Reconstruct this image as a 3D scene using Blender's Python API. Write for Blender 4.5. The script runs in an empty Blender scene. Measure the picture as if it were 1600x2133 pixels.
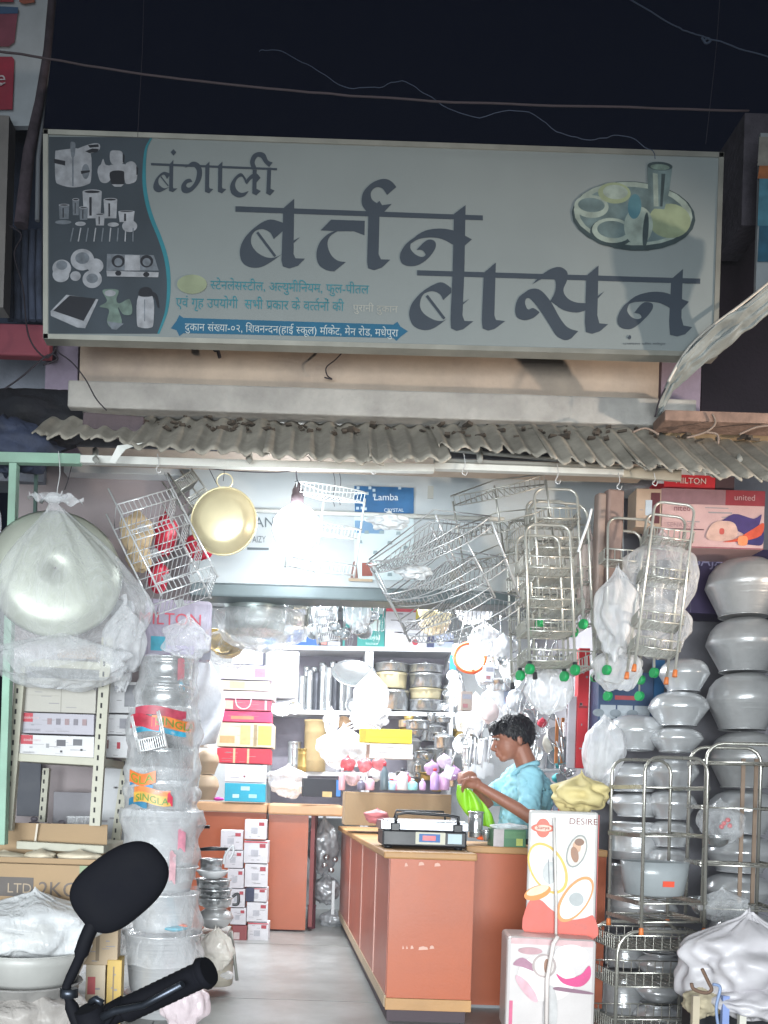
import bpy, math, random
from mathutils import Vector, Matrix, noise
from math import sin, cos, pi, radians
SC = bpy.context.scene
COL = SC.collection
rnd = random.Random(7)
# ---------------------------------------------------------------- camera
F, CX, CY, H, ROLL = 1900.0, 640.0, 1652.0, 1.05, radians(1.8)
cr, sr = cos(ROLL), sin(ROLL)
cam = bpy.data.cameras.new('camera'); camo = bpy.data.objects.new('camera', cam); COL.objects.link(camo)
cam.sensor_width = 36; cam.sensor_fit = 'AUTO'; cam.lens = 36*F/2133
cam.shift_x = (800-CX)/2133; cam.shift_y = (CY-1066.5)/2133
cam.clip_start = .05; cam.clip_end = 500
Rv = Vector((cr, 0, sr)); Uv = Vector((-sr, 0, cr)); Bv = Vector((0, -1, 0))   # picture right, up, back
camo.matrix_world = Matrix(((Rv.x, Uv.x, Bv.x, 0), (Rv.y, Uv.y, Bv.y, 0), (Rv.z, Uv.z, Bv.z, H), (0, 0, 0, 1)))
SC.camera = camo
# ---------------------------------------------------------------- night sky and light
wd = bpy.data.worlds.new('World'); SC.world = wd; wd.use_nodes = True
nt = wd.node_tree; bg = nt.nodes['Background']
sky = nt.nodes.new('ShaderNodeTexSky'); sky.sky_type = 'NISHITA'; sky.sun_disc = False
sky.sun_elevation = radians(-8); sky.sun_rotation = radians(200)
mixn = nt.nodes.new('ShaderNodeMix'); mixn.data_type = 'RGBA'; mixn.blend_type = 'ADD'
mixn.inputs['Factor'].default_value = 1
mixn.inputs['B'].default_value = (.03, .045, .115, 1)
nt.links.new(sky.outputs[0], mixn.inputs['A']); nt.links.new(mixn.outputs['Result'], bg.inputs[0])
bg.inputs[1].default_value = .06
sun = bpy.data.lights.new('street_glow', 'SUN'); sun.energy = .55; sun.angle = radians(50); sun.color = (.9, .98, 1)
suno = bpy.data.objects.new('street_glow', sun); COL.objects.link(suno)
suno.rotation_euler = Vector((.3, 1, -.16)).to_track_quat('-Z', 'Y').to_euler()
def spot(name, loc, aim, energy, col, size, r=.05, blend=.5):
    l = bpy.data.lights.new(name, 'SPOT'); l.energy = energy; l.color = col; l.spot_size = radians(size); l.spot_blend = blend; l.shadow_soft_size = r
    o = bpy.data.objects.new(name, l); COL.objects.link(o); o.location = loc; o.rotation_euler = (Vector(aim)-Vector(loc)).to_track_quat('-Z', 'Y').to_euler(); return o
spot('sodium_street_lamp', (4.4, 1.9, 1.5), (1.0, 4.36, 2.8), 520, (1, .82, .66), 34, .06)
ol = bpy.data.lights.new('street_side_fill', 'AREA'); ol.shape = 'RECTANGLE'; ol.size = 5; ol.size_y = 1.6; ol.energy = 150; ol.color = (.92, .98, 1)  # added soft fill behind the camera for wall and front stock
olo = bpy.data.objects.new('street_side_fill', ol); COL.objects.link(olo); olo.location = (-.6, -2.4, .9); olo.rotation_euler = (radians(85.5), 0, radians(-6)); ol.spread = radians(74)
# fluorescent tubes under the shop ceiling (the fittings are built with the shop)
TUBES = [(.1, 5.6, 2.6), (-.3, 6.9, 2.6), (.9, 6.6, 2.6)]
for tx, ty, tz in TUBES:
    l = bpy.data.lights.new('tube_light', 'AREA'); l.shape = 'RECTANGLE'; l.size = 1.2; l.size_y = .05; l.energy = 62; l.color = (.93, .97, 1)
    o = bpy.data.objects.new('tube_light', l); COL.objects.link(o); o.location = (tx, ty, tz)
SC.view_settings.view_transform = 'Standard'; SC.view_settings.look = 'None'
SC.view_settings.exposure = .14; SC.view_settings.gamma = 1; SC.view_settings.use_curve_mapping = False
SC.render.engine = 'CYCLES'
cy = SC.cycles
cy.use_denoising = True
cy.max_bounces = 9; cy.diffuse_bounces = 3; cy.glossy_bounces = 3; cy.transmission_bounces = 4; cy.transparent_max_bounces = 16
cy.sample_clamp_indirect = 4; cy.caustics_reflective = False; cy.caustics_refractive = False

# ---------------------------------------------------------------- helpers
def W(px, py, d):
    dx, dy = px-CX, py-CY
    return Vector(((dx*cr+dy*sr)*d/F, d, H+(dx*sr-dy*cr)*d/F))
def S(d): return d/F
def lin(h):
    if not isinstance(h, str): return tuple(h)
    v = [int(h[i:i+2], 16)/255 for i in (0, 2, 4)]
    return tuple((c/12.92 if c <= .04045 else ((c+.055)/1.055)**2.4) for c in v)
MATS = {}
def mat(name, col, rough=.6, metal=0, var=.12, scale=9, bump=0, bscale=40, emit=0, spec=.5, brush=False, dirt=None, dirtamt=.5):
    if name in MATS: return MATS[name]
    m = bpy.data.materials.new(name); m.use_nodes = True; t = m.node_tree; b = t.nodes['Principled BSDF']
    c = lin(col); b.inputs['Roughness'].default_value = rough; b.inputs['Metallic'].default_value = metal
    b.inputs['Specular IOR Level'].default_value = spec
    tc = t.nodes.new('ShaderNodeTexCoord')
    n = t.nodes.new('ShaderNodeTexNoise'); n.inputs['Scale'].default_value = scale; n.inputs['Detail'].default_value = 6
    t.links.new(tc.outputs['Object'], n.inputs[0])
    r = t.nodes.new('ShaderNodeValToRGB'); r.color_ramp.elements[0].position = .3; r.color_ramp.elements[1].position = .72
    lo = tuple(x*(1-var) for x in c); hi = tuple(min(1, x*(1+var*.6)) for x in c)
    r.color_ramp.elements[0].color = (*lo, 1); r.color_ramp.elements[1].color = (*hi, 1)
    t.links.new(n.outputs['Fac'], r.inputs[0]); out = r.outputs[0]
    if dirt:
        n2 = t.nodes.new('ShaderNodeTexNoise'); n2.inputs['Scale'].default_value = scale*.45; n2.inputs['Detail'].default_value = 9; n2.inputs['Roughness'].default_value = .7
        t.links.new(tc.outputs['Object'], n2.inputs[0])
        r2 = t.nodes.new('ShaderNodeValToRGB'); r2.color_ramp.elements[0].position = .5-.1*dirtamt*2; r2.color_ramp.elements[1].position = .72
        mx = t.nodes.new('ShaderNodeMix'); mx.data_type = 'RGBA'; t.links.new(n2.outputs['Fac'], r2.inputs[0])
        ml = t.nodes.new('ShaderNodeMath'); ml.operation = 'MULTIPLY'; ml.inputs[1].default_value = dirtamt
        t.links.new(r2.outputs[0], ml.inputs[0]); t.links.new(ml.outputs[0], mx.inputs['Factor'])
        t.links.new(out, mx.inputs['A']); mx.inputs['B'].default_value = (*lin(dirt), 1); out = mx.outputs['Result']
    t.links.new(out, b.inputs['Base Color'])
    mr = t.nodes.new('ShaderNodeMapRange'); mr.inputs['To Min'].default_value = max(0.03, rough*.8); mr.inputs['To Max'].default_value = min(1, rough*1.25)
    t.links.new(n.outputs['Fac'], mr.inputs[0]); t.links.new(mr.outputs[0], b.inputs['Roughness'])
    if bump:
        nb = t.nodes.new('ShaderNodeTexNoise'); nb.inputs['Scale'].default_value = bscale; nb.inputs['Detail'].default_value = 5
        mp = t.nodes.new('ShaderNodeMapping'); mp.inputs['Scale'].default_value = (.12, .12, 5) if brush else (1, 1, 1); t.links.new(tc.outputs['Object'], mp.inputs[0]); t.links.new(mp.outputs[0], nb.inputs[0])
        bp = t.nodes.new('ShaderNodeBump'); bp.inputs['Strength'].default_value = bump; bp.inputs['Distance'].default_value = .01
        t.links.new(nb.outputs['Fac'], bp.inputs['Height']); t.links.new(bp.outputs[0], b.inputs['Normal'])
    if emit:
        b.inputs['Emission Color'].default_value = (*c, 1); b.inputs['Emission Strength'].default_value = emit
    MATS[name] = m
    return m
def film(name, col=(.85, .87, .9), lo=.15, hi=.66, rough=.14, bump=.5, bscale=14):
    """thin wrinkled plastic film: partly clear, milky where it folds and at grazing angles"""
    if name in MATS: return MATS[name]
    m = bpy.data.materials.new(name); m.use_nodes = True; t = m.node_tree; b = t.nodes['Principled BSDF']
    b.inputs['Base Color'].default_value = (*col, 1); b.inputs['Roughness'].default_value = rough
    tc = t.nodes.new('ShaderNodeTexCoord')
    mp = t.nodes.new('ShaderNodeMapping'); mp.inputs['Scale'].default_value = (1, 1, .45); t.links.new(tc.outputs['Object'], mp.inputs[0])
    n = t.nodes.new('ShaderNodeTexNoise'); n.inputs['Scale'].default_value = bscale; n.inputs['Detail'].default_value = 5; n.inputs['Distortion'].default_value = 1.6
    t.links.new(mp.outputs[0], n.inputs[0])
    bp = t.nodes.new('ShaderNodeBump'); bp.inputs['Strength'].default_value = bump; bp.inputs['Distance'].default_value = .03
    t.links.new(n.outputs['Fac'], bp.inputs['Height']); t.links.new(bp.outputs[0], b.inputs['Normal'])
    lw = t.nodes.new('ShaderNodeLayerWeight'); lw.inputs[0].default_value = .35; t.links.new(bp.outputs[0], lw.inputs['Normal'])
    ad = t.nodes.new('ShaderNodeMath'); ad.operation = 'MULTIPLY'; t.links.new(n.outputs['Fac'], ad.inputs[0]); ad.inputs[1].default_value = .7
    a2 = t.nodes.new('ShaderNodeMath'); a2.operation = 'ADD'; t.links.new(ad.outputs[0], a2.inputs[0]); t.links.new(lw.outputs['Facing'], a2.inputs[1])
    mr = t.nodes.new('ShaderNodeMapRange'); mr.inputs['From Min'].default_value = .25; mr.inputs['From Max'].default_value = 1.15
    mr.inputs['To Min'].default_value = lo; mr.inputs['To Max'].default_value = hi; t.links.new(a2.outputs[0], mr.inputs[0])
    tr = t.nodes.new('ShaderNodeBsdfTransparent'); mx = t.nodes.new('ShaderNodeMixShader')
    t.links.new(mr.outputs[0], mx.inputs[0]); t.links.new(tr.outputs[0], mx.inputs[1]); t.links.new(b.outputs[0], mx.inputs[2])
    t.links.new(mx.outputs[0], t.nodes['Material Output'].inputs[0])
    MATS[name] = m
    return m

def root_loc(o):
    while o.parent: o = o.parent
    return Vector(o.location)
class MB:
    def __init__(s): s.v = []; s.f = []; s.sm = []
    def add(s, vs, fs, smooth=False):
        n = len(s.v); s.v += [Vector(p) for p in vs]; s.f += [tuple(i+n for i in q) for q in fs]; s.sm += [smooth]*len(fs); return s
    def box(s, a, b):
        x0, y0, z0 = a; x1, y1, z1 = b
        s.add([(x0,y0,z0),(x1,y0,z0),(x1,y1,z0),(x0,y1,z0),(x0,y0,z1),(x1,y0,z1),(x1,y1,z1),(x0,y1,z1)],
              [(0,3,2,1),(4,5,6,7),(0,1,5,4),(1,2,6,5),(2,3,7,6),(3,0,4,7)]); return s
    def obox(s, c, h, M=None):
        n = len(s.v); s.box((-h[0],-h[1],-h[2]), h)
        for i in range(n, n+8): s.v[i] = (M @ s.v[i] if M else s.v[i]) + Vector(c)
        return s
    def hexa(s, P):      # 8 points: 4 front (ccw from bottom left), 4 back
        s.add(P, [(0,1,2,3),(5,4,7,6),(4,0,3,7),(1,5,6,2),(3,2,6,7),(4,5,1,0)]); return s
    def tube(s, pts, r, n=6, closed=False, cap=True):
        pts = [Vector(p) for p in pts]; k = len(pts); R = r if isinstance(r, (list, tuple)) else [r]*k
        up = None; vs = []; fs = []
        for i, p in enumerate(pts):
            if closed: t = pts[(i+1) % k]-pts[i-1]
            else: t = pts[min(i+1, k-1)]-pts[max(i-1, 0)]
            t = t.normalized() if t.length > 1e-9 else Vector((0, 0, 1))
            if up is None:
                up = t.cross(Vector((0, 0, 1)) if abs(t.z) < .9 else Vector((1, 0, 0))).normalized()
            else:
                up = (up-t*up.dot(t)); up = up.normalized() if up.length > 1e-6 else t.orthogonal().normalized()
            w = t.cross(up)
            for j in range(n):
                a = 2*pi*j/n; vs.append(p+(up*cos(a)+w*sin(a))*R[i])
        for i in range(k if closed else k-1):
            for j in range(n):
                a = i*n+j; b = i*n+(j+1) % n; c = ((i+1) % k)*n+(j+1) % n; d = ((i+1) % k)*n+j
                fs.append((a, b, c, d))
        s.add(vs, fs, True)
        if cap and not closed:
            m = len(s.v)-len(vs)
            s.f += [tuple(m+j for j in range(n))[::-1], tuple(m+(k-1)*n+j for j in range(n))]; s.sm += [False, False]
        return s
    def lathe(s, prof, c=(0,0,0), n=28, M=None, cap0=True, cap1=False, squash=1):
        c = Vector(c); vs = []; fs = []
        for r, z in prof:
            for j in range(n):
                a = 2*pi*j/n; p = Vector((r*cos(a), r*sin(a)*squash, z)); vs.append((M @ p if M else p)+c)
        for i in range(len(prof)-1):
            if prof[i] == prof[i+1]: continue
            for j in range(n):
                fs.append((i*n+j, i*n+(j+1) % n, (i+1)*n+(j+1) % n, (i+1)*n+j))
        s.add(vs, fs, True); m = len(s.v)-len(vs)
        if cap0: s.f.append(tuple(m+j for j in range(n))[::-1]); s.sm.append(False)
        if cap1: s.f.append(tuple(m+(len(prof)-1)*n+j for j in range(n))); s.sm.append(False)
        return s
    def ball(s, c, r, n=12, M=None, k=None):
        k = k or max(6, n//2+1)
        rr = r if isinstance(r, (tuple, list)) else (r, r, r)
        vs = []; fs = []
        for i in range(k+1):
            th = pi*i/k
            for j in range(n):
                p = Vector((rr[0]*sin(th)*cos(2*pi*j/n), rr[1]*sin(th)*sin(2*pi*j/n), -rr[2]*cos(th)))
                vs.append((M @ p if M else p)+Vector(c))
        for i in range(k):
            for j in range(n): fs.append((i*n+j, i*n+(j+1) % n, (i+1)*n+(j+1) % n, (i+1)*n+j))
        s.add(vs, fs, True); return s
    def grid(s, fn, nu, nv, smooth=True, wrap=False):
        vs = [fn(i/nu, j/nv) for j in range(nv+1) for i in range(nu+(0 if wrap else 1))]
        w = nu if wrap else nu+1
        fs = []
        for j in range(nv):
            for i in range(nu):
                i2 = (i+1) % w
                fs.append((j*w+i, j*w+i2, (j+1)*w+i2, (j+1)*w+i))
        s.add(vs, fs, smooth); return s
    def poly(s, pts): s.add(pts, [tuple(range(len(pts)))]); return s
    def build(s, name, m, parent=None, world=True, kind=None, bevel=0, solid=0, sub=0, loc=None):
        me = bpy.data.meshes.new(name)
        off = root_loc(parent) if (parent and world) else (Vector(loc) if (loc is not None and world) else Vector((0, 0, 0)))
        me.from_pydata([tuple(p-off) for p in s.v], [], s.f); me.polygons.foreach_set('use_smooth', s.sm)
        me.materials.append(m); me.validate(); me.update()
        o = bpy.data.objects.new(name, me); COL.objects.link(o)
        if parent: o.parent = parent
        if loc is not None: o.location = loc
        if kind: o['kind'] = kind
        if solid: q = o.modifiers.new('solid', 'SOLIDIFY'); q.thickness = solid; q.offset = 0
        if sub: q = o.modifiers.new('sub', 'SUBSURF'); q.levels = sub; q.render_levels = sub
        if bevel: q = o.modifiers.new('bevel', 'BEVEL'); q.width = bevel; q.segments = 2; q.limit_method = 'ANGLE'
        return o
def tag(o, label, cat, group=None):
    o['label'] = label; o['category'] = cat
    if group: o['group'] = group
    return o
def thing(name, label, cat, loc, group=None, rot=None):
    o = bpy.data.objects.new(name, None); COL.objects.link(o); o.location = loc; o.empty_display_size = .05
    if rot: o.rotation_euler = rot
    return tag(o, label, cat, group)
def dup(o, loc=None, rot=None, label=None, parent=None):
    c = o.copy(); COL.objects.link(c)
    if parent is not None: c.parent = parent
    if loc is not None: c.location = loc
    if rot is not None: c.rotation_euler = rot
    if label: c['label'] = label
    for ch in [x for x in o.children]: dup(ch, parent=c)
    return c
def Rz(a): return Matrix.Rotation(a, 3, 'Z')
def Rx(a): return Matrix.Rotation(a, 3, 'X')
def Ry(a): return Matrix.Rotation(a, 3, 'Y')
def crom(P, seg=6, closed=True, corners=()):
    """Catmull-Rom through 2D/3D points; indices in corners stay sharp"""
    P = [Vector(p) for p in P]; n = len(P); out = []
    for i in range(n if closed else n-1):
        p1, p2 = P[i], P[(i+1) % n]
        p0 = P[i-1] if (closed or i > 0) else p1
        p3 = P[(i+2) % n] if (closed or i+2 < n) else p2
        if i in corners: p0 = p1
        if (i+1) % n in corners: p3 = p2
        if i in corners and (i+1) % n in corners: out.append(p1); continue
        for k in range(seg):
            t = k/seg
            out.append(.5*((2*p1)+(p2-p0)*t+(2*p0-5*p1+4*p2-p3)*t*t+(3*p1-p0-3*p2+p3)*t*t*t))
    if not closed: out.append(P[-1])
    return out
# ---- lettering made of real glyph outlines, laid out glyph by glyph
GL = {}
def glyph(s, font=None):
    if s in GL: return GL[s]
    c = bpy.data.curves.new('glyph', 'FONT'); c.body = s; c.resolution_u = 3
    o = bpy.data.objects.new('glyph', c); COL.objects.link(o)
    me = bpy.data.meshes.new_from_object(o.evaluated_get(bpy.context.evaluated_depsgraph_get()))
    vs = [v.co.copy() for v in me.vertices]; fs = [tuple(p.vertices) for p in me.polygons]
    bpy.data.objects.remove(o); bpy.data.curves.remove(c); bpy.data.meshes.remove(me)
    GL[s] = (vs, fs); return GL[s]
def xmax(s): return max([v.x for v in glyph(s)[0]] or [0])
def adv(c):
    if c == ' ': return .26
    return xmax(c+'क')-xmax('क')
def deva(tokens):
    """tokens: glyphs in visual order; 'H:x' = half form (stem cut off); 'R' = reph hook; 'P' = rakar stroke; returns verts, faces"""
    V = []; Fs = []; x = 0; n = 0
    def put(vs, fs, dx, dz=0):
        b = len(V); V.extend([Vector((v.x+dx, v.y+dz, 0)) for v in vs]); Fs.extend([tuple(i+b for i in f) for f in fs])
    for t in tokens:
        if t.startswith('H:'):
            vs, fs = glyph(t[2:]); lim = xmax(t[2:])-.24
            keep = [f for f in fs if all(vs[i].x <= lim for i in f)]
            cut = [Vector((min(v.x, lim+.02), v.y, 0)) for v in vs]
            put(cut, [f for f in fs if min(vs[i].x for i in f) < lim], x); x += lim+.01
        elif t == 'R':
            P = [(-.30,.6),(-.36,.72),(-.30,.85),(-.14,.88),(-.10,.82),(-.24,.80),(-.28,.72),(-.22,.6)]
            put([Vector((a, b, 0)) for a, b in P], [tuple(range(8))[::-1]], x)
        elif t == 'P':
            P = [(-.46,.08),(-.43,.02),(-.24,.12),(-.24,.2)]
            put([Vector((a, b, 0)) for a, b in P], [(0,1,2,3)], x)
        elif t == ' ': x += .3
        else:
            vs, fs = glyph(t); put(vs, fs, x); x += adv(t)
    return V, Fs, x
def lay(VF, o, ex, ez, mb, size=None, width=None, n=None):
    """put laid-out glyphs on a plane: o origin (baseline left), ex / ez unit vectors, fitted to width"""
    V, Fs, w = VF; k = (width/w) if width else size; k2 = size or k
    if width and size: kx, kz = width/w, size
    else: kx = kz = k
    mb.add([Vector(o)+Vector(ex)*v.x*kx+Vector(ez)*v.y*kz for v in V], Fs)
def latin(s, font_w=None):
    V, Fs = glyph(s); return V, Fs, max(v.x for v in V)
# ================================================================ SETTING
m_plaster = mat('pink_plaster', 'c2b2a2', .9, var=.16, scale=3, bump=.25, bscale=30, dirt='5d5a60', dirtamt=.55)
m_conc = mat('concrete', 'b2b0ac', .9, var=.2, scale=5, bump=.5, bscale=35, dirt='585658', dirtamt=.5)
m_darkc = mat('grimy_shaded_concrete', '5c5c62', .95, var=.35, scale=6, bump=.7, bscale=25, dirt='2c2c31', dirtamt=.7)
m_white = mat('white_wall', 'd4d8da', .7, var=.05, scale=3, bump=.08, bscale=30)
m_dark = mat('dark_wall', '2b2733', .9, var=.4, scale=3, bump=.3)
m_lav = mat('lavender_plaster', '94889b', .9, var=.2, scale=4, bump=.3, dirt='4b4550', dirtamt=.5)
m_floor = mat('cement_floor', 'a3a5a4', .33, var=.18, scale=2.2, bump=.12, bscale=20, dirt='55544f', dirtamt=.8)
def slab(name, a, b, m, bevel=0): return MB().box(a, b).build(name, m, kind='structure', bevel=bevel)
slab('ground', (-40, -40, -.4), (40, 3.0, -.16), mat('street_ground', '4a4644', .95, var=.3, scale=2, bump=.5))
slab('ground', (-40, 9.4, -.4), (40, 60, -.16), MATS['street_ground'])
# shop floor as separate large cement bays with a shallow joint
bays = [(-1.6, .1), (.12, 1.4), (1.42, 3.4)]
fl = MB().box((-4, 3.0, -.3), (4, 9.4, -.01)).build('floor', m_floor, kind='structure')
for i, (y0, y1) in enumerate(((3.01, 4.62), (4.63, 6.3), (6.31, 9.3))):
    for x0, x1 in ((-2.2, -.66), (-.655, .74), (.745, 2.4)):
        MB().box((x0, y0, -.012), (x1, y1, 0)).build('floor_bay', m_floor, fl, world=False)
slab('ceiling', (-1.35, 4.86, 2.72), (2.1, 8.6, 2.84), m_white)
slab('wall_back', (-1.35, 8.3, 0), (2.1, 8.42, 2.71), m_white)
slab('wall_left', (-1.35, 5.06, 0), (-1.23, 8.29, 2.71), m_white)
slab('wall_right', (1.98, 5.06, 0), (2.1, 8.29, 2.71), mat('grey_wall', '8f8d92', .8, var=.1))
# facade above the awning, pilasters
FY = 4.36
def wbox(name, x0, y0, x1, y1, d, dep, m, cat=None, label=None, kind=None, bevel=0, parent=None, group=None):
    """box whose front face covers the picture rectangle at distance d, dep deep"""
    c = W((x0+x1)/2, (y0+y1)/2, d); w = (x1-x0)*S(d)/2; h = (y1-y0)*S(d)/2
    mb = MB().box((c.x-w, d, c.z-h), (c.x+w, d+dep, c.z+h))
    o = mb.build(name, m, parent, kind=kind, bevel=bevel, loc=None if parent else (c.x, d, c.z-h))
    if label: tag(o, label, cat, group)
    return o
wl = W(165, 800, FY).x; wr = W(1372, 800, FY).x
zt = W(700, 420, FY).z; zb = W(700, 905, FY).z
wall = MB().box((wl, FY, zb-.1), (wr, FY+.25, zt)).build('shop_wall', m_plaster, loc=(0, FY, 0))
tag(wall, 'pinkish plastered shop wall behind and below the big signboard', 'wall')
# ledge, and below it a grimy wall strip darkened for the shade there
led = MB(); a = W(160, 795, 4.22); b = W(1400, 812, 4.22)
led.box((wl-.01, 4.2, a.z-.125), (wr+.12, FY-.004, a.z+.0)).build('concrete_ledge', m_conc, wall, bevel=.008)
MB().box((wl, FY-.02, zb-.1), (wr+.1, FY-.006, a.z-.13)).build('shaded_wall_base', m_darkc, wall)
p1 = wbox('pilaster', 96, 560, 163, 905, 4.45, .3, m_lav, 'pilaster', 'lavender plaster pilaster left of the shop wall under the sign corner')
p2 = wbox('pilaster', 1380, 560, 1462, 890, 4.45, .3, m_lav, 'pilaster', 'lavender plaster pilaster under the right end of the signboard')
o = wbox('neighbour_wall', 1468, 330, 1800, 885, 4.9, .3, mat('plum_wall', '352b34', .9, var=.3, scale=3, bump=.4), 'wall', 'dark plum neighbour wall at the right edge above the awning')
o = wbox('concrete_pillar', 1548, 236, 1600, 470, 4.5, .3, mat('grey_pillar', '58545e', .95, var=.35, scale=9, bump=.6, dirt='2e2a35', dirtamt=.6), 'pillar', 'rough grey concrete pillar rising right of the signboard')
o['label'] = 'rough grey concrete pillar rising right of the signboard'
# right neighbour painted board
nb = thing('painted_board', 'slice of pale painted board at the far right edge beside the pillar', 'board', W(1590, 520, 4.3))
MB().box(W(1574, 610, 4.34), W(1640, 285, 4.36)).build('panel', mat('pale_board', '98a0a6', .7), nb)
for y0, y1, c in ((285, 345, '8f8c86'), (345, 372, 'a2643c'), (372, 470, '4d8296'), (470, 545, '2e5f78')):
    MB().poly([W(1578, y1, 4.333), W(1640, y1, 4.333), W(1640, y0, 4.333), W(1582, y0, 4.333)]).build('painted_area', mat('paint_'+c, c, .7, var=.3, scale=20), nb)
# beam and plank right of the awning
o = wbox('wooden_plank', 1385, 858, 1700, 880, 4.02, .14, mat('weathered_wood', '8d7468', .9, var=.35, scale=14, bump=.5), 'plank', 'weathered brown plank lying above the right end of the awning', bevel=.004)
o = wbox('roof_beam', 1392, 884, 1700, 905, 4.16, .1, mat('pale_beam', 'b09a7c', .85, var=.2), 'beam', 'pale beam below the brown plank at the right', bevel=.003)
# ---------------- left neighbour
lb = thing('billboard', 'white printed billboard with jars and a red label at the upper left corner', 'billboard', W(40, 240, 4.6))
q = [W(-180, -60, 4.6), W(104, -60, 4.6), W(100, 100, 4.6), W(60, 262, 4.6), W(28, 262, 4.6), W(-180, 262, 4.6)]
MB().add(q+[p+Vector((0, .03, 0)) for p in q], [(0,5,4,3,2,1), (6,7,8,9,10,11), (0,1,7,6), (1,2,8,7), (2,3,9,8), (3,4,10,9), (4,5,11,10), (5,0,6,11)]).build('panel', mat('billboard_white', 'b4bcc4', .6, var=.12), lb)
def flat(pts, d, m, parent, name, seg=5, corners=None, conv=lambda x, y: (x, y), off=0):
    pp = [conv(*p) for p in pts]
    if corners != 'all': pp = [tuple(v) for v in crom([(x, y) for x, y in pp], seg, True, corners or ())]
    mb = MB(); mb.poly([W(x, y, d-off) for x, y in pp][::-1]); return mb.build(name, m, parent)
flat([(-60, 12), (38, 18), (30, 88), (18, 97), (-60, 97)], 4.59, mat('jar_pink', '8e4a5e', .6, var=.3, scale=8), lb, 'printed_jar', corners='all')
flat([(-60, 10), (38, 15), (38, 28), (-60, 30)], 4.588, mat('jar_blue', '3f5f86', .6), lb, 'printed_lid', corners='all')
flat([(-60, -40), (28, -40), (28, 4), (-60, 4)], 4.588, mat('jar_red', 'a03848', .6), lb, 'printed_jar', corners='all')
flat([(40, -40), (72, -40), (72, 5), (50, 8), (40, 4)], 4.588, mat('jar_orange', 'a8604c', .6), lb, 'printed_jar', corners='all')
flat([(-60, 118), (25, 118), (30, 124), (26, 228), (-60, 230)], 4.588, mat('label_red', 'a32a44', .55, var=.2), lb, 'printed_label', corners='all')
mb = MB(); lay(latin('e'), W(-8, 176, 4.583), Rv, Uv, mb, size=.105); mb.build('lettering', mat('label_white', 'd8ccd0', .6), lb)
mb = MB(); mb.tube([W(-10, 180, 4.583), W(2, 177, 4.583), W(10, 173, 4.583)], .003); mb.build('swash', MATS['label_white'], lb)
o = MB().tube([W(112, -40, 4.4), W(99, 105, 4.4), (W(82, 215, 4.4)), W(60, 320, 4.4), W(44, 470, 4.4)], [.02, .02, .024, .03, .035], n=8).build('sagging_cloth_strip', mat('brown_cloth', '4e454e', .95, var=.4, scale=20, bump=.5), loc=(0, 0, 0), solid=0)
tag(o, 'dark brown cloth strip hanging down beside the billboard', 'cloth strip')
o = MB().tube([W(116, -40, 4.42), W(102, 110, 4.42), W(90, 220, 4.42), W(80, 330, 4.42), W(78, 460, 4.42)], .012, n=6).build('rope', mat('grey_rope', '7b8088', .9), loc=(0, 0, 0))
tag(o, 'grey rope hanging beside the brown cloth strip', 'rope')
o = wbox('narrow_post', -30, 240, 13, 640, 4.5, .1, mat('beige_post', '8c8886', .8, dirt='54505a', dirtamt=.4), 'post', 'beige post under the billboard at the left edge')
o = wbox('neighbour_facade', -160, 262, 98, 672, 4.95, .2, mat('night_blue_wall', '333d52', .9, var=.5, scale=5, bump=.4), 'wall', 'dark blue grey neighbour wall left of the signboard')
# striped curtain folds
cf = MB()
for k in range(5):
    x = 24+k*15; cf.tube([W(x, 480, 4.75), W(x-3, 570, 4.75), W(x-1, 668, 4.75)], [.018, .02, .018], n=8)
tag(cf.build('curtain', mat('curtain_grey', '4c5468', .95, var=.5, scale=10), loc=(0, 0, 0)), 'folded dark grey curtain left of the signboard above the red band', 'curtain')
o = wbox('red_band', -120, 672, 104, 738, 4.3, .06, mat('faded_red_band', '82404e', .8, var=.25, scale=4), 'awning band', 'faded red cloth band left of the signboard', bevel=.01)
o = wbox('side_wall', -160, 742, 95, 1000, 4.9, .2, mat('bluegrey_wall', '7b808c', .9, var=.4, scale=4, bump=.4), 'wall', 'blue grey wall in shade behind the dark tarpaulin')
# dark tarpaulin bundle
def lump(c, r, seed, amp=.25, fr=2.2, nu=28, nv=18, flat_bottom=None, fold=0, M=None):
    mb = MB(); c = Vector(c); sd = Vector((seed*3.1, seed*1.7, seed*.9))
    def fn(u, v):
        th = pi*v; ph = 2*pi*u
        n = Vector((sin(th)*cos(ph), sin(th)*sin(ph), cos(th)))
        q = 1+amp*.8*noise.fractal(n*fr+sd, 1, 2, 3)+amp*.35*(.4-abs(noise.noise(Vector((n.x*fr*2.2, n.y*fr*2.2, n.z*fr*.8))+sd)))*2+amp*.16*sin(ph*8+n.z*3+6*noise.noise(n*2+sd))*min(1, th)+(fold*(sin(ph*11+seed)*.5+sin(ph*17+seed*2)*.5)*(1-v)**1.5 if fold else 0)
        p = Vector((n.x*r[0], n.y*r[1], n.z*r[2]))*q
        if flat_bottom is not None: p.z = max(p.z, flat_bottom)
        return c+(M @ p if M else p)
    mb.grid(fn, nu, nv, wrap=True); return mb
o = lump(W(60, 875, 4.35), (.34, .16, .13), 3, .35).build('tarpaulin', mat('dark_tarp', '14161f', .8, var=.5, bump=.6), loc=(0, 0, 0))
tag(o, 'crumpled dark tarpaulin heaped over the awning end at the left', 'tarpaulin')
o = lump(W(20, 930, 4.15), (.2, .12, .11), 5, .4).build('tarpaulin', mat('blue_tarp', '30384e', .7, var=.6, bump=.6), loc=(0, 0, 0))
tag(o, 'blue grey tarpaulin bundle at the left edge above the green rail', 'tarpaulin')

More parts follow.
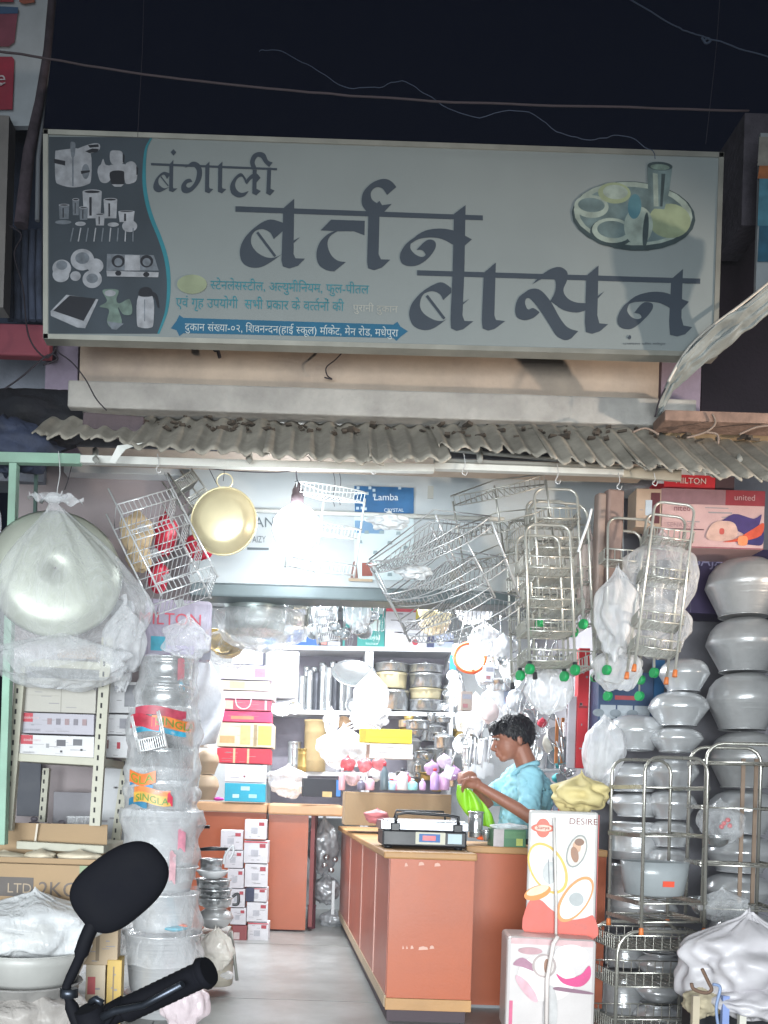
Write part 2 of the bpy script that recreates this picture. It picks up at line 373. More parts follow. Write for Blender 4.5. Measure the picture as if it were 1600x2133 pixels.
# ================================================================ SIGNBOARD
SD = 3.95
sg = thing('signboard', 'wide grey white shop signboard with big Hindi lettering and printed pots', 'signboard', W(800, 720, SD))
sg['label'] = 'wide pale shop signboard with big dark Hindi lettering and printed kitchenware'
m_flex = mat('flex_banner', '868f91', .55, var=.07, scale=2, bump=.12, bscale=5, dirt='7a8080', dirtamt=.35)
C4 = [(96, 275), (1502, 323), (1489, 737), (96, 699)]
qq = [W(x, y, SD) for x, y in C4]
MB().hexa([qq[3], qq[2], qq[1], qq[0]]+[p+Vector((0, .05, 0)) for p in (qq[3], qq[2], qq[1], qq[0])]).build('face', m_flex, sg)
m_alu = mat('sign_frame', 'b4b4ac', .35, metal=.6, var=.2, scale=6)
for i in range(4):
    a, b = C4[i], C4[(i+1) % 4]
    A, B = W(*a, SD-.006), W(*b, SD-.006); t = (B-A).normalized(); nrm = Vector((t.z, 0, -t.x))*.013
    MB().hexa([A-nrm-t*.012, B-nrm+t*.012, B+nrm*.6+t*.012, A+nrm*.6-t*.012]+[p+Vector((0, .062, 0)) for p in (A-nrm-t*.012, B-nrm+t*.012, B+nrm*.6+t*.012, A+nrm*.6-t*.012)]).build('frame', m_alu, sg)
m_ink = mat('slate_ink', '39434f', .6, var=.06)
m_pan = mat('panel_slate', '3d4751', .6, var=.35, scale=3)
m_teal = mat('teal_ink', '2e7d8c', .6, var=.15)
m_blue = mat('blue_ink', '1f5f80', .6, var=.1)
c1 = lambda x, y: (80+x/3.077, 250+y/3.077)
c3 = lambda x, y: (480+x/2.857, 300+y/2.857)
c4 = lambda x, y: (820+x/2.2857, 320+y/2.2857)
cnt = [0]
def ink(pts, conv, corners='all', m=m_ink, name='lettering', lift=.002):
    cnt[0] += 1
    pts2 = list(pts)
    return flat(pts2, SD, m, sg, name, conv=conv, corners=corners, off=lift+cnt[0]*.000025)
class Word:
    def __init__(s): s.mb = MB()
    def p(s, pts, conv, corners=()):
        cnt[0] += 1
        pp = [conv(*q) for q in pts]
        if corners != 'all': pp = [tuple(v) for v in crom(pp, 4, True, corners)]
        s.mb.poly([W(x, y, SD-.002-cnt[0]*.000025) for x, y in pp][::-1])
    def line(s, a, b, w, conv):
        a = Vector(a); b = Vector(b); t = (b-a).normalized(); n = Vector((-t.y, t.x))*w/2
        s.p([a-n, b-n, b+n, a+n], conv, 'all')
w = Word()
w.p([(722,275),(1530,308),(1530,322),(722,290)], c1, 'all')
w.p([(838,340),(800,333),(758,370),(737,420),(745,452),(780,462),(842,428),(805,437),(772,410),(774,370),(805,350),(824,378),(842,352)], c1, (0,6,11,12)); w.line((785,362), (832,422), 8, c1)
w.p([(840,285),(866,255),(862,425),(866,438),(892,438),(862,462),(838,455)], c1, 'all')
w.p([(866,186),(884,206),(866,228),(848,206)], c1, 'all')
w.p([(938,306),(985,268),(1028,278),(1049,325),(1040,385),(1000,442),(958,468),(922,460),(917,420),(940,386),(972,376),(988,396),(955,405),(948,425),(972,432),(1003,395),(1017,335),(1000,302),(968,298)], c1, (0,11))
for x in (1070, 1153):
    w.p([(x, 292), (x+27, 266), (x+24, 425), (x+28, 438), (x+52, 443), (x+24, 470), (x-2, 460)], c1, 'all')
w.p([(1332,378),(1300,340),(1258,368),(1230,420),(1238,470),(1280,496),(1322,487),(1348,455),(1305,467),(1274,450),(1261,415),(1274,378),(1305,362),(1326,398)], c1, (0,7,13))
w.p([(1322,395),(1362,352),(1398,342),(1424,370),(1398,400),(1372,374),(1336,412)], c1, (0,3,4,6))
w.p([(1374,318),(1400,318),(1398,440),(1426,455),(1396,483),(1371,470)], c1, 'all')
w.p([(1368,312),(1357,270),(1373,225),(1412,205),(1452,216),(1472,258),(1502,272),(1480,302),(1450,275),(1428,242),(1402,238),(1386,272),(1402,312)], c1, (0,6,7,12))
w.p([(1468,305),(1492,305),(1488,440),(1514,452),(1486,483),(1461,470)], c1, 'all')
w.mb.build('lettering', m_ink, sg)
w = Word()
w.p([(30,370),(1503,425),(1503,454),(30,403)], c3, 'all')
w.p([(318,470),(240,449),(170,478),(100,540),(60,612),(62,685),(100,727),(165,736),(225,712),(312,652),(265,675),(215,674),(160,645),(126,598),(126,548),(152,515),(195,507),(238,528),(258,566),(318,512)], c3, (0,9,18,19)); w.line((160,525), (267,668), 15, c3)
w.p([(315,382),(380,326),(376,655),(388,680),(444,682),(402,725),(350,741),(312,728),(304,690)], c3, 'all')
w.p([(374,592),(414,554),(374,576)], c3, 'all')
w.p([(537,514),(600,450),(800,457),(798,543),(735,519),(628,519)], c3, 'all')
w.p([(625,516),(575,540),(530,590),(512,655),(525,715),(570,750),(618,758),(688,702),(640,694),(600,660),(578,600),(592,550),(645,514)], c3, (0,6,7,12))
w.p([(822,395),(888,395),(882,655),(896,686),(952,688),(902,735),(855,751),(820,740),(814,700)], c3, 'all')
w.p([(822,415),(784,360),(790,290),(843,232),(912,207),(958,222),(988,256),(932,303),(905,264),(865,258),(836,288),(842,328),(872,352),(887,338),(903,364),(960,356),(914,405),(895,420)], c3, (0,6,7,12,13,14,15,16))
w.p([(1072,592),(1108,545),(1172,512),(1255,503),(1330,515),(1396,545),(1438,567),(1395,604),(1330,602),(1262,566),(1190,556),(1120,566)], c3, (5,6,7,8))
w.p([(1112,546),(1050,590),(1012,650),(1015,700),(1050,725),(1112,722),(1172,685),(1215,630),(1222,588),(1195,568),(1158,580),(1108,630),(1142,632),(1162,658),(1140,672),(1100,656),(1072,622),(1074,590)], c3, (0,11,17))
w.mb.build('lettering', m_ink, sg)
w = Word()
w.p([(112,555),(1460,595),(1460,620),(112,580)], c4, 'all')
w.p([(288,287),(343,245),(337,560),(328,770),(338,797),(380,798),(332,836),(300,844),(274,832),(271,790),(281,560)], c4, 'all')
w.p([(275,640),(232,613),(188,625),(128,665),(84,720),(75,775),(98,822),(150,841),(202,825),(272,772),(235,796),(190,790),(143,760),(125,720),(140,672),(182,655),(220,668),(236,697),(275,662)], c4, (0,9,17,18)); w.line((158,676), (242,786), 13, c4)
w.p([(326,722),(362,690),(326,712)], c4, 'all')
w.p([(430,567),(487,519),(480,770),(488,792),(532,797),(482,834),(450,843),(424,832),(420,790)], c4, 'all')
w.p([(660,622),(700,582),(745,551),(792,540),(826,562),(826,602),(808,650),(828,688),(868,708),(915,712),(915,746),(870,757),(810,745),(765,715),(746,702),(768,660),(772,612),(752,588),(712,594)], c4, (0,9,10,14))
w.p([(628,664),(662,643),(702,652),(748,704),(792,782),(830,828),(879,845),(846,880),(816,888),(775,866),(740,812),(700,750),(668,708)], c4, (6,7))
w.p([(655,644),(600,680),(580,730),(585,775),(620,793),(665,782),(696,755),(665,735),(640,742),(626,712),(635,688),(672,692)], c4, (0,6,11))
w.p([(918,582),(976,533),(970,770),(980,808),(1022,812),(982,846),(945,858),(916,850),(911,800)], c4, 'all')
w.p([(968,695),(1004,655),(968,680)], c4, 'all')
w.p([(1108,718),(1150,680),(1220,659),(1290,661),(1345,682),(1406,705),(1372,742),(1320,738),(1270,712),(1210,704),(1150,706)], c4, (4,5,6,7))
w.p([(1152,686),(1100,720),(1068,775),(1070,815),(1100,835),(1142,830),(1192,790),(1230,745),(1233,716),(1205,706),(1178,718),(1146,757),(1172,764),(1180,780),(1160,788),(1130,776),(1112,745),(1124,712)], c4, (0,11,17))
w.p([(1322,597),(1378,549),(1370,780),(1380,818),(1422,826),(1388,860),(1350,871),(1316,862),(1312,800)], c4, 'all')
w.mb.build('lettering', m_ink, sg)
# left dark printed panel with its teal edge
edge = [(725,110),(690,170),(676,240),(670,330),(672,430),(690,540),(720,640),(757,730),(790,820),(815,920),(826,1020),(826,1120),(815,1220),(795,1290),(765,1370)]
ed = [tuple(v) for v in crom([c1(*p) for p in edge], 4, False)]
flat([(102, 285)]+ed+[(102, 695)], SD, m_pan, sg, 'printed_panel', corners='all', off=.0015)
mb = MB(); n = len(ed)
mb.add([W(x-1, y, SD-.0022) for x, y in ed]+[W(x+3+5*sin(pi*i/n), y, SD-.0022) for i, (x, y) in enumerate(ed)], [(i, i+1, n+i+1, n+i) for i in range(n-1)]).build('printed_teal_edge', m_teal, sg)
gl = mat('print_light', 'a2a6ae', .6, var=.35, scale=22); gm = mat('print_mid', '727a84', .6, var=.4, scale=30); gd = mat('print_dark', '22252e', .6, var=.2); gn = mat('print_green', '6c8079', .6, var=.4, scale=30)
def ell(cx, cy, rx, ry, n=20, a0=0): return [(cx+rx*cos(2*pi*i/n+a0), cy+ry*sin(2*pi*i/n+a0)) for i in range(n)]
def pic(name, shapes):
    for i, (pts, m, cor) in enumerate(shapes): ink(pts, c1, cor, m, name)
pic('printed_pressure_cooker', [
  ([(108,215),(125,195),(200,185),(225,178),(300,195),(338,225),(338,380),(310,415),(225,432),(140,415),(110,380)], gl, ()), ([(100,248),(172,262),(172,292),(102,276)], gd, 'all'),
  ([(205,150),(222,140),(238,155),(232,230),(212,235)], gm, ()), ([(240,190),(330,155),(388,152),(390,190),(330,214),(300,196)], gl, ()), ([(318,160),(385,155),(388,172),(330,178)], gd, 'all'), ([(300,200),(345,182),(388,186),(376,205),(325,212)], gd, 'all'),
  ([(216,235),(226,235),(226,425),(216,425)], gm, 'all'), (ell(303, 330, 24, 48), gm, ()), ([(272,326),(330,322),(330,334),(275,346)], gd, 'all')])
pic('printed_mixer_set', [
  ([(385,300),(400,285),(415,248),(430,285),(462,300),(466,370),(440,402),(400,395),(380,340)], gl, ()), ([(460,205),(500,195),(538,208),(546,275),(470,280)], gl, ()), ([(540,215),(552,225),(550,275),(540,272)], gd, 'all'),
  ([(455,290),(560,285),(570,330),(468,332)], gl, ()), ([(462,332),(548,330),(550,400),(530,415),(480,415),(465,395)], gd, ()), ([(556,290),(600,265),(632,300),(630,380),(600,405),(556,400)], gl, ()), ([(628,295),(640,310),(636,350),(628,352)], gd, 'all'), ([(470,412),(548,412),(530,428),(490,428)], gl, 'all')])
sh = []
for cx, cy, w_, h_ in ((345,545,62,85),(462,570,44,60),(240,560,22,50),(165,590,34,45),(290,600,28,40),(395,640,30,36),(565,620,52,34)):
    sh.append(([(cx-w_,cy-h_),(cx+w_,cy-h_),(cx+w_*.85,cy+h_),(cx-w_*.85,cy+h_)], gm if cx < 300 else gl, 'all')); sh.append((ell(cx, cy-h_, w_, h_*.18), gl, ())); sh.append((ell(cx, cy-h_, w_*.8, h_*.1), gd, ()))
    sh.append(([(cx-w_*.3,cy-h_*.6),(cx-w_*.05,cy-h_*.6),(cx-w_*.05,cy+h_*.8),(cx-w_*.3,cy+h_*.8)], gd, 'all'))
sh += [(ell(585, 680, 48, 38), gl, ()), (ell(160, 655, 52, 14), gm, ()), (ell(270, 665, 34, 14), gl, ()), (ell(480, 670, 36, 14), gl, ())]
for k in range(9):
    x = 200+k*48; sh.append(([(x+20,690),(x+28,692),(x+10+k*2,780),(x+2+k*2,778)], gl if k % 2 else gm, 'all'))
pic('printed_steel_tumblers', sh)
sh = [(ell(x, y, r, r*.92), gl, ()) for x, y, r in ((282,895,75),(150,950,60),(365,935,52),(145,990,54),(238,1000,34),(345,1020,62))]
sh += [(ell(x, y, r*.6, r*.5), gm, ()) for x, y, r in ((282,885,75),(150,930,60),(345,1015,62))]
pic('printed_dinner_set', sh)
pic('printed_gas_stove', [([(440,858),(740,866),(772,965),(436,965)], gm, 'all'), ([(555,866),(650,866),(652,965),(553,965)], gl, 'all'), (ell(512, 905, 42, 40), gd, ()), (ell(512, 910, 26, 26), gm, ()), (ell(694, 905, 42, 40), gd, ()), (ell(694, 910, 26, 26), gm, ()),
  ([(436,966),(772,976),(768,1008),(440,1002)], gl, 'all'), (ell(512, 982, 20, 16), gd, ()), (ell(692, 990, 20, 16), gd, ())])
pic('printed_induction_plate', [([(78,1225),(180,1120),(385,1150),(300,1335),(250,1330),(80,1255)], gl, 'all'), ([(95,1222),(200,1125),(370,1145),(290,1288)], gd, 'all')])
pic('printed_meat_mincer', [([(412,1090),(512,1090),(500,1150),(520,1175),(585,1150),(600,1240),(545,1245),(510,1200),(535,1300),(470,1330),(440,1290),(452,1215),(392,1195),(440,1160)], gn, ()), (ell(460,1110,36,20), gl, ()), ([(440,1290),(548,1305),(500,1345),(470,1340)], gm, 'all')])
pic('printed_flask', [([(640,1130),(732,1130),(738,1300),(715,1332),(655,1330),(632,1300)], gl, ()), ([(650,1085),(690,1070),(725,1085),(728,1128),(648,1128)], gd, ()), ([(725,1100),(760,1120),(775,1190),(765,1200),(745,1140),(725,1125)], gd, ()), ([(678,1150),(684,1150),(684,1290),(678,1290)], gm, 'all')])
# small text lines (glyphs in visual order)
OFF = .003
def line(tok, px, py, pxe, pye, size, m, name='lettering', d=SD):
    A = W(px, py, d-OFF); B = W(pxe, pye, d-OFF); ex = (B-A).normalized(); ez = Vector((-ex.z, 0, ex.x))
    mb = MB(); lay(deva(tok), A, ex, ez, mb, size=size*S(d)/.62, width=(B-A).length); return mb.build(name, m, sg)
T = lambda s: s.split('|')
line(T('H:स|ट|े|न|ल|े|स|H:स|ट|ी|ल|,| |अ|H:ल|य|ु|म|ी|ि|न|य|म|,| |फ|ु|ल|-|प|ी|त|ल'), 438, 602, 768, 612, 17, m_teal)
line(T('ए|व|ं| |ग|ृ|ह| |उ|प|य|ो|ग|ी| | |स|भ|ी| |प|P|क|ा|र| |क|े| |व|H:त|त|R|न|ो|ं| |क|ी'), 366, 639, 716, 648, 18, m_teal)
line(T('प|ु|र|ा|न|ी| |द|ु|क|ा|न'), 735, 648, 828, 651, 13, mat('worn_ink', 'a6a9a4', .6))
flat([(356,684),(368,668),(374,656),(382,662),(820,676),(828,670),(834,680),(850,690),(834,702),(826,710),(820,704),(382,694),(374,700),(368,688)], SD, m_blue, sg, 'printed_address_band', corners='all', off=.0018)
line(T('द|ु|क|ा|न| |स|ं|H:ख|य|ा|-|०|२|,| |ि|श|व|न|H:न|द|न|(|ह|ा|ई| |H:स|क|ू|ल|)| |म|ा|R|क|े|ट|,| |म|े|न| |र|ो|ड|,| |म|ध|े|प|ु|र|ा'), 385, 688, 829, 701, 14, mat('pale_ink', 'b9c4c6', .6))
ink([(830+0,0)][:0] or ell(400, 592, 31, 20), lambda x, y: (x, y), (), mat('oval_green', '8f9a80', .6, var=.2), 'printed_oval')
mb = MB(); lay(latin('Clas'), W(381, 598, SD-.004), Rv, Uv, mb, size=.036); mb.build('lettering', mat('olive_ink', '4d5c38', .6), sg)
mb = MB(); lay(deva(T('प|H:र|य|ा|व|र|ण| |म|ि|त|र| |म|ध|े|प|ु|र|ा')), W(1298, 718, SD-.004), Rv, Uv, mb, size=.011, width=88*S(SD)); mb.build('lettering', m_ink, sg)
ink([(1312,698),(1315,702),(1313,706),(1309,706),(1308,702)], lambda x, y: (x, y), (), m_ink, 'printed_mark')
# thali print
tg = mat('thali_green', '64777a', .5, var=.4, scale=14); td = mat('thali_rim', '38464a', .5, var=.3, scale=20); tl = mat('thali_light', '93a19a', .5, var=.35, scale=18); ty = mat('thali_yellow', '8f9c80', .5, var=.3)
idn = lambda x, y: (x, y)
R_ = radians(4)
def el2(cx, cy, rx, ry, n=24): return [(cx+rx*cos(a)*cos(R_)-ry*sin(a)*sin(R_), cy+rx*cos(a)*sin(R_)+ry*sin(a)*cos(R_)) for a in [2*pi*i/n for i in range(n)]]
for pts, m in ((el2(1320, 450, 129, 72), td), (el2(1319, 445, 124, 66), tl), (el2(1318, 447, 112, 58), tg), (el2(1232, 430, 36, 24), tl), (el2(1232, 427, 28, 15), tg), (el2(1280, 402, 34, 22), ty), (el2(1282, 400, 26, 15), tl),
               (el2(1275, 484, 46, 30), td), (el2(1275, 480, 42, 26), tl), (el2(1276, 478, 32, 18), tg), (el2(1395, 460, 44, 36), ty), (el2(1330, 470, 30, 40), tl), (el2(1345, 480, 6, 38), td), (el2(1322, 430, 14, 26), mat('thali_blue', '4c7480', .5, var=.3))):
    ink(pts, idn, 'all', m, 'printed_thali')
ink([(1349, 345), (1401, 345), (1394, 400), (1384, 436), (1356, 434), (1350, 400)], idn, 'all', tg, 'printed_tumbler')
ink([(1360, 360), (1370, 362), (1372, 430), (1362, 430)], idn, 'all', tl, 'printed_tumbler'); ink([(1378, 362), (1386, 362), (1380, 430), (1375, 430)], idn, 'all', td, 'printed_tumbler')
ink(el2(1375, 346, 26, 9), idn, (), td, 'printed_tumbler'); ink(el2(1375, 348, 20, 6), idn, (), gn, 'printed_tumbler')

# ================================================================ AWNING
m_asb = mat('asbestos_sheet', 'b5afa3', .9, var=.2, scale=5, bump=.35, bscale=30, dirt='4a4640', dirtamt=.75)
aw = thing('awning', 'dusty corrugated awning sheets sloping out over the shop front', 'awning', W(800, 900, 4.2))
def sheet(xl, xr, bl, br, fl_, fr, df=3.84, db=4.3, seed=0, ph=0, frag=0):
    """xl..xr picture columns; bl/br back-edge rows, fl_/fr front-edge rows (left/right)"""
    B0, B1, F0, F1 = W(xl, bl, db), W(xr, br, db), W(xl, fl_, df), W(xr, fr, df)
    Wd = (F1-F0).length; nw = Wd/.088; nu = int(nw*14)
    mb = MB()
    def fn(u, v):
        x0, x1 = F0.x, F1.x; x = x0+(x1-x0)*u
        zb_ = B0.z+(B1.z-B0.z)*u; zf = F0.z+(F1.z-F0.z)*u
        jag = .012*noise.noise(Vector((u*9+seed, 3, seed)))+frag*max(0, noise.noise(Vector((u*23+seed, 1, seed)))) if v > .9 else 0
        y = db+(df-db)*(v-jag); z = zb_+(zf-zb_)*(v-jag)
        z += .011*sin(2*pi*nw*u+ph)+.006*noise.noise(Vector((u*5, v*3, seed*2)))-.02*v*v*abs(noise.noise(Vector((u*3+seed, 0, 0))))
        return Vector((x, y, z))
    mb.grid(fn, nu, 10); return mb.build('corrugated_sheet', m_asb, aw, solid=.007)
sheet(66, 300, 862, 868, 903, 921, 3.98, 4.3, 1, 0, .3)
sheet(268, 560, 868, 872, 930, 945, 3.84, 4.31, 2, 1.5, .1)
sheet(548, 800, 878, 884, 945, 964, 3.82, 4.30, 3, .4, .1)
sheet(770, 940, 884, 888, 957, 957, 3.81, 4.32, 4, 2, .1)
sheet(915, 1190, 886, 878, 930, 950, 3.92, 4.31, 5, 0, .2)
sheet(1150, 1380, 880, 888, 960, 975, 3.82, 4.30, 6, 1, .25)
sheet(1330, 1500, 888, 900, 968, 988, 3.80, 4.31, 7, 1, .1)
sheet(1470, 1720, 898, 915, 990, 1008, 3.78, 4.32, 8, 0, .1)
m_rail = mat('white_rail', 'd8dad6', .4, var=.08, scale=6, dirt='8f8c82', dirtamt=.3)
m_green = mat('green_paint', '93b9a5', .6, var=.25, scale=5, dirt='8a8f8a', dirtamt=.4)
def bar(px0, py0, px1, py1, d, h, dep, m, name, parent=None, label=None, cat=None):
    A, B = W(px0, py0, d), W(px1, py1, d); hz = Vector((0, 0, h/2)); q = Vector((0, dep, 0))
    o = MB().hexa([A-hz, B-hz, B+hz, A+hz, A-hz+q, B-hz+q, B+hz+q, A+hz+q]).build(name, m, parent, loc=None if parent else A, bevel=.002)
    if label: tag(o, label, cat)
    return o
bar(167, 955, 470, 964, 4.02, .034, .035, m_rail, 'front_rail', aw)
bar(470, 964, 905, 974, 4.02, .034, .035, m_rail, 'front_rail', aw)
bar(905, 969, 1300, 982, 4.02, .03, .035, m_rail, 'front_rail', aw)
bar(905, 957, 1300, 972, 4.0, .012, .03, mat('grey_rail', '8a8b86', .5), 'rail_trim', aw)
bar(940, 935, 1195, 958, 4.12, .008, .03, MATS['grey_rail'], 'rail_trim', aw)
bar(-60, 950, 167, 955, 4.02, .045, .04, m_green, 'front_rail', aw)
bar(1190, 973, 1420, 990, 4.06, .05, .02, mat('beige_fascia', 'b5b1a4', .8, var=.2), 'fascia_board', aw)
# rafters below the sheets
for x in (200, 520, 1000, 1290, 1540):
    A = W(x, 905, 4.28)-Vector((0, 0, .07)); B = W(x, 950, 3.95)-Vector((0, 0, .02))
    MB().tube([A, B], .014, n=4).build('rafter', MATS['grey_rail'], aw)
flat_tape = MB().add([W(228, 962, 3.9), W(245, 928, 3.88), W(300, 922, 3.88), W(262, 936, 3.88), W(252, 948, 3.89), W(240, 966, 3.9)], [(0,5,4,1), (1,4,3,2)])
tag(flat_tape.build('torn_tape', m_rail, solid=.003, loc=W(250, 960, 3.9)), 'torn white strip dangling from the awning edge at the left', 'strip')
# brick on the awning, debris
o = wbox('brick', 172, 862, 298, 896, 4.12, .11, mat('old_brick', '5d5257', .95, var=.25, scale=16, bump=.6, dirt='383338', dirtamt=.5), 'brick', 'dusty brick block weighing down the awning at the left', bevel=.006)
o.rotation_euler = (0, radians(1.8), radians(2))
mb = MB()
for k in range(130):
    t = rnd.random(); px = 300+t*1290; d = rnd.uniform(4.08, 4.3); py = 868+18*t+(4.3-d)*150+8*t
    c = W(px, py, d)+Vector((0, 0, .014)); s_ = rnd.uniform(.004, .014)
    mb.obox(c, (s_*rnd.uniform(1, 2.5), s_, s_*.5), Rz(rnd.uniform(0, 3)) @ Rx(rnd.uniform(-.5, .5)))
mb.build('leaf_litter', mat('dry_litter', '4c443c', .95, var=.4), kind='stuff')
bpy.data.objects['leaf_litter']['label'] = 'dry leaves and grit scattered over the awning sheets'
# twigs at the right end
def wire(pts, d, r, m, name, label, cat, n=5, smooth=True, jit=0):
    P = [W(p[0], p[1], (p[2] if len(p) > 2 else d)) for p in pts]
    if smooth: P = crom(P, 7, False)
    if jit:
        for i, p in enumerate(P): p.z += jit*noise.noise(Vector((p.x*9, i*.37, 1)))
    o = MB().tube(P, r, n=n).build(name, m, loc=P[0]); return tag(o, label, cat)
m_twig = mat('dry_twig', '8c7c72', .9)
for nm, pts, lb_ in (('twig', [(1430, 912), (1470, 900), (1490, 882), (1484, 862)], 'pale dry twig curling up above the plank at the right'),
                 ('twig', [(1470, 900), (1494, 905), (1496, 925)], 'short forked twig on the awning below the plank'),
                 ('twig', [(1318, 900), (1345, 892), (1372, 905)], 'grey splinter lying across the awning near the tarpaulin tip'),
                 ('twig', [(1540, 905), (1575, 890), (1610, 886)], 'thin pale twig at the right edge above the awning')):
    wire(pts, 4.0, .005, m_twig, nm, lb_, 'twig')
# slanting tarpaulin sheet on the right
tp = MB(); A0, A1 = W(1366, 850, 4.05), W(1385, 800, 4.0)
TPp = [((1372, 868), (1368, 852)), ((1405, 812), (1392, 790)), ((1450, 772), (1425, 742)), ((1520, 718), (1500, 668)), ((1590, 662), (1560, 628)), ((1720, 560), (1690, 520))]
def tfn(u, v):
    x = u*5; i = min(4, int(x)); t = x-i
    a = Vector(TPp[i][0]).lerp(Vector(TPp[i+1][0]), t); b = Vector(TPp[i][1]).lerp(Vector(TPp[i+1][1]), t)
    p = a.lerp(b, v); d = 4.05-.5*u+.12*(1-v)
    q = W(p.x, p.y, d); q.y += .007*sin(v*26+u*3)+.04*noise.noise(Vector((u*6, v*4, 2))); q.z += .012*noise.noise(Vector((u*14, v*5, 7))); return q
tp.grid(tfn, 40, 22); o = tp.build('slanting_sheet', mat('silver_tarp', '99a1a1', .6, var=.25, scale=6, bump=.4, dirt='5c5f64', dirtamt=.4), solid=.004, loc=W(1372, 868, 4.05))
tag(o, 'ribbed grey tarpaulin sheet slanting down to the awning at the right', 'tarpaulin sheet')
wire([(1392, 795), (1425, 738), (1470, 690), (1560, 622), (1690, 515)], 3.9, .006, mat('white_edge', 'd8d4cc', .7), 'sheet_edge_rope', 'white cord along the upper edge of the slanting grey sheet', 'cord')
# overhead wires
mw1, mw2 = mat('wire_grey', '3c3a44', .7), mat('wire_blue', '445066', .7)
wire([(-80, 95, 3.4), (100, 122, 3.4), (300, 155, 3.4), (600, 188, 3.4), (900, 210, 3.4), (1200, 221, 3.4), (1560, 231, 3.5)], 3.4, .0042, mat('wire_tan', '54494e', .8), 'overhead_cable', 'long straight tan cable crossing the sky from the upper left', 'cable', jit=.004)
wire([(540, 108), (580, 106), (650, 140), (715, 180), (790, 180), (845, 171), (900, 205), (985, 242), (1090, 230), (1170, 278), (1240, 290), (1295, 281), (1355, 312), (1365, 330)], 3.8, .0017, mw2, 'loose_wire', 'thin wavy blue wire looping down to the top of the signboard', 'wire', jit=.01)
wire([(1300, -10), (1400, 50), (1432, 66), (1478, 80), (1540, 100), (1640, 130)], 3.8, .003, mw2, 'overhead_cable', 'thin blue wire crossing the sky at the upper right corner', 'cable', jit=.006)
wire([(1462, 78), (1470, 90), (1480, 86), (1474, 80), (1466, 86)], 3.8, .005, mw2, 'wire_knot', 'small knot in the wire at the upper right', 'knot')
wire([(300, -10), (296, 120), (290, 220), (287, 285)], 3.9, .0012, mw1, 'hanging_string', 'faint string dropping behind the left part of the sign', 'string')
wire([(1500, -10), (1492, 100), (1478, 230), (1470, 300)], 3.9, .0012, mw1, 'hanging_string', 'faint string in the sky above the right end of the sign', 'string')
# cables on the facade
mk = mat('black_cable', '2c2730', .8)
wire([(112, 705), (118, 730), (150, 755), (178, 790), (200, 830), (222, 855)], 4.1, .003, mk, 'facade_cable', 'thin cable sagging from the left lower corner of the sign to the awning', 'cable')
wire([(20, 470), (45, 490), (30, 530), (48, 600), (60, 700), (95, 745), (118, 720), (112, 700)], 4.2, .004, mk, 'facade_cable', 'dark cable tangle hanging left of the signboard', 'cable')
wire([(10, 810), (45, 785), (100, 740), (120, 748), (90, 760)], 4.15, .004, mk, 'facade_cable', 'dark cable running from the tarpaulin to the sign corner', 'cable')
wire([(442, 716), (448, 730), (452, 726), (458, 745)], 4.3, .009, mk, 'cable_stub', 'dark twisted cable stub poking from the wall under the sign', 'cable')
wire([(724, 722), (700, 748), (680, 765), (682, 782), (692, 790), (676, 786)], 4.3, .003, mk, 'facade_cable', 'thin wire curling on the plaster below the middle of the sign', 'cable')
wire([(1365, 868), (1380, 820), (1430, 752), (1500, 690)], 3.98, .004, mk, 'facade_cable', 'dark cable along the lower edge of the slanting sheet', 'cable')
# white ragged strip over awning at right and twisted strip
# ================================================================ HEADER WALL
hb = thing('header_panel', 'white poster covered panel above the shop opening behind the bulb', 'panel', W(800, 1218, 4.8))
HD = 4.8
def quadpx(pts, d, m, name, parent, off=0): return MB().poly([W(x, y, d-off) for x, y in pts][::-1]).build(name, m, parent)
A, B, C_, D_ = W(395, 1212, HD), W(1300, 1240, HD), W(1300, 930, HD), W(395, 905, HD)
q = Vector((0, .06, 0)); MB().hexa([A, B, C_, D_, A+q, B+q, C_+q, D_+q]).build('board', mat('white_banner', 'b6bec2', .5, var=.04, scale=2, bump=.04, bscale=6), hb)
A, B = W(395, 1226, HD-.08), W(1300, 1254, HD-.08)
MB().hexa([A-Vector((0,0,.035)), B-Vector((0,0,.035)), B+Vector((0,0,.035)), A+Vector((0,0,.035)), A-Vector((0,0,.035))+q*3, B-Vector((0,0,.035))+q*3, B+Vector((0,0,.035))+q*3, A+Vector((0,0,.035))+q*3]).build('shutter_beam', mat('shutter_steel', '6f7c80', .45, metal=.3), hb, bevel=.01)
MB().tube([W(440, 1060, HD-.03), W(1050, 1082, HD-.03)], .012, n=8).build('rod', m_rail, hb)
mb = MB(); lay(latin('AN'), W(530, 1098, HD-.004), Rv, Uv, mb, size=.075); lay(latin('TAIZY'), W(518, 1130, HD-.004), Rv, Uv, mb, size=.05, width=.09); mb.build('lettering', mat('grey_ink', '5f686e', .6), hb)
quadpx([(515, 1140), (560, 1141), (560, 1146), (515, 1145)], HD, MATS['grey_ink'], 'printed_rule', hb, .004)
ps = thing('poster', 'blue and white flyer with script lettering stuck on the white header panel', 'poster', W(800, 1210, HD-.006))
PD = HD-.008
def q4(a, b, c, d_, m, nm, z=0):
    MB().poly([W(*p, PD-z) for p in (a, b, c, d_)]).build(nm, m, ps)
q4((738, 1206), (862, 1210), (862, 1016), (738, 1012), mat('poster_pale', 'c9d8dc', .5, var=.05), 'sheet')
mbp = mat('poster_blue', '2f6494', .5, var=.25, scale=14)
q4((739, 1068), (862, 1070), (862, 1016), (738, 1012), mbp, 'printed_band', .002); q4((739, 1110), (800, 1112), (800, 1086), (739, 1084), mat('poster_blue2', '6f93b4', .5), 'printed_band', .002)
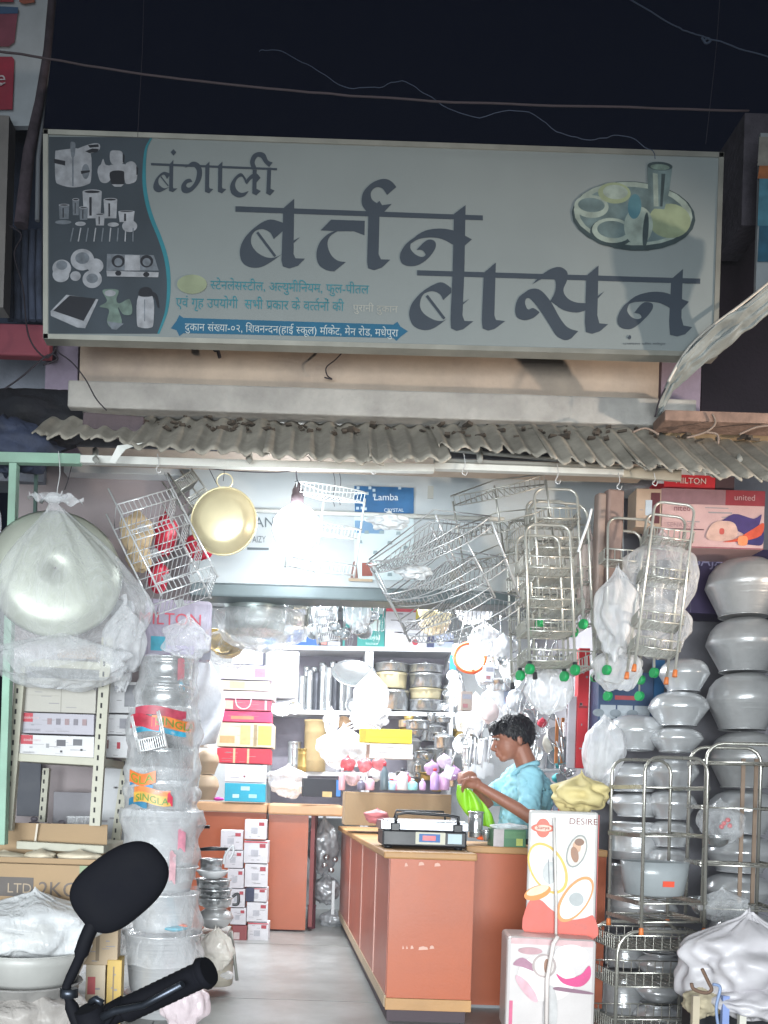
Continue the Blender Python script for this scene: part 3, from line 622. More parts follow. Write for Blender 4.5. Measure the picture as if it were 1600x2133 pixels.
for k in range(14):
    x, y = rnd.uniform(742, 858), rnd.uniform(1015, 1032) if k > 7 else rnd.uniform(1015, 1062)
    if k < 8: x = rnd.uniform(741, 762)
    q4((x-3, y+3), (x+3, y+3), (x+3, y-3), (x-3, y-3), mat('petal', 'b8cbd8', .5), 'printed_petal', .003+.0002*k)
mb = MB(); lay(latin('Lamba'), W(778, 1042, PD-.005), Rv, Uv, mb, size=.05); lay(latin('CRYSTAL'), W(800, 1066, PD-.005), Rv, Uv, mb, size=.025); mb.build('lettering', mat('white_ink', 'd8e4ec', .5), ps)
q4((726, 1210), (776, 1212), (776, 1206), (726, 1204), mat('tan_print', 'b9a58e', .6), 'printed_base', .004)
q4((754, 1200), (776, 1200), (776, 1172), (754, 1172), mat('rust_jar', '9c5a50', .6, var=.3), 'printed_jar', .004)
q4((730, 1204), (746, 1204), (742, 1168), (736, 1170), mat('brown_print', '8d6a62', .6, var=.3), 'printed_figure', .004)
for x, y in ((764, 1108), (795, 1108), (830, 1110), (750, 1128), (812, 1130), (845, 1140), (782, 1150), (846, 1176), (784, 1186), (812, 1196), (848, 1205)):
    q4((x-5, y+4), (x+5, y+4), (x+4, y-3), (x-4, y-3), mat('print_grey', '8fa2a8', .6, var=.3), 'printed_mark', .004)
# left inner side wall (pinkish, behind the bagged bowl) and right wall behind the cartons
o = wbox('side_wall', 20, 960, 402, 1900, 4.95, .05, mat('warm_grey_panel', '9c9294', .8, var=.12, scale=3, dirt='5c575c', dirtamt=.3), 'panel', 'warm grey side wall behind the bagged bowl and wire shelves')
o = wbox('side_wall', 1236, 960, 1720, 2240, 5.0, .05, mat('slate_panel', '87868d', .8, var=.3, scale=3, dirt='2e2c36', dirtamt=.6), 'panel', 'dark grey side wall behind the stacked aluminium pots at the right')
o = wbox('green_post', 6, 963, 22, 1760, 4.02, .05, m_green, 'post', 'mint green painted metal post at the left edge of the shop', bevel=.003)
o = wbox('thin_post', 70, 958, 76, 1100, 4.3, .02, mat('dark_green', '46605a', .6), 'post', 'thin dark green bar behind the big bagged bowl')
wire([(150, 968), (142, 1000), (135, 1020)], 4.1, .002, mk, 'hanging_string', 'thin string slanting beside the hanging bagged bowl', 'string')
# ================================================================ THINGS: generators
m_steel = mat('steel', 'cfd2d4', .24, metal=.85, var=.08, scale=12, bump=.05, bscale=60)
m_alum = mat('aluminium', 'dfe1e4', .2, metal=.5, var=.14, scale=5, brush=True, bump=.22, bscale=30, dirt='8d8f92', dirtamt=.3)
m_alud = mat('aluminium_dull', 'c6c7c8', .3, metal=.42, var=.2, scale=6, brush=True, bump=.22, bscale=26, dirt='77777a', dirtamt=.35)
m_wire = mat('chrome_wire', 'e2e4e6', .25, metal=.35, var=.05)
m_wired = mat('wire_dull', 'a8a9a4', .34, metal=.7, var=.15)
m_brass = mat('brass', 'e6dab4', .34, metal=.38, var=.12, scale=6, bump=.05)
m_gold = mat('brass_deep', 'b59a5c', .35, metal=.6, var=.2, scale=6)
m_film = film('plastic_film'); m_film2 = film('milky_film', (.86, .87, .9), .3, .82, .3, .6, 9); m_film3 = film('clear_film', (.9, .92, .95), .1, .6, .15, .5, 16)
m_carton = mat('cardboard', 'a38a6c', .85, var=.1, scale=4, bump=.1, bscale=60)
m_blackp = mat('black_plastic', '16171d', .4, var=.1)
m_lam = mat('orange_laminate', 'a85430', .42, var=.1, scale=3, bump=.05, bscale=90, dirt='7f4330', dirtamt=.4)
m_lamr = mat('rose_laminate', 'ab6150', .35, var=.14, scale=3, dirt='85483c', dirtamt=.4)
m_woodt = mat('wood_edge', 'ab8254', .5, var=.2, scale=4, bump=.1)
def cm(c, rough=.5, **k): return mat('paint_%s_%s' % (c, rough), c, rough, **k)
def pbox(name, label, cat, x0, y0, x1, y1, d, dep, m, prints=(), text=(), yaw=0, group=None, bevel=.002, lid=None):
    c = W((x0+x1)/2, (y0+y1)/2, d); w = (x1-x0)*S(d); h = (y1-y0)*S(d)
    if isinstance(m, str): m = cm(m)
    o = MB().box((-w/2, 0, 0), (w/2, dep, h)).build(name, m, bevel=bevel, loc=None)
    o.location = (c.x, d, c.z-h/2); o.rotation_euler = (0, 0, yaw); tag(o, label, cat, group)
    for i, pr in enumerate(prints):
        u0, v0, u1, v1, pc = pr[:5]; z = -.0012-.0004*i
        MB().poly([(-w/2+u0*w, z, v0*h), (-w/2+u1*w, z, v0*h), (-w/2+u1*w, z, v1*h), (-w/2+u0*w, z, v1*h)]).build('printed_area', cm(pc, var=.15, scale=25) if isinstance(pc, str) else pc, o, world=False)
    for i, (t, u, v, th, tc) in enumerate(text):
        mb = MB(); lay(latin(t), (-w/2+u*w, -.004-.0004*i, v*h), (1, 0, 0), (0, 0, 1), mb, size=th*h/.7, width=None)
        mb.build('lettering', cm(tc), o, world=False)
    if lid is None and isinstance(m, bpy.types.Material) and w > .05 and m.name.startswith(('paint_c', 'paint_d', 'paint_b', 'carton_grey', 'paint_a')):
        lr = random.Random(int(x0*7+y0)); lm = MB()
        for k in range(lr.randint(4, 8)):
            u = lr.uniform(-.42, .2)*w; vv = lr.uniform(.08, .85)*h; L = lr.uniform(.08, .25)*w; tt = lr.uniform(.012, .03)*h
            lm.poly([(u, -.0009, vv), (u+L, -.0009, vv), (u+L, -.0009, vv+tt), (u, -.0009, vv+tt)])
        lm.build('printed_lines', cm('8f8c90', .6), o, world=False, kind='stuff')
    if lid: MB().box((-w/2-.002, -.003, h*(1-lid)), (w/2+.002, dep+.002, h+.002)).build('lid', m, o, world=False, bevel=.002)
    return o
def lathe_thing(name, label, cat, px, py, d, R, prof, m, group=None, M=None, parts=None, n=28, sc=1):
    """prof in units of R for radius and metres*sc for z; px,py = base centre"""
    c = W(px, py, d); mb = MB().lathe([(r*R, z*sc) for r, z in prof], n=n, M=M)
    o = mb.build(name, m, loc=None); o.location = c; tag(o, label, cat, group)
    for nm, pmb, pm in (parts or []): pmb.build(nm, pm, o, world=False)
    return o
def rim(R, z, r=.004, M=None, n=28, c=(0, 0, 0)):
    return MB().tube([(M @ Vector((R*cos(2*pi*i/n), R*sin(2*pi*i/n), z)) if M else Vector((R*cos(2*pi*i/n), R*sin(2*pi*i/n), z)))+Vector(c) for i in range(n)], r, n=6, closed=True)
def wires(mb, a0, a1, b0, b1, n, r):
    """n wires spread between edge a0-a1 and edge b0-b1"""
    a0, a1, b0, b1 = map(Vector, (a0, a1, b0, b1))
    for i in range(n):
        t = (i+.5)/n; mb.tube([a0.lerp(a1, t), b0.lerp(b1, t)], r*1.25, n=4, cap=False)
def trolley(label, loc, w, dp, h, levels, bh, m, wheels=None, tips=None, rot=(0, 0, 0), group=None, mesh=6, tube=.006, lean=0, name='wire_trolley', bars=False):
    t = thing(name, label, 'rack', loc, group, rot)
    for s_ in (-1, 1):
        y = s_*dp/2; rr = w*.22
        P = [(-w/2, y, 0), (-w/2, y, h-rr)]+[(-w/2+rr-rr*cos(a), y, h-rr+rr*sin(a)) for a in (.4, .8, 1.2, pi/2)]+[(w/2-rr+rr*sin(a), y, h-rr+rr*cos(a)) for a in (0.1, .4, .8, 1.2)]+[(w/2, y, h-rr), (w/2, y, 0)]
        MB().tube(P, tube, n=8).build('end_frame', m, t, world=False)
        if wheels:
            for sx in (-1, 1): MB().lathe([(.001, -.011), (.021, -.011), (.021, -.011), (.023, -.009), (.023, .009), (.021, .011), (.021, .011), (.001, .011)], (sx*w/2, y, -.018), 14, Rz(.3) @ Ry(pi/2)).build('wheel', wheels, t, world=False)
        if tips:
            for sx in (-1, 1): MB().lathe([(.009, -.016), (.011, -.014), (.0095, .012), (.0075, .016)], (sx*w/2, y, 0), 10).build('foot_cap', tips, t, world=False)
    for z in levels:
        mb = MB(); x, y = w/2+.012, dp/2+.0
        for zz in ((z, z+bh) if bh else (z,)): mb.tube([(-x, -y, zz), (x, -y, zz), (x, y, zz), (-x, y, zz)], .0035, n=5, closed=True)
        if bars:
            mb.box((-x-.002, -y, z-.008), (-x+.004, y, z+.010)); mb.box((x-.004, -y, z-.008), (x+.002, y, z+.010))
        wires(mb, (-x, -y, z), (x, -y, z), (-x, y, z), (x, y, z), mesh, .0016); wires(mb, (-x, -y, z), (-x, y, z), (x, -y, z), (x, y, z), mesh+1, .0016)
        if bh:
            for yy in (-y, y): wires(mb, (-x, yy, z), (x, yy, z), (-x, yy, z+bh), (x, yy, z+bh), mesh+1, .002)
            for xx in (-x, x): wires(mb, (xx, -y, z), (xx, y, z), (xx, -y, z+bh), (xx, y, z+bh), mesh+2, .002)
        mb.build('wire_basket', m, t, world=False)
    return t
def corner_rack(label, loc, R, h, tiers, m, rot, group=None, nw=9, post=.005):
    t = thing('corner_rack', label, 'rack', loc, group, rot)
    a0, a1 = radians(-135), radians(-45)
    for a, rr in ((a0, R), (a1, R), (-pi/2, .001)):
        MB().tube([(rr*cos(a), rr*sin(a), -.01), (rr*cos(a), rr*sin(a), h+.02)], post, n=6).build('post', m, t, world=False)
    for k in range(tiers):
        z = h*k/(tiers-1) if tiers > 1 else 0; mb = MB()
        for zz, rr, w_ in ((z, R, .0028), (z+.045, R*1.03, .0032)):
            mb.tube([(0, 0, zz)]+[(rr*cos(a0+(a1-a0)*i/12), rr*sin(a0+(a1-a0)*i/12), zz) for i in range(13)], w_, n=5, closed=True)
        for s_ in (a0, a1):
            e = Vector((cos(s_), sin(s_), 0)); f = Vector((cos(-pi/2), sin(-pi/2), 0))
            for i in range(nw):
                q = (i+.6)/nw*R; lim = math.sqrt(max(0, R*R-(q*sin(pi/4))**2))-0
                A = e*q; B = Vector((0, -1, 0))*0+Vector((A.x, -lim, 0)) if abs(A.x) > 1e-4 else Vector((0, -R, 0))
                mb.tube([A+Vector((0, 0, z)), B+Vector((0, 0, z)), B*1.02+Vector((0, 0, z+.045))], .0018, n=4, cap=False)
        mb.build('wire_shelf', m, t, world=False)
        MB().box((-R*.55, -R*.5-.012, z+.012), (-R*.45, -R*.5-.008, z+.05)).build('fixing_tab', m, t, world=False, bevel=.001) if False else None
    return t
def bag(name, label, px, py, d, r, seed, m=None, cat='plastic bag', amp=.28, fold=.08, flatb=None, fr=2.0, nu=36, nv=26, inner=None, knot=True, group=None):
    c = W(px, py, d)
    def prof(p): return p
    mb = lump((0, 0, 0), r, seed, amp, fr, nu, nv, None, fold)
    for i, p in enumerate(mb.v):
        z = p.z/r[2]
        if z > .45: k = max(.12, 1-(z-.45)*1.5); p.x *= k; p.y *= k
        if flatb is not None and p.z < -flatb: p.z = -flatb
    o = mb.build(name, m or m_film, loc=None, sub=1); o.location = c; tag(o, label, cat, group)
    if knot:
        MB().tube([(0, 0, r[2]*.95), (.004, 0, r[2]*1.08), (-.01, 0, r[2]*1.2)], [.012, .008, .02], n=7).build('knot', m_film2, o, world=False)
    return o
def ladle(label, px, py, d, L, kind=0, tilt=0, group=None, m=None, yaw=0):
    m = m or m_steel
    t = thing('ladle' if kind == 0 else 'spatula' if kind == 1 else 'skimmer' if kind == 2 else 'whisk', label, 'kitchen utensil', W(px, py, d), group, (0, tilt, yaw))
    MB().tube([(0, 0, 0), (0, -.004, -L*.35), (0, 0, -L*.72)], [.004, .006, .0035], n=6).build('handle', m, t, world=False)
    if kind == 0: MB().lathe([(.001, -.03), (.02, -.026), (.034, -.01), (.036, .0)], (0, -.012, -L*.78), 14, Rx(.9)).build('bowl', m, t, world=False, solid=.002)
    elif kind == 1: MB().box((-.03, -.002, -L), (.03, .001, -L*.7)).build('blade', m, t, world=False)
    elif kind == 2: MB().lathe([(.001, -.006), (.045, -.002), (.05, .004)], (0, -.004, -L*.86), 18, Rx(pi/2-.15)).build('disc', m, t, world=False, solid=.002)
    else:
        mb = MB()
        for k in range(4):
            a = k*pi/4; mb.tube([(0, 0, -L*.7)]+[(.02*sin(q)*cos(a), .02*sin(q)*sin(a), -L*.7-.09*(1-cos(q))/2-.0) for q in (.6, 1.2, 1.8, 2.4, 3.1)], .0012, n=4)
        mb.build('wires', m, t, world=False)
    return t
HANDI = lambda h: [(.5, 0), (.62, .005), (.66, .02*h/.25), (.98, h*.44), (1, h*.5), (.98, h*.55), (.86, h*.72), (.62, h*.86), (.56, h*.9), (.58, h*.95), (.68, h)]
DOME = lambda h: [(.6, 0), (.63, h*.03), (.96, h*.46), (1, h*.51), (.985, h*.57), (.9, h*.75), (.74, h*.88), (.5, h*.97), (.2, h)]
def pot(label, px, ybot, d, hw, ytop, m, kind='dome', group=None, cat='pot', name='cooking_pot', handles=False):
    R = hw*S(d); h = (ybot-ytop)*S(d)
    if kind == 'dome': pr = DOME(h); caps = dict(cap1=True)
    elif kind == 'handi': pr = HANDI(h); caps = {}
    elif kind == 'pan': pr = [(.86, 0), (.93, .006), (.97, h*.9), (1.02, h), (.98, h), (.93, h*.2), (.85, .012), (.05, .01)]; caps = {}
    elif kind == 'lidded': pr = [(.88, 0), (.95, .008), (.97, h*.62), (1.04, h*.64), (1.04, h*.68), (.95, h*.72), (.6, h*.86), (.15, h*.9), (.12, h*.97), (.16, h), (.02, h)]; caps = {}
    elif kind == 'bucket': pr = [(.78, 0), (.8, .004), (.82, .02), (.97, h*.96), (1.03, h*.975), (1.03, h), (.96, h*.98), (.8, .05), (.02, .04)]; caps = {}
    elif kind == 'can': pr = [(.9, 0), (.95, .006), (.95, h*.2), (.975, h*.22), (.95, h*.24), (.95, h*.75), (.975, h*.77), (.95, h*.79), (.95, h*.93), (1.0, h*.95), (1.0, h), (.5, h*1.01), (.02, h*1.01)]; caps = {}
    elif kind == 'bowl': pr = [(.4, 0), (.5, .004), (.8, h*.35), (.97, h*.8), (1.03, h), (1.0, h), (.93, h*.8), (.75, h*.35), (.45, .01), (.02, .008)]; caps = {}
    c = W(px, ybot, d); mb = MB().lathe([(r*R, z) for r, z in pr], n=32, **caps)
    if R > .05:
        for v in mb.v:
            k_ = 1+.022*noise.noise(Vector((v.x*9+px, v.y*9, v.z*11+ybot)))+.01*noise.noise(Vector((v.x*30+px, v.y*30, v.z*30))); v.x *= k_; v.y *= k_
    o = mb.build(name, m, loc=None); o.location = c; tag(o, label, cat, group)
    rp = {'dome': (.62, 0), 'handi': (.68, h), 'pan': (1.01, h), 'lidded': (1.04, h*.66), 'bucket': (1.03, h*.985), 'can': (1.0, h*.97), 'bowl': (1.02, h)}[kind]
    rim(rp[0]*R, rp[1], .0035).build('rim', m, o, world=False)
    if kind in ('lidded',): MB().ball((0, 0, h*.98), (.02, .02, .012), 10).build('lid_knob', m, o, world=False)
    if handles:
        for s_ in (-1, 1): MB().tube([(s_*R*.95, -.03, h*.5), (s_*(R+.03), -.03, h*.5), (s_*(R+.03), .03, h*.5), (s_*R*.95, .03, h*.5)], .005, n=6).build('handle', m, o, world=False)
    return o

# ================================================================ HANGING THINGS
bulb = thing('light_bulb', 'glowing white bulb hanging on a cord in the middle of the shop front', 'light bulb', W(618, 1010, 4.3))
bc = W(618, 1096, 4.3)
MB().lathe([(.001, -.118), (.05, -.107), (.092, -.07), (.112, -.02), (.108, .025), (.08, .066), (.045, .09), (.024, .1), (.02, .108)], bc, 24).build('glass_globe', mat('bulb_glow', 'f4faff', .5, emit=33, var=0), bulb)  # globe made larger than the bulb to take in its glow
MB().lathe([(.021, .1), (.03, .106), (.03, .145), (.026, .15), (.026, .17), (.012, .2), (.006, .21)], bc, 16, cap1=True).build('holder', mat('bakelite', '5d5156', .5), bulb)
wp = [W(620, 962, 4.15), W(617, 985, 4.25), W(619, 1000, 4.3)]+[bc+Vector((0, 0, .2))]
MB().tube(wp, .003, n=6).build('cord', mk, bulb)
wire([(405, 965), (430, 975), (500, 982), (570, 984), (615, 980), (655, 974), (700, 976)], 4.25, .0025, mk, 'lamp_cable', 'black cable looping under the awning rail beside the bulb', 'cable')
wire([(430, 965), (440, 985), (452, 1008), (470, 1030)], 4.3, .0018, mk, 'lamp_cable', 'thin cable dropping behind the brass pan', 'cable')
wire([(620, 962), (632, 972), (648, 960), (640, 950)], 4.2, .002, mk, 'lamp_cable', 'twisted cable ends knotted above the bulb', 'cable')
for i, (x, y) in enumerate(((692, 975), (704, 972))): wire([(x, y), (x+6, y+30), (x+2, y+60), (x+5, y+80)], 4.6, .0016, mw1, 'hanging_string', ('left', 'right')[i]+' one of two thin strings on the header panel left of the blue poster', 'string')
# brass pan hung by its ring
bp = thing('brass_pan', 'round brass pan hanging by a ring left of the bulb', 'pan', W(466, 1155, 4.15))
c = W(466, 1086, 4.15); R = 69*S(4.15); Mx = Rz(-.12) @ Rx(pi/2+.08)
MB().lathe([(.001, -.0525), (R*.62, -.052), (R*.8, -.04), (R*.95, -.008), (R, 0), (R*.985, .004), (R*.93, -.006), (R*.78, -.033), (R*.6, -.046), (.001, -.0455)][::-1], c, 40, Mx @ Matrix.Diagonal((1, 1, -1)), cap0=False).build('bowl', m_brass, bp)
rim(R, 0, .005, Mx, 36, c).build('rim', m_brass, bp)
MB().tube([c+Vector((.036*sin(a), -.01, R+.03+.034*cos(a))) for a in [2*pi*i/16 for i in range(16)]], .0032, n=6, closed=True).build('ring_handle', m_brass, bp)
wire([(466, 958), (467, 985), (465, 1002)], 4.13, .0015, mk, 'hanging_hook', 'thin wire hook holding the ring of the brass pan', 'hook')
def hook(px, py, py2, d, label):
    wire([(px, py), (px+3, (py+py2)/2), (px-3, py2-6), (px+4, py2), (px+8, py2-8)], d, .002, m_wire, 'hanging_hook', label, 'hook')
hook(328, 945, 985, 4.0, 'wire hook holding the tilted wire rack left of the brass pan'); hook(966, 945, 990, 4.0, 'wire hook above the stacked corner racks'); hook(1160, 965, 1008, 4.0, 'wire hook above the trolley racks with green wheels')
hook(1288, 985, 1020, 4.0, 'wire hook above the brown tray stack'); hook(776, 955, 988, 4.05, 'empty wire hook hanging over the blue poster'); hook(122, 940, 1030, 4.0, 'wire hook holding the big bagged bowl'); hook(1362, 985, 1012, 4.0, 'wire hook above the rightmost hanging rack')
# big steel bowl in its bag
bb = thing('bagged_bowl', 'large steel bowl tied in a clear plastic bag hanging at the left edge', 'bowl', W(115, 1320, 4.05))
c = W(116, 1196, 4.05); R = 133*S(4.05); Mx = Rz(.25) @ Rx(pi/2-.1)
MB().lathe([(R, 0), (R*1.02, .004), (R*.97, .02), (R*.88, .05), (R*.78, .066), (R*.6, .076), (R*.3, .082), (.005, .083)], c, 44, Mx, cap0=False).build('bowl', mat('green_steel', 'c2c7ba', .4, metal=.3, var=.1, scale=3, bump=.05), bb, solid=.003)
rim(R*1.01, .002, .005, Mx, 44, c).build('rim', m_steel, bb)
MB().tube([c+Vector((.06*cos(a)-.005, -.03, R+.02+.03*sin(a))) for a in [pi*i/10 for i in range(11)]], .007, n=6).build('handle', m_steel, bb)
kn = W(112, 1046, 3.98)
def skirt(u, v):
    a = 2*pi*u
    if v < .12: r = .02+.02*abs(.12-v)/.12*2; z = kn.z+.03-.04*v/.12; x = kn.x+r*cos(a); y = kn.y+r*sin(a)*.7; return Vector((x, y, z))
    t = (v-.12)/.88; k = sin(min(1, t*1.35)*pi/2)
    rx = .025+(.31+.03*t)*k; ry = .03+.2*k
    if t > .74: q = (t-.74)/.26; rx *= 1-.25*q; ry *= 1-.6*q
    f = 1+.07*(1-t)*sin(a*9+1)+.05*sin(a*15+t*3)*(1-.5*t)+.07*noise.noise(Vector((cos(a)*2, sin(a)*2, t*3)))
    x = kn.x+(.03+.09*t)*t*cos(0)+rx*f*cos(a); y = kn.y+.05+ry*f*sin(a); z = kn.z-.01-t*(.64+.1*cos(a+2.6)*t)
    return Vector((x, y, z))
MB().grid(skirt, 72, 34, wrap=True).build('clear_bag', m_film3, bb)
MB().ball(kn+Vector((0, 0, .02)), (.035, .025, .022), 12).build('bag_knot', m_film2, bb)
MB().grid(lambda u, v: kn+Vector((-.02-.09*u, -.01+.02*sin(v*9), .03+.03*v*u-.02+.015*sin(u*9+v*4))), 8, 5).build('bag_ear', m_film2, bb)
MB().grid(lambda u, v: kn+Vector((.02+.11*u, -.01+.02*sin(v*9), .01+.05*v*(1-.4*u)-.02+.012*sin(u*9+v*4))), 8, 5).build('bag_ear', m_film2, bb)
bag('plastic_bag', 'milky plastic bag drooping under the big bagged bowl onto the metal shelf', 120, 1375, 4.02, (.3, .12, .12), 21, m_film, amp=.3, fold=.06, knot=False)
bag('plastic_bag', 'hazy plastic bag hanging behind the slotted shelf top right corner', 258, 1330, 4.15, (.09, .08, .16), 22, m_film2, amp=.35)
# white thing at the very left edge
o = pot('white rounded vessel at the far left edge beside the green post', -8, 1135, 4.1, 10, 1060, cm('c9ccd0'), 'dome', name='white_vessel')
# tilted wire rack on the left
def tier_rack(label, loc, w, dp, tiers, gap, m, rot, name='wire_rack'):
    t = thing(name, label, 'rack', loc, None, rot)
    for sx in (-1, 1):
        for y in (-dp/2, dp/2): MB().tube([(sx*w/2, y, -.01), (sx*w/2, y, gap*tiers)], .0045, n=6).build('post', m, t, world=False)
    for k in range(tiers):
        z = k*gap; mb = MB(); x, y = w/2, dp/2
        for zz in (z, z+.05): mb.tube([(-x, -y, zz), (x, -y, zz), (x, y, zz), (-x, y, zz)], .003, n=5, closed=True)
        wires(mb, (-x, -y, z), (x, -y, z), (-x, y, z), (x, y, z), 12, .0018)
        wires(mb, (-x, -y, z), (x, -y, z), (-x, -y, z+.05), (x, -y, z+.05), 12, .002)
        wires(mb, (x, -y, z), (x, y, z), (x, -y, z+.05), (x, y, z+.05), 8, .002)
        mb.build('wire_shelf', m, t, world=False)
        MB().box((-.03, -.004+y, z+.0), (.01, .0+y, z+.035)).build('fixing_tab', m, t, world=False, bevel=.001)
    return t
tier_rack('tilted four tier wire rack hanging between the bagged bowl and the brass pan', W(388, 1240, 4.05), .27, .2, 4, .135, m_wire, (radians(-18), radians(-24), radians(22)))
tier_rack('dark folded wire rack hanging behind the brass pan', W(440, 1090, 4.5), .12, .1, 3, .1, m_wired, (radians(-10), radians(-38), radians(30)))
# parcels behind that rack
o = bag('paper_parcel', 'tan paper parcel with dark strap hanging behind the tilted wire rack', 285, 1105, 4.3, (.075, .06, .1), 31, mat('tan_paper', 'c2ac8b', .8, var=.15, bump=.4), cat='parcel', amp=.2, knot=False)
o = bag('paper_parcel', 'lower tan paper parcel tied behind the tilted wire rack', 290, 1160, 4.3, (.06, .05, .07), 32, MATS['tan_paper'], cat='parcel', amp=.2, knot=False)
m_redp = mat('red_plastic', 'b4203c', .35, var=.3, scale=8, bump=.4)
bag('red_packet', 'crumpled red plastic packet hanging behind the tilted wire rack', 345, 1110, 4.4, (.055, .05, .11), 33, m_redp, cat='packet', amp=.22, knot=False)
bag('red_packet', 'red packet peeping out below the brass pan', 415, 1135, 4.4, (.07, .05, .07), 34, m_redp, cat='packet', amp=.22, knot=False)
bag('red_packet', 'red packet low behind the bottom shelf of the tilted wire rack', 330, 1200, 4.4, (.05, .04, .08), 35, m_redp, cat='packet', amp=.22, knot=False)
# faint wire rack behind the bulb
corner_rack('white wire corner rack hanging right behind the glowing bulb', W(655, 1190, 4.55), .24, .34, 3, mat('white_wire', 'dfe6e8', .4), (radians(12), radians(4), radians(10)))
# corner racks cluster
m_cw = mat('corner_wire', 'd4d7d9', .25, metal=.4)
corner_rack('highest of the chrome corner racks, hung at a slant right of the blue poster', W(975, 1235, 4.3), .38, .4, 3, m_cw, (radians(44), radians(-14), radians(-26)), nw=13)
corner_rack('middle chrome corner rack nested in the slanted cluster right of the blue poster', W(965, 1225, 4.2), .33, .3, 3, m_cw, (radians(40), radians(-12), radians(-40)), nw=12)
corner_rack('innermost chrome corner rack against the header panel in the slanted cluster', W(1050, 1150, 4.5), .3, .3, 3, m_wired, (radians(25), radians(-12), radians(-10)), nw=9)
for x, y, s_, lb_ in ((812, 1085, 1, 'bundle of white cable ties at the left tip of the upper corner rack'), (862, 1190, .9, 'bundle of white wrap hanging at the left tip of the lower corner rack')):
    bag('white_wrap', lb_, x, y, 4.0, (.075*s_, .04, .035*s_), 40+x, mat('white_wrap', 'dfe3e6', .5, bump=.6), cat='wrapping', amp=.6, knot=False)
for px, py, lb_ in ((897, 1025, 'upper dark tab'), (943, 1203, 'lower dark tab')):
    wbox('fixing_plate', px-6, py-13, px+6, py+13, 3.98, .004, m_wired, 'plate', lb_+' with a screw hole on the corner rack cluster')
# trolleys with green wheels
m_gw = mat('green_wheel', '1fa05a', .4); m_tip = mat('black_rubber', '2a2a30', .7); m_ow = mat('orange_foot', 'd9793f', .5)
m_tw = mat('trolley_tube', 'c4c4bd', .28, metal=.5, var=.1)
trolley('narrow hanging chrome trolley with green wheels nearest the camera', W(1140, 1393, 3.95), .2, .12, .62, (.02, .15, .29, .43), .05, m_tw, m_gw, m_tip, (radians(-6), radians(-1.5), radians(6)), mesh=6)
trolley('second hanging trolley with green wheels nested behind the first', W(1160, 1300, 4.15), .2, .12, .62, (.05, .2, .34, .48), .05, m_tw, m_gw, None, (radians(-8), radians(-1.5), radians(4)), mesh=7)
trolley('wide hanging wire trolley enclosing the narrow ones with green wheels', W(1152, 1420, 4.3), .3, .24, .82, (.05, .25, .45, .65), .07, m_tw, None, m_tip, (radians(-5), radians(-2), radians(12)), mesh=8)
trolley('hanging trolley with slanted legs and orange feet at the upper right', W(1355, 1405, 3.95), .17, .12, .76, (.1, .22, .42, .6), .04, m_tw, None, m_ow, (radians(-8), radians(7), radians(-6)), mesh=7)
trolley('hanging trolley with green wheels half hidden by bags right of the brown trays', W(1300, 1398, 4.2), .22, .14, .7, (.1, .3, .5), .05, m_tw, m_gw, None, (radians(-6), radians(1), radians(4)), mesh=7)
t = thing('wheel_pair_rack', 'short hanging wire rack with green wheels before the blue box', 'rack', W(1300, 1475, 4.3))
for x in (1266, 1332):
    MB().tube([W(x, 1440, 4.3), W(x, 1395, 4.3)], .004).build('leg', m_tw, t); MB().lathe([(.001, -.011), (.021, -.011), (.021, -.011), (.023, -.009), (.023, .009), (.021, .011), (.021, .011), (.001, .011)], W(x, 1450, 4.3), 14, Rz(.5) @ Ry(pi/2)).build('wheel', m_gw, t)
MB().tube([W(1258, 1395, 4.3), W(1340, 1397, 4.3)], .004).build('crossbar', m_tw, t)
# brown trays and bags at right
for i, (x0, x1, y0, y1, c_) in enumerate(((1243, 1262, 1025, 1270, '93827a'), (1262, 1300, 1018, 1300, '8c7770'))):
    pbox('tray_stack', ('narrow grey brown tray standing beside the trolley with green wheels', 'tall brown tray hung on edge left of the rightmost hanging rack')[i], 'tray', x0, y0, x1, y1, 4.25+.03*i, .05, mat('tray_'+c_, c_, .5, var=.2, bump=.2), yaw=.2, bevel=.012)
bag('plastic_bag', 'clear bag of wire baskets hanging on the rightmost rack, upper one', 1375, 1200, 4.12, (.165, .12, .2), 51, m_film3, amp=.22, flatb=.17, knot=False)
bag('plastic_bag', 'clear bag bulging below the rightmost hanging rack', 1365, 1300, 4.15, (.15, .12, .14), 52, m_film3, amp=.3, knot=False)
bag('plastic_bag', 'long folded plastic bag drooping left of the rightmost hanging rack', 1285, 1275, 4.1, (.09, .08, .2), 53, m_film2, amp=.4, knot=False)
bag('plastic_bag', 'milky bag of small things over the dark blue box', 1285, 1390, 4.2, (.11, .08, .1), 54, m_film2, amp=.3, knot=False)
bag('plastic_bag', 'pale plastic sheet bag hanging under the green wheeled trolley', 1145, 1430, 4.3, (.11, .07, .12), 55, m_film2, amp=.2, knot=False)
bag('plastic_bag', 'thin pinkish bag hanging between the trolleys and the brown trays', 1222, 1180, 4.35, (.04, .04, .22), 56, film('pink_film', (.8, .66, .62), .3, .8), amp=.4, knot=False)
wire([(1232, 1060), (1226, 1085), (1212, 1125), (1204, 1150)], 3.9, .006, mat('white_strap', 'e4e6e8', .5), 'white_strap', 'white curved strap hanging right of the green wheeled trolley', 'strap')
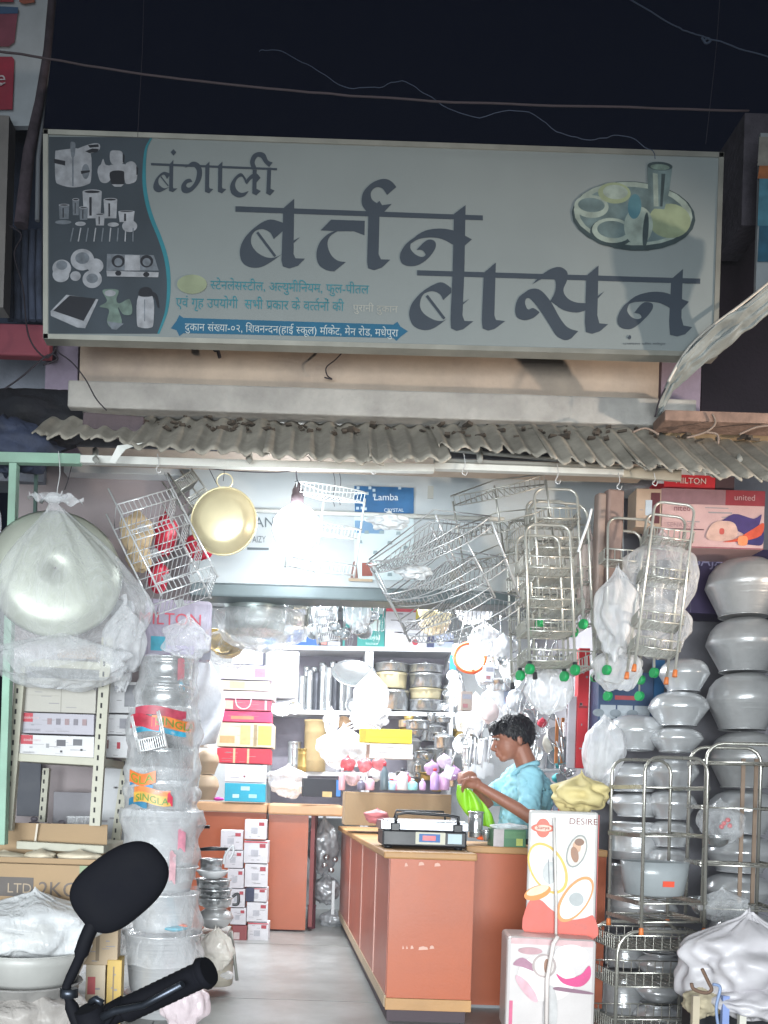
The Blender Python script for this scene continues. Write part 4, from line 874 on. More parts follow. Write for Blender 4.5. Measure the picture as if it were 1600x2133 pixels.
# cartons upper right
pbox('carton', 'dark end flap of the red printed carton on top at the upper right', 'carton', 1490, 993, 1530, 1022, 4.62, .12, '4d3a42')
pbox('carton', 'red carton with white capital letters on top of the stack at the upper right', 'carton', 1383, 989, 1490, 1018, 4.6, .2, 'c22634', text=[('MILTON', .22, .35, .42, 'dfd3d2')], prints=[(-.14, .3, .0, 1.0, 'aebac8')])
pbox('carton', 'pink, purple and white mixer carton beside the rightmost hanging rack', 'carton', 1376, 1020, 1592, 1142, 4.5, .25, 'c3a2a2',
     prints=[(0, .74, 1, 1, '8b6b74'), (.62, .74, 1, 1, '8c2f3c'), (.0, .0, 1, .02, '8a4b56'), (0, .3, .42, .32, '5d3d48')], text=[('united', .7, .83, .1, 'b99aa0'), ('nited', .12, .62, .1, '7c4a52'), ('SENATOR', .06, .34, .08, 'a5868a')])
o = bpy.data.objects[-1] if False else None
ct = [x for x in COL.objects if x.get('label', '').startswith('pink, purple')][0]
def art(parent, shapes, y0=-.006):
    for i, (pts, c_) in enumerate(shapes):
        pp = [tuple(v) for v in crom(pts, 4, True)]; MB().poly([(x, y0-.0004*i, z) for x, z in pp]).build('printed_shape', cm(c_, var=.2, scale=25) if isinstance(c_, str) else c_, parent, world=False)
hw_, hh_ = 108*S(4.5), 122*S(4.5)
art(ct, [([(.02, .1), (.1, .17), (.2, .15), (.24, .17), (.2, .06), (.12, .09)], '3d2f6a'), ([(.1, .04), (.2, .07), (.245, .12), (.25, .03), (.2, .02)], '2f2a66'), ([(.05, .03), (.12, .05), (.2, .1), (.25, .13), (.24, .07), (.16, .04)], 'c64f36'), ([(.13, .02), (.17, .02), (.17, .06), (.13, .06)], 'dd8a5c'),
         ([(-.03, .05), (.0, .12), (.06, .135), (.11, .12), (.12, .06), (.05, .035)], 'c7a59a'), ([(.035, .07), (.055, .07), (.055, .095), (.035, .095)], 'b8524c')])
pbox('carton', 'dark indigo carton under the mixer carton at the right edge', 'carton', 1440, 1143, 1640, 1280, 4.75, .2, '352a4c', prints=[(.62, .0, 1, .9, '2b2340')], text=[('BAJAJ', .0, .72, .16, '8d88a6')])
pbox('carton', 'small gift box carton behind the frame of the rightmost hanging rack', 'carton', 1325, 1018, 1380, 1098, 4.5, .12, 'b5a08e', prints=[(.55, .1, .9, .9, '5d3038'), (.35, .3, .6, .7, 'b9c6d2')])
pbox('blue_panel_box', 'dark blue box with pictures of appliances below the milky bag', 'carton', 1246, 1400, 1360, 1545, 4.75, .15, '2f4668',
     prints=[(.1, .82, .55, .95, 'b9bcba'), (.3, .6, .72, .66, 'b0474c')]+[(.04+.31*i, .32, .32+.31*i, .52, 'a8b0b8') for i in range(3)]+[(.04+.31*i, .05, .32+.31*i, .25, '9aa4ae') for i in range(3)], text=[('ALisha', .14, .86, .06, '3d4450')])
for i in range(3): art([x for x in COL.objects if x.get('label', '').startswith('dark blue box with')][0], [([( -.142+.088*i+.03*cos(a), .1+.13*1.05+.0+.02*sin(a)-.09) for a in [k*pi/4 for k in range(8)]], '7f8890')], y0=-.008)
pbox('blue_board', 'bright blue board edge beside the aluminium pots', 'board', 1362, 1375, 1384, 1480, 4.8, .03, '2e6ba0')
# ================================================================ ALUMINIUM COLUMNS (right)
ga, gb = 'large aluminium pots stacked at the right edge', 'aluminium pots stacked left of the right edge column'
LA = [('topmost large dull aluminium pot at the right edge', 1548, 1285, 76, 1165, m_alud), ('second large aluminium pot with a bright reflection from the top of the right edge stack', 1548, 1400, 74, 1288, m_alud),
      ('third large pot with round dents in the right edge stack', 1546, 1520, 72, 1402, m_alud), ('fourth large pot of the right edge stack behind the rack tops', 1550, 1640, 72, 1524, m_alud), ('fifth pot of the right edge stack seen through the brown barred rack', 1545, 1735, 70, 1645, m_alum),
      ('sixth pot of the right edge stack beside the bag of clear plastic', 1540, 1815, 70, 1738, m_alum), ('seventh pot of the right edge stack above the white sack', 1535, 1890, 68, 1818, m_alum)]
for l, x, yb, hw, yt, m in LA: pot(l, x, yb, 4.55, hw, yt, m, 'dome', ga)
LB = [('topmost aluminium pot of the middle stack under the orange footed rack', 1424, 1440, 50, 1372), ('second pot of the middle stack with sharp shoulder', 1412, 1512, 60, 1441), ('third pot of the middle stack just above the rack tops', 1408, 1566, 54, 1515),
      ('fourth pot of the middle stack seen inside the tall rack', 1400, 1642, 52, 1578), ('fifth pot of the middle stack seen inside the tall rack', 1398, 1705, 50, 1645), ('sixth small bright pot of the middle stack', 1396, 1762, 46, 1708),
      ('seventh bright pot of the middle stack just above the clear plastic tub', 1392, 1822, 44, 1765), ('eighth pot of the middle stack behind the clear plastic tub', 1385, 1868, 44, 1825), ('ninth small pot of the middle stack at the orange feet', 1372, 1915, 38, 1870),
      ('tenth small pot of the middle stack inside the upper basket', 1368, 1955, 38, 1918), ('eleventh pot of the middle stack inside the low rack', 1372, 2030, 48, 1985), ('twelfth pot of the middle stack inside the low rack', 1370, 2085, 46, 2040), ('lowest visible pot of the middle stack at the bottom of the photo', 1366, 2140, 48, 2090)]
for i, (l, x, yb, hw, yt) in enumerate(LB): pot(l, x, yb, 4.5, hw, yt, m_alum, 'handi' if i > 7 else 'dome', gb)
for l, x, yb, hw, yt, k in (('wide upturned aluminium bowl left of the middle stack', 1322, 1562, 60, 1490, 'dome'), ('wide lidded pot inside the tall rack at the left', 1320, 1648, 62, 1590, 'dome'), ('broad aluminium pot behind the lower half of the tall rack', 1326, 1700, 60, 1650, 'dome'),
                         ('pale aluminium pot low behind the tall rack', 1322, 1790, 52, 1712, 'can'), ('tall aluminium pot behind the clear tub', 1318, 1910, 50, 1800, 'can'), ('grey vessel in the low rack left side', 1300, 2010, 40, 1950, 'can'), ('grey vessel at the bottom left of the low rack', 1296, 2110, 42, 2020, 'can')):
    pot(l, x, yb, 4.62, hw, yt, m_alum, k, 'wider pots left of the middle stack')
for l, x, yb, hw, yt in (('wide shallow aluminium pan in the barred rack', 1550, 1980, 70, 1900),): pot(l, x, yb, 4.5, hw, yt, m_alum, 'dome')
# racks lower right
m_rt = mat('rack_tube', 'b2b0a8', .26, metal=.65, var=.1); m_rb = mat('brown_rack', '8c7868', .5, var=.2)
trolley('tall four shelf steel rack with orange feet standing on the low basket rack', W(1364, 1930, 4.08), .29, .3, .75, (.04, .12, .41, .62), 0, m_rt, None, m_ow, (0, radians(-.5), radians(8)), mesh=3, tube=.0075, bars=True, name='shelf_rack')
trolley('wide brown barred steel rack at the right edge above the white sack', W(1520, 1915, 4.1), .31, .3, .78, (.06, .25, .5, .7), 0, m_rt, None, None, (0, 0, radians(-10)), mesh=3, tube=.008, bars=True, name='shelf_rack')
for i, x in enumerate((1545, 1572)): wbox('flat_bar', x-4, 1580, x+4, 1882, 4.2, .006, m_rb, 'bar', ('left', 'right')[i]+' brown flat bar running down the right edge rack', group='brown bars')
trolley('low chrome basket rack at the bottom right carrying the tall rack', W(1350, 2135, 4.08), .43, .3, .44, (.0, .2, .36), .06, m_rt, None, None, (0, 0, radians(4)), mesh=11, tube=.008, name='basket_rack')
mb = MB(); mb.lathe([(.10, 0), (.13, .01), (.145, .1), (.152, .155), (.148, .155), (.14, .1), (.12, .015), (.01, .012)], n=24, squash=.7); o = mb.build('plastic_tub', mat('clear_grey_plastic', '9aa0a3', .25, var=.1, bump=.1), loc=None); o.location = W(1362, 1866, 4.1); tag(o, 'grey translucent tub with an orange sticker on the tall rack shelf', 'tub')
MB().box((.0, -.101, .05), (.05, -.098, .075)).build('sticker', mat('orange_sticker', 'd9482a', .5), o, world=False)
bag('plastic_bag', 'clear bag with small lids and a red ball in the right edge rack', 1500, 1710, 4.2, (.1, .1, .1), 61, m_film3, amp=.25, knot=False)
for i, (x, y) in enumerate(((1508, 1715), (1516, 1708), (1520, 1720), (1503, 1722))):
    o = MB().ball((0, 0, 0), .012, 10).build('red_bead', mat('red_bead', 'c8262e', .35), loc=None); o.location = W(x, y, 4.18); tag(o, 'small shiny red ball in the clear bag of the right edge rack', 'ball', 'red balls in the bag')
bag('plastic_bag', 'crumpled clear bag with shiny foil left of the white sack', 1505, 1885, 4.0, (.1, .08, .07), 62, m_film, amp=.4, knot=False)
pot('small steel bowl tilted in the right edge rack', 1492, 1765, 4.2, 28, 1740, m_steel, 'bowl')
pot('round steel lid pile left of the foil bag', 1460, 1905, 4.2, 24, 1870, m_steel, 'bowl')
# milky bag left of the racks and yellow paper
bag('plastic_bag', 'large milky bag standing left of the aluminium bowls', 1258, 1560, 4.5, (.1, .1, .17), 63, m_film2, amp=.25, knot=False)
bag('yellow_paper', 'crumpled pale yellow paper bag on top of the printed box', 1210, 1652, 4.25, (.125, .1, .085), 64, mat('yellow_paper', 'cfc08a', .7, var=.15, bump=.5, bscale=12), cat='paper bag', amp=.45, fr=2.6, knot=False)
# printed boxes
bx = pbox('printed_box', 'tall white kitchen set box with red and yellow petal print behind the pink one', 'box', 1100, 1690, 1240, 1952, 4.0, .22, mat('box_white', 'c2c0be', .35, var=.06, bump=.1, bscale=12), yaw=radians(-14), bevel=.012,
    prints=[(.02, .0, .98, .14, 'c6584c')], text=[('DESIRE', .58, .9, .05, '6e241e')])
w_, h_ = 140*S(4), 262*S(4)
def cir(cx, cz, rx, rz, n=12, a=0): return [(cx+rx*cos(2*pi*i/n)*cos(a)-rz*sin(2*pi*i/n)*sin(a), cz+rx*cos(2*pi*i/n)*sin(a)+rz*sin(2*pi*i/n)*cos(a)) for i in range(n)]
art(bx, [([(-.14, .0), (-.14, .14), (-.09, .16), (-.04, .12), (.03, .08), (.1, .09), (.14, .1), (.14, 0)], 'c9584a'), (cir(-.06, .3, .075, .12, a=.5), 'd7b04f'), (cir(-.062, .3, .065, .108, a=.5), 'd9d7d4'),
         (cir(.06, .17, .055, .115, a=-.55), 'd58b50'), (cir(.062, .17, .046, .1, a=-.55), 'd9dad8'), (cir(-.1, .19, .06, .03, a=.4), 'd9822f'), (cir(-.1, .2, .05, .018, a=.4), 'd9c8a8'), (cir(.06, .38, .04, .075, a=-.3), '8c8f8c'), (cir(.06, .38, .034, .067, a=-.3), 'cdc6be'),
         (cir(.06, .4, .018, .026), 'c79c80'), (cir(.052, .365, .016, .035, a=.2), '94694e'), (cir(.07, .42, .02, .016), '7d5a46'), (cir(-.085, .475, .05, .02), 'c8604c'), (cir(-.085, .475, .03, .042), 'c8604c'), (cir(-.085, .475, .036, .014), 'e0b9a8'), (cir(-.05, .28, .03, .05), 'b4b6b6'), (cir(.065, .17, .03, .03), 'a3a7a8'), ([(-.06, .33), (-.056, .33), (-.05, .24), (-.054, .24)], '7d8084'), ([(-.04, .34), (-.036, .34), (-.03, .25), (-.034, .25)], '7d8084')], y0=-.006)
mb = MB(); lay(latin('Surya'), (-.112, -.02, .47), (1, 0, 0), (0, 0, 1), mb, size=.022, width=.055); mb.build('lettering', cm('a03c30'), bx, world=False)
MB().box((w_/2+.001, .01, .0), (w_/2+.004, .2, h_*.98)).build('printed_side', cm('b5403c', var=.3, scale=8), bx, world=False)
MB().tube([(-.04, -.03, h_*.95), (-.03, -.034, h_*.6), (-.02, -.03, .15), (-.015, -.03, -.05)], .006, n=5).build('white_string', cm('d5d0cc'), bx, world=False)
bx2 = pbox('printed_box', 'white and pink printed box in glossy wrap at the bottom of the photo', 'box', 1056, 1955, 1238, 2160, 3.85, .24, mat('box_white2', 'c0bab9', .3, var=.06, bump=.15, bscale=12), yaw=radians(-6), bevel=.015, prints=[(.04, .93, .96, .99, 'c4a2a4'), (.04, .1, .08, .35, 'c05a7c')])
art(bx2, [(cir(-.02, .25, .12, .1), 'd8d2d0'), ([(-.16, .3), (-.12, .33), (-.06, .29), (-.02, .26), (-.06, .27), (-.12, .29)], '9c6f84'), (cir(-.03, .3, .05, .05), 'a89a98'), (cir(-.03, .3, .04, .042), 'd0c8c4'), (cir(-.02, .3, .012, .03), '8c6a58'),
          ([(.02, .27), (.06, .25), (.12, .27), (.155, .31), (.16, .26), (.12, .22), (.05, .23)], 'c43a78'), (cir(.08, .35, .07, .045), 'dedcdc'), (cir(-.09, .36, .05, .015), 'b08a90'), (cir(0, .1, .03, .12), 'b4b2b2'), (cir(-.1, .2, .02, .07, a=.7), 'c9a0aa'), ([(.02, .2), (.16, .19), (.16, .2), (.03, .215)], '7d5a6c')], y0=-.006)
MB().tube([(.02, -.03, .43), (.0, -.035, .4), (-.02, -.03, .25), (-.015, -.03, -.05)], .009, n=6).build('string', cm('d9d0cc'), bx2, world=False)
# white sack and what stands under it
bag('white_sack', 'big white plastic covered bundle at the bottom right corner', 1560, 2000, 3.6, (.26, .16, .18), 71, mat('white_plastic_sheet', 'bfbcc0', .4, var=.1, bump=.6, bscale=8), cat='bundle', amp=.3, fold=.1, knot=False, nu=56, nv=40)
bag('cream_sack', 'small cream cloth bundle tied below the white bundle', 1462, 2085, 3.55, (.07, .06, .06), 72, mat('cream_cloth', 'b4a98f', .8, var=.2, bump=.4), cat='bundle', amp=.35, knot=False)
bag('white_sack', 'lower white plastic bundle at the right bottom corner', 1570, 2085, 3.5, (.15, .1, .06), 73, MATS['white_plastic_sheet'], cat='bundle', amp=.5, knot=False)
wire([(1462, 2018), (1475, 2045), (1482, 2062), (1468, 2068), (1445, 2060), (1440, 2048)], 3.35, .007, mat('brown_cord', '6b5446', .8), 'brown_cord', 'brown cord tied around the cream bundle', 'cord')
wire([(1485, 2050), (1500, 2058), (1492, 2100), (1498, 2150)], 3.4, .006, cm('7f93b8'), 'ribbon', 'pale blue ribbon hanging from the cream bundle', 'ribbon')
o = wbox('black_crate', 1440, 2085, 1640, 2170, 3.62, .1, m_blackp, 'crate', 'black plastic crate under the white bundle at the bottom right', bevel=.01)
for i, (x, c_) in enumerate(((1450, 'b5a993'), (1512, '7c8fc0'), (1548, 'c9c6bc'))): wbox('leg', x-7, 2075, x+7, 2170, 3.45, .02, cm(c_), 'stick', ('cream stick', 'pale blue strip', 'white stick')[i]+' standing under the white bundle')
# red frame beside the aluminium and white plate
pbox('carton', 'bright red upright box edge right of the shopkeeper', 'carton', 1203, 1350, 1226, 1600, 4.9, .06, 'c31e2a', prints=[(.1, .5, .9, .52, '7d1820')])
pbox('grey_plate', 'pale grey metal plate standing left of the red upright', 'plate', 1184, 1450, 1203, 1600, 4.92, .03, 'a9a6ae')
# ================================================================ COUNTERS
def prism(name, pts, z0, z1, m, parent=None, label=None, cat=None, bevel=0):
    n = len(pts); vs = [(x, y, z0) for x, y in pts]+[(x, y, z1) for x, y in pts]
    o = MB().add(vs, [tuple(range(n))[::-1], tuple(range(n, 2*n))]+[(i, (i+1) % n, n+(i+1) % n, n+i) for i in range(n)]).build(name, m, parent, bevel=bevel, loc=None if parent else (pts[0][0], pts[0][1], z0))
    if label: tag(o, label, cat)
    return o
ct = thing('counter', 'orange laminated shop counter with wooden edges running back into the shop', 'counter', (.4, 4.22, 0))
DF = 4.22; xl, xr_ = W(806, 2000, DF).x, W(984, 2000, DF).x
ztop = W(806, 1772, DF).z; zf0 = W(806, 2078, DF).z; xb = W(708, 1850, 7.3).x
prism('top', [(xl-.03, DF-.02), (xr_+.006, DF-.02), (xr_+.006, DF+.5), (xl+.35, DF+.6), (xb+.45, 7.3), (xb-.03, 7.3)], ztop-.035, ztop, m_woodt, ct, bevel=.008)
prism('front_panel', [(xl+.003, DF+.002), (xr_-.003, DF+.002), (xr_-.003, DF+.03), (xl+.003, DF+.03)], zf0, ztop-.036, m_lam, ct)
prism('side_panel', [(xl, DF+.032), (xl+.02, DF+.032), (xb+.02, 7.28), (xb, 7.28)], zf0+.005, ztop-.036, m_lamr, ct)
prism('side_panel', [(xr_-.02, DF+.031), (xr_-.002, DF+.031), (xr_-.002, DF+.5), (xr_-.02, DF+.5)], zf0, ztop-.036, m_lam, ct)
prism('edge_strip', [(xl-.002, DF-.006), (xr_, DF-.006), (xr_, DF+.03), (xl-.002, DF+.03)], zf0-.055, zf0-.001, m_woodt, ct, bevel=.002)
prism('edge_strip', [(xl-.006, DF+.031), (xl+.014, DF+.031), (xb+.014, 7.28), (xb-.006, 7.28)], zf0-.05, zf0+.004, mat('pale_edge', 'b39f86', .6), ct)
prism('plinth', [(xl+.01, DF+.035), (xr_-.02, DF+.035), (xr_-.02, 4.8), (xb+.3, 7.25), (xb+.02, 7.25)], -.12, zf0-.056, mat('plinth_dark', '4a4046', .8), ct)
for t in (.18, .42, .7):   # panel joints
    x = xl+(xb-xl)*t; y = DF+(7.28-DF)*t; prism('joint_strip', [(x-.004, y), (x-.004+.0005, y+.006), (x+.003, y+.006), (x+.003, y)], zf0+.01, ztop-.04, cm('caa59a'), ct)
scr = MB()
for x0, x1, y in ((843, 850, 1801), (872, 884, 1799), (905, 918, 1801), (838, 842, 1973), (846, 850, 1973), (855, 862, 1973), (872, 892, 1975), (895, 905, 1973)):
    scr.poly([W(x0, y+4, DF-.001), W(x1, y+3, DF-.001), W(x1-2, y-2, DF-.001), W((x0+x1)/2, y-4, DF-.001), W(x0+1, y-2, DF-.001)])
scr.build('scuff_marks', cm('cfa89a', .8), ct, kind='stuff')
ct2 = thing('counter', 'recessed darker orange counter section right of the front counter under the green box', 'counter', (.9, 4.6, 0))
D2 = 4.55; x2 = W(1260, 1900, D2).x; x1_ = xr_+.012; zt2 = W(1050, 1764, D2).z; 
prism('top', [(x1_, D2-.02), (x2, D2-.02), (x2, D2+.5), (x1_, D2+.5)], zt2-.035, zt2, m_woodt, ct2, bevel=.006)
prism('front_panel', [(x1_, D2), (x2, D2), (x2, D2+.02), (x1_, D2+.02)], W(1000, 2093, D2).z, zt2-.036, m_lam, ct2)
prism('plinth', [(x1_, D2+.03), (x2, D2+.03), (x2, D2+.4), (x1_, D2+.4)], -.005, W(1000, 2093, D2).z, cm('8b8e92'), ct2)
# carton panel on the counter
pbox('carton', 'wide brown cardboard carton standing at the back end of the counter', 'carton', 718, 1652, 940, 1722, 6.0, .4, m_carton, bevel=.004, prints=[(.0, .93, 1, .94, '8a745a')])
# left counter and table
ga_ = 'counters along the left'
dl = 6.9
lc = thing('counter', 'orange laminated counter on the left carrying the gift boxes', 'counter', W(470, 1950, dl))
xa, xb_ = W(396, 1700, dl).x, W(556, 1700, dl).x; zt3 = W(480, 1672, dl).z
prism('top', [(xa, dl-.03), (xb_, dl-.03), (xb_, dl+.7), (xa, dl+.7)], zt3-.07, zt3, mat('pale_wood', 'c49a74', .5, var=.12), lc, bevel=.008)
prism('front_panel', [(xa, dl), (xb_-.004, dl), (xb_-.004, dl+.02), (xa, dl+.02)], W(480, 1958, dl).z, zt3-.072, m_lam, lc)
prism('side_panel', [(xb_-.02, dl+.022), (xb_-.004, dl+.022), (xb_-.004, dl+.6), (xb_-.02, dl+.6)], .02, zt3-.072, m_lam, lc)
ld = thing('table', 'orange panelled desk with rounded wooden top between the gift boxes and the long counter', 'table', W(640, 1950, dl))
xc, xd, xe = W(559, 1700, dl).x, W(714, 1700, dl).x, W(640, 1800, dl).x
prism('top', [(xc, dl-.06), (xd, dl-.06), (xd, dl+.6), (xc, dl+.6)], zt3-.078, zt3+.004, MATS['pale_wood'], ld, bevel=.015)
prism('front_panel', [(xc+.006, dl-.01), (xe, dl-.01), (xe, dl+.01), (xc+.006, dl+.01)], W(600, 1936, dl).z, zt3-.08, m_lam, ld)
prism('side_panel', [(xe+.02, dl+.02), (xe+.05, dl+.02), (xe+.08, dl+.5), (xe+.05, dl+.5)], W(600, 1930, dl).z, zt3-.08, mat('maroon_panel', '7c3c3c', .6), ld)
prism('plinth', [(xc+.02, dl+.05), (xe-.02, dl+.05), (xe-.02, dl+.4), (xc+.02, dl+.4)], 0, W(600, 1934, dl).z, mat('maroon_dark', '55282c', .7), ld)
pot('small maroon stool behind the desk side panel', 648, 1935, 7.1, 9, 1885, mat('maroon_leg', '6a3540', .5), 'can', name='stool', cat='stool')
# shiny plastic bags under the desk
for x, y, rx, rz, s_, lb_ in ((675, 1760, .12, .22, 81, 'upper silvery plastic sack stuffed under the desk'), (680, 1850, .1, .12, 82, 'middle silvery plastic sack with shiny balls under the desk'), (690, 1915, .09, .08, 83, 'lowest white plastic sack under the desk on the floor')):
    bag('plastic_sack', lb_, x, y, 7.3, (rx, .1, rz), s_, mat('silver_sack', 'b6b9bd', .25, metal=.25, var=.25, scale=20, bump=.9, bscale=16), amp=.3, knot=False, fr=3)
for i, (x, y) in enumerate(((680, 1786), (698, 1790), (676, 1802), (690, 1812))):
    o = MB().ball((0, 0, 0), .025, 12).build('steel_ball', m_steel, loc=None); o.location = W(x, y, 7.12); tag(o, 'shiny steel ball among the sacks under the desk', 'ball', 'steel balls under the desk')
wbox('white_pipe', 691, 1835, 697, 1905, 7.1, .03, cm('cfd2d4'), 'pipe', 'short white pipe standing beside the lowest sack under the desk')
# ================================================================ BACK SHELF UNIT
sh = thing('shelf_unit', 'white back wall shelf unit with pots and boxes', 'shelf unit', W(750, 1700, 7.9))
SDp = 7.85
for y in (1350, 1484, 1612, 1700): 
    A, B = W(560, y-2, SDp), W(948, y+4, SDp)
    MB().hexa([A-Vector((0,0,.018)), B-Vector((0,0,.018)), B+Vector((0,0,.018)), A+Vector((0,0,.018))]+[p+Vector((0, .38, 0)) for p in (A-Vector((0,0,.018)), B-Vector((0,0,.018)), B+Vector((0,0,.018)), A+Vector((0,0,.018)))]).build('shelf_board', mat('white_laminate', 'dcdee2', .4, var=.04), sh)
for x in (560, 766, 775, 945):
    A = W(x, 1352, SDp-.004); MB().box((A.x-.018, SDp-.004, 0), (A.x+.014, SDp+.384, A.z-.02)).build('upright', MATS['white_laminate'], sh)
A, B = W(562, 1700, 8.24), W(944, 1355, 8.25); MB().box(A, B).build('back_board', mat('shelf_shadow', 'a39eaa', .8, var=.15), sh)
tl_ = 'steel canisters on the back shelf'
k = 0
for x, yt in ((628, 1408), (644, 1396), (658, 1400), (671, 1385), (684, 1390), (698, 1402), (712, 1398), (726, 1410)):
    k += 1; pot(('first','second','third','fourth','fifth','sixth','seventh','eighth')[k-1]+' slim steel canister from the left in the front row on the upper back shelf', x, 1480, 8.0, 8, yt, m_steel if k % 3 else mat('dark_steel', '55575e', .3, metal=.6), 'can', tl_, 'canister', 'canister')
for x in (636, 652, 668, 690, 706, 722): pot('slim steel canister in the rear row on the upper back shelf, above front canister at '*0+('leftmost','second','third','fourth','fifth','rightmost')[(636, 652, 668, 690, 706, 722).index(x)]+' slim steel canister of the rear row on the upper back shelf', x, 1480, 8.14, 7, 1380+rnd.uniform(-4, 10), m_steel, 'can', tl_, 'canister', 'canister')
gp = 'steel pots stacked on the back shelf'
for l, x, yb, hw, yt, kd in (('topmost lidded steel pot of the left pair of stacks', 815, 1402, 36, 1376, 'lidded'), ('middle brass banded pot of the left stack', 814, 1436, 34, 1404, 'pan'), ('lowest steel pot of the left stack', 818, 1481, 34, 1440, 'pan'),
                      ('topmost steel pot of the right stack', 886, 1404, 38, 1380, 'lidded'), ('second steel pot of the right stack', 886, 1435, 36, 1406, 'pan'), ('third brass banded pot of the right stack', 886, 1458, 34, 1437, 'pan'), ('lowest steel pot of the right stack', 886, 1482, 36, 1460, 'pan')):
    pot(l+' on the upper back shelf', x, yb, 7.95, hw, yt, m_brass if 'brass' in l else m_steel, kd, gp)
pot('small steel pot at the right end of the upper back shelf', 934, 1482, 7.95, 14, 1430, m_steel, 'pan')
# boxes on top of the shelf unit
pbox('carton', 'bright blue carton on top of the back shelf', 'carton', 598, 1312, 665, 1348, 7.9, .25, '2f67b4', prints=[(.12, 0, .2, 1, 'd5dde8'), (.45, .3, .6, .95, 'b9cbe4'), (.7, .5, .85, .8, 'c8d8ee')])
pbox('carton', 'black carton with pale strips on top of the back shelf beside the blue one', 'carton', 667, 1290, 714, 1349, 7.9, .25, '2e3038', prints=[(.05, .1, .3, .2, 'd98a80'), (.35, .08, .9, .22, 'c8ccd4'), (.1, .5, .9, .55, 'b0b4bc')])
pbox('carton', 'teal carton with a dark figure print on top of the back shelf', 'carton', 715, 1258, 802, 1350, 7.9, .3, '1d8f88', prints=[(.05, .02, .35, .45, '3c3440'), (.3, .45, .6, .62, 'dde4e2'), (.65, .4, .88, .65, 'd0e2df'), (.7, .78, .95, .92, 'c8dcda')], text=[('Royal', .55, .2, .1, 'd5ebe8'), ('kitchen', .55, .08, .06, 'b9dcd8')])
pbox('carton', 'white carton with red top band on top of the back shelf', 'carton', 803, 1258, 890, 1352, 7.9, .3, 'dcdde2', prints=[(0, .82, .72, .99, 'd04050'), (.72, .66, .84, .96, 'e0d24c'), (.55, .3, .8, .36, 'b9bcc4')])
art([x for x in COL.objects if x.get('label', '').startswith('white carton with red top')][0], [(cir(.08, .06, .026, .026), 'b02c40')])
pbox('carton', 'navy and white striped carton at the right end above the back shelf', 'carton', 891, 1318, 945, 1352, 7.9, .25, 'b9c4dc', prints=[(0, .05, .25, .95, '3c4468'), (0, .45, 1, .55, '3c4468')])
pbox('carton', 'small blue carton at the left end above the back shelf', 'carton', 550, 1330, 575, 1352, 7.9, .2, '2f78b8')
pbox('picture_frame', 'white framed board with dark edge left of the back shelf', 'board', 485, 1345, 552, 1386, 7.6, .03, '2e3040', prints=[(-.0, .07, .93, .95, 'dfe2e8')])
pbox('white_tray', 'large white enamel tray standing upright left of the canisters', 'tray', 558, 1356, 622, 1455, 7.3, .03, 'e2e4e8', bevel=.02, prints=[(.04, .03, .96, .14, '9a9ea6')])
# strainer bowl and plastic
def dish(label, px, py, d, R, m, rx=.5, rz=0, depth=.35, cat='bowl', name='steel_bowl'):
    M_ = Rz(rz) @ Rx(rx); o = MB().lathe([(.005, -depth*R), (.45*R, -depth*R), (.75*R, -depth*R*.7), (.95*R, -.06*R), (1.03*R, 0)], n=28, M=M_).build(name, m, loc=None, solid=.003)
    o.location = W(px, py, d); tag(o, label, cat); rim(1.03*R, 0, .004, M_).build('rim', m, o, world=False); return o
dish('wide steel colander tilted on the shelf divider', 738, 1402, 7.55, .18, m_steel, .75, .1)
dish('steel plate hanging below the colander', 738, 1470, 7.55, .07, m_steel, 1.3, .2, .2, 'plate', 'steel_plate')
dish('round steel plate leaning left of the lower shelf', 590, 1465, 7.3, .11, m_steel, 1.2, -.2, .15, 'plate', 'steel_plate')
dish('small steel bowl leaning right of the round plate', 612, 1474, 7.25, .055, m_steel, 1.2, .3, .3)
dish('brown clay cup lying on the lower back shelf', 716, 1505, 7.8, .055, mat('clay', 'a08468', .7), 1.2, 0, .5, 'cup', 'clay_cup')
for x, y, r, s_, lb_, mm in ((775, 1450, (.13, .1, .2), 91, 'clear bag hanging from the shelf divider', m_film2), (770, 1490, (.15, .1, .12), 92, 'wrinkled clear bag under the shelf divider', m_film2), (715, 1555, (.2, .12, .16), 93, 'large pale plastic bag with hoops behind the yellow box', m_film2),
                          (600, 1625, (.16, .12, .12), 94, 'crumpled silver bag on the desk', m_film2), (640, 1640, (.1, .1, .06), 95, 'small crumpled clear bag lying on the desk', m_film2), (690, 1500, (.06, .05, .1), 96, 'little clear bag on the lower back shelf', m_film)):
    bag('plastic_bag', lb_, x, y, 7.3, r, s_, mm, amp=.35, knot=False)
for i, r in enumerate((.2, .24, .28)): wire([(690-i*6, 1590), (700-i*4, 1545-i*5), (745, 1518-i*8), (790, 1530-i*6), (815, 1560)], 7.0+.03*i, .008, cm('c9c6c4'), 'hoop', ('inner', 'middle', 'outer')[i]+' pale hoop of the coil behind the yellow box', 'hoop')
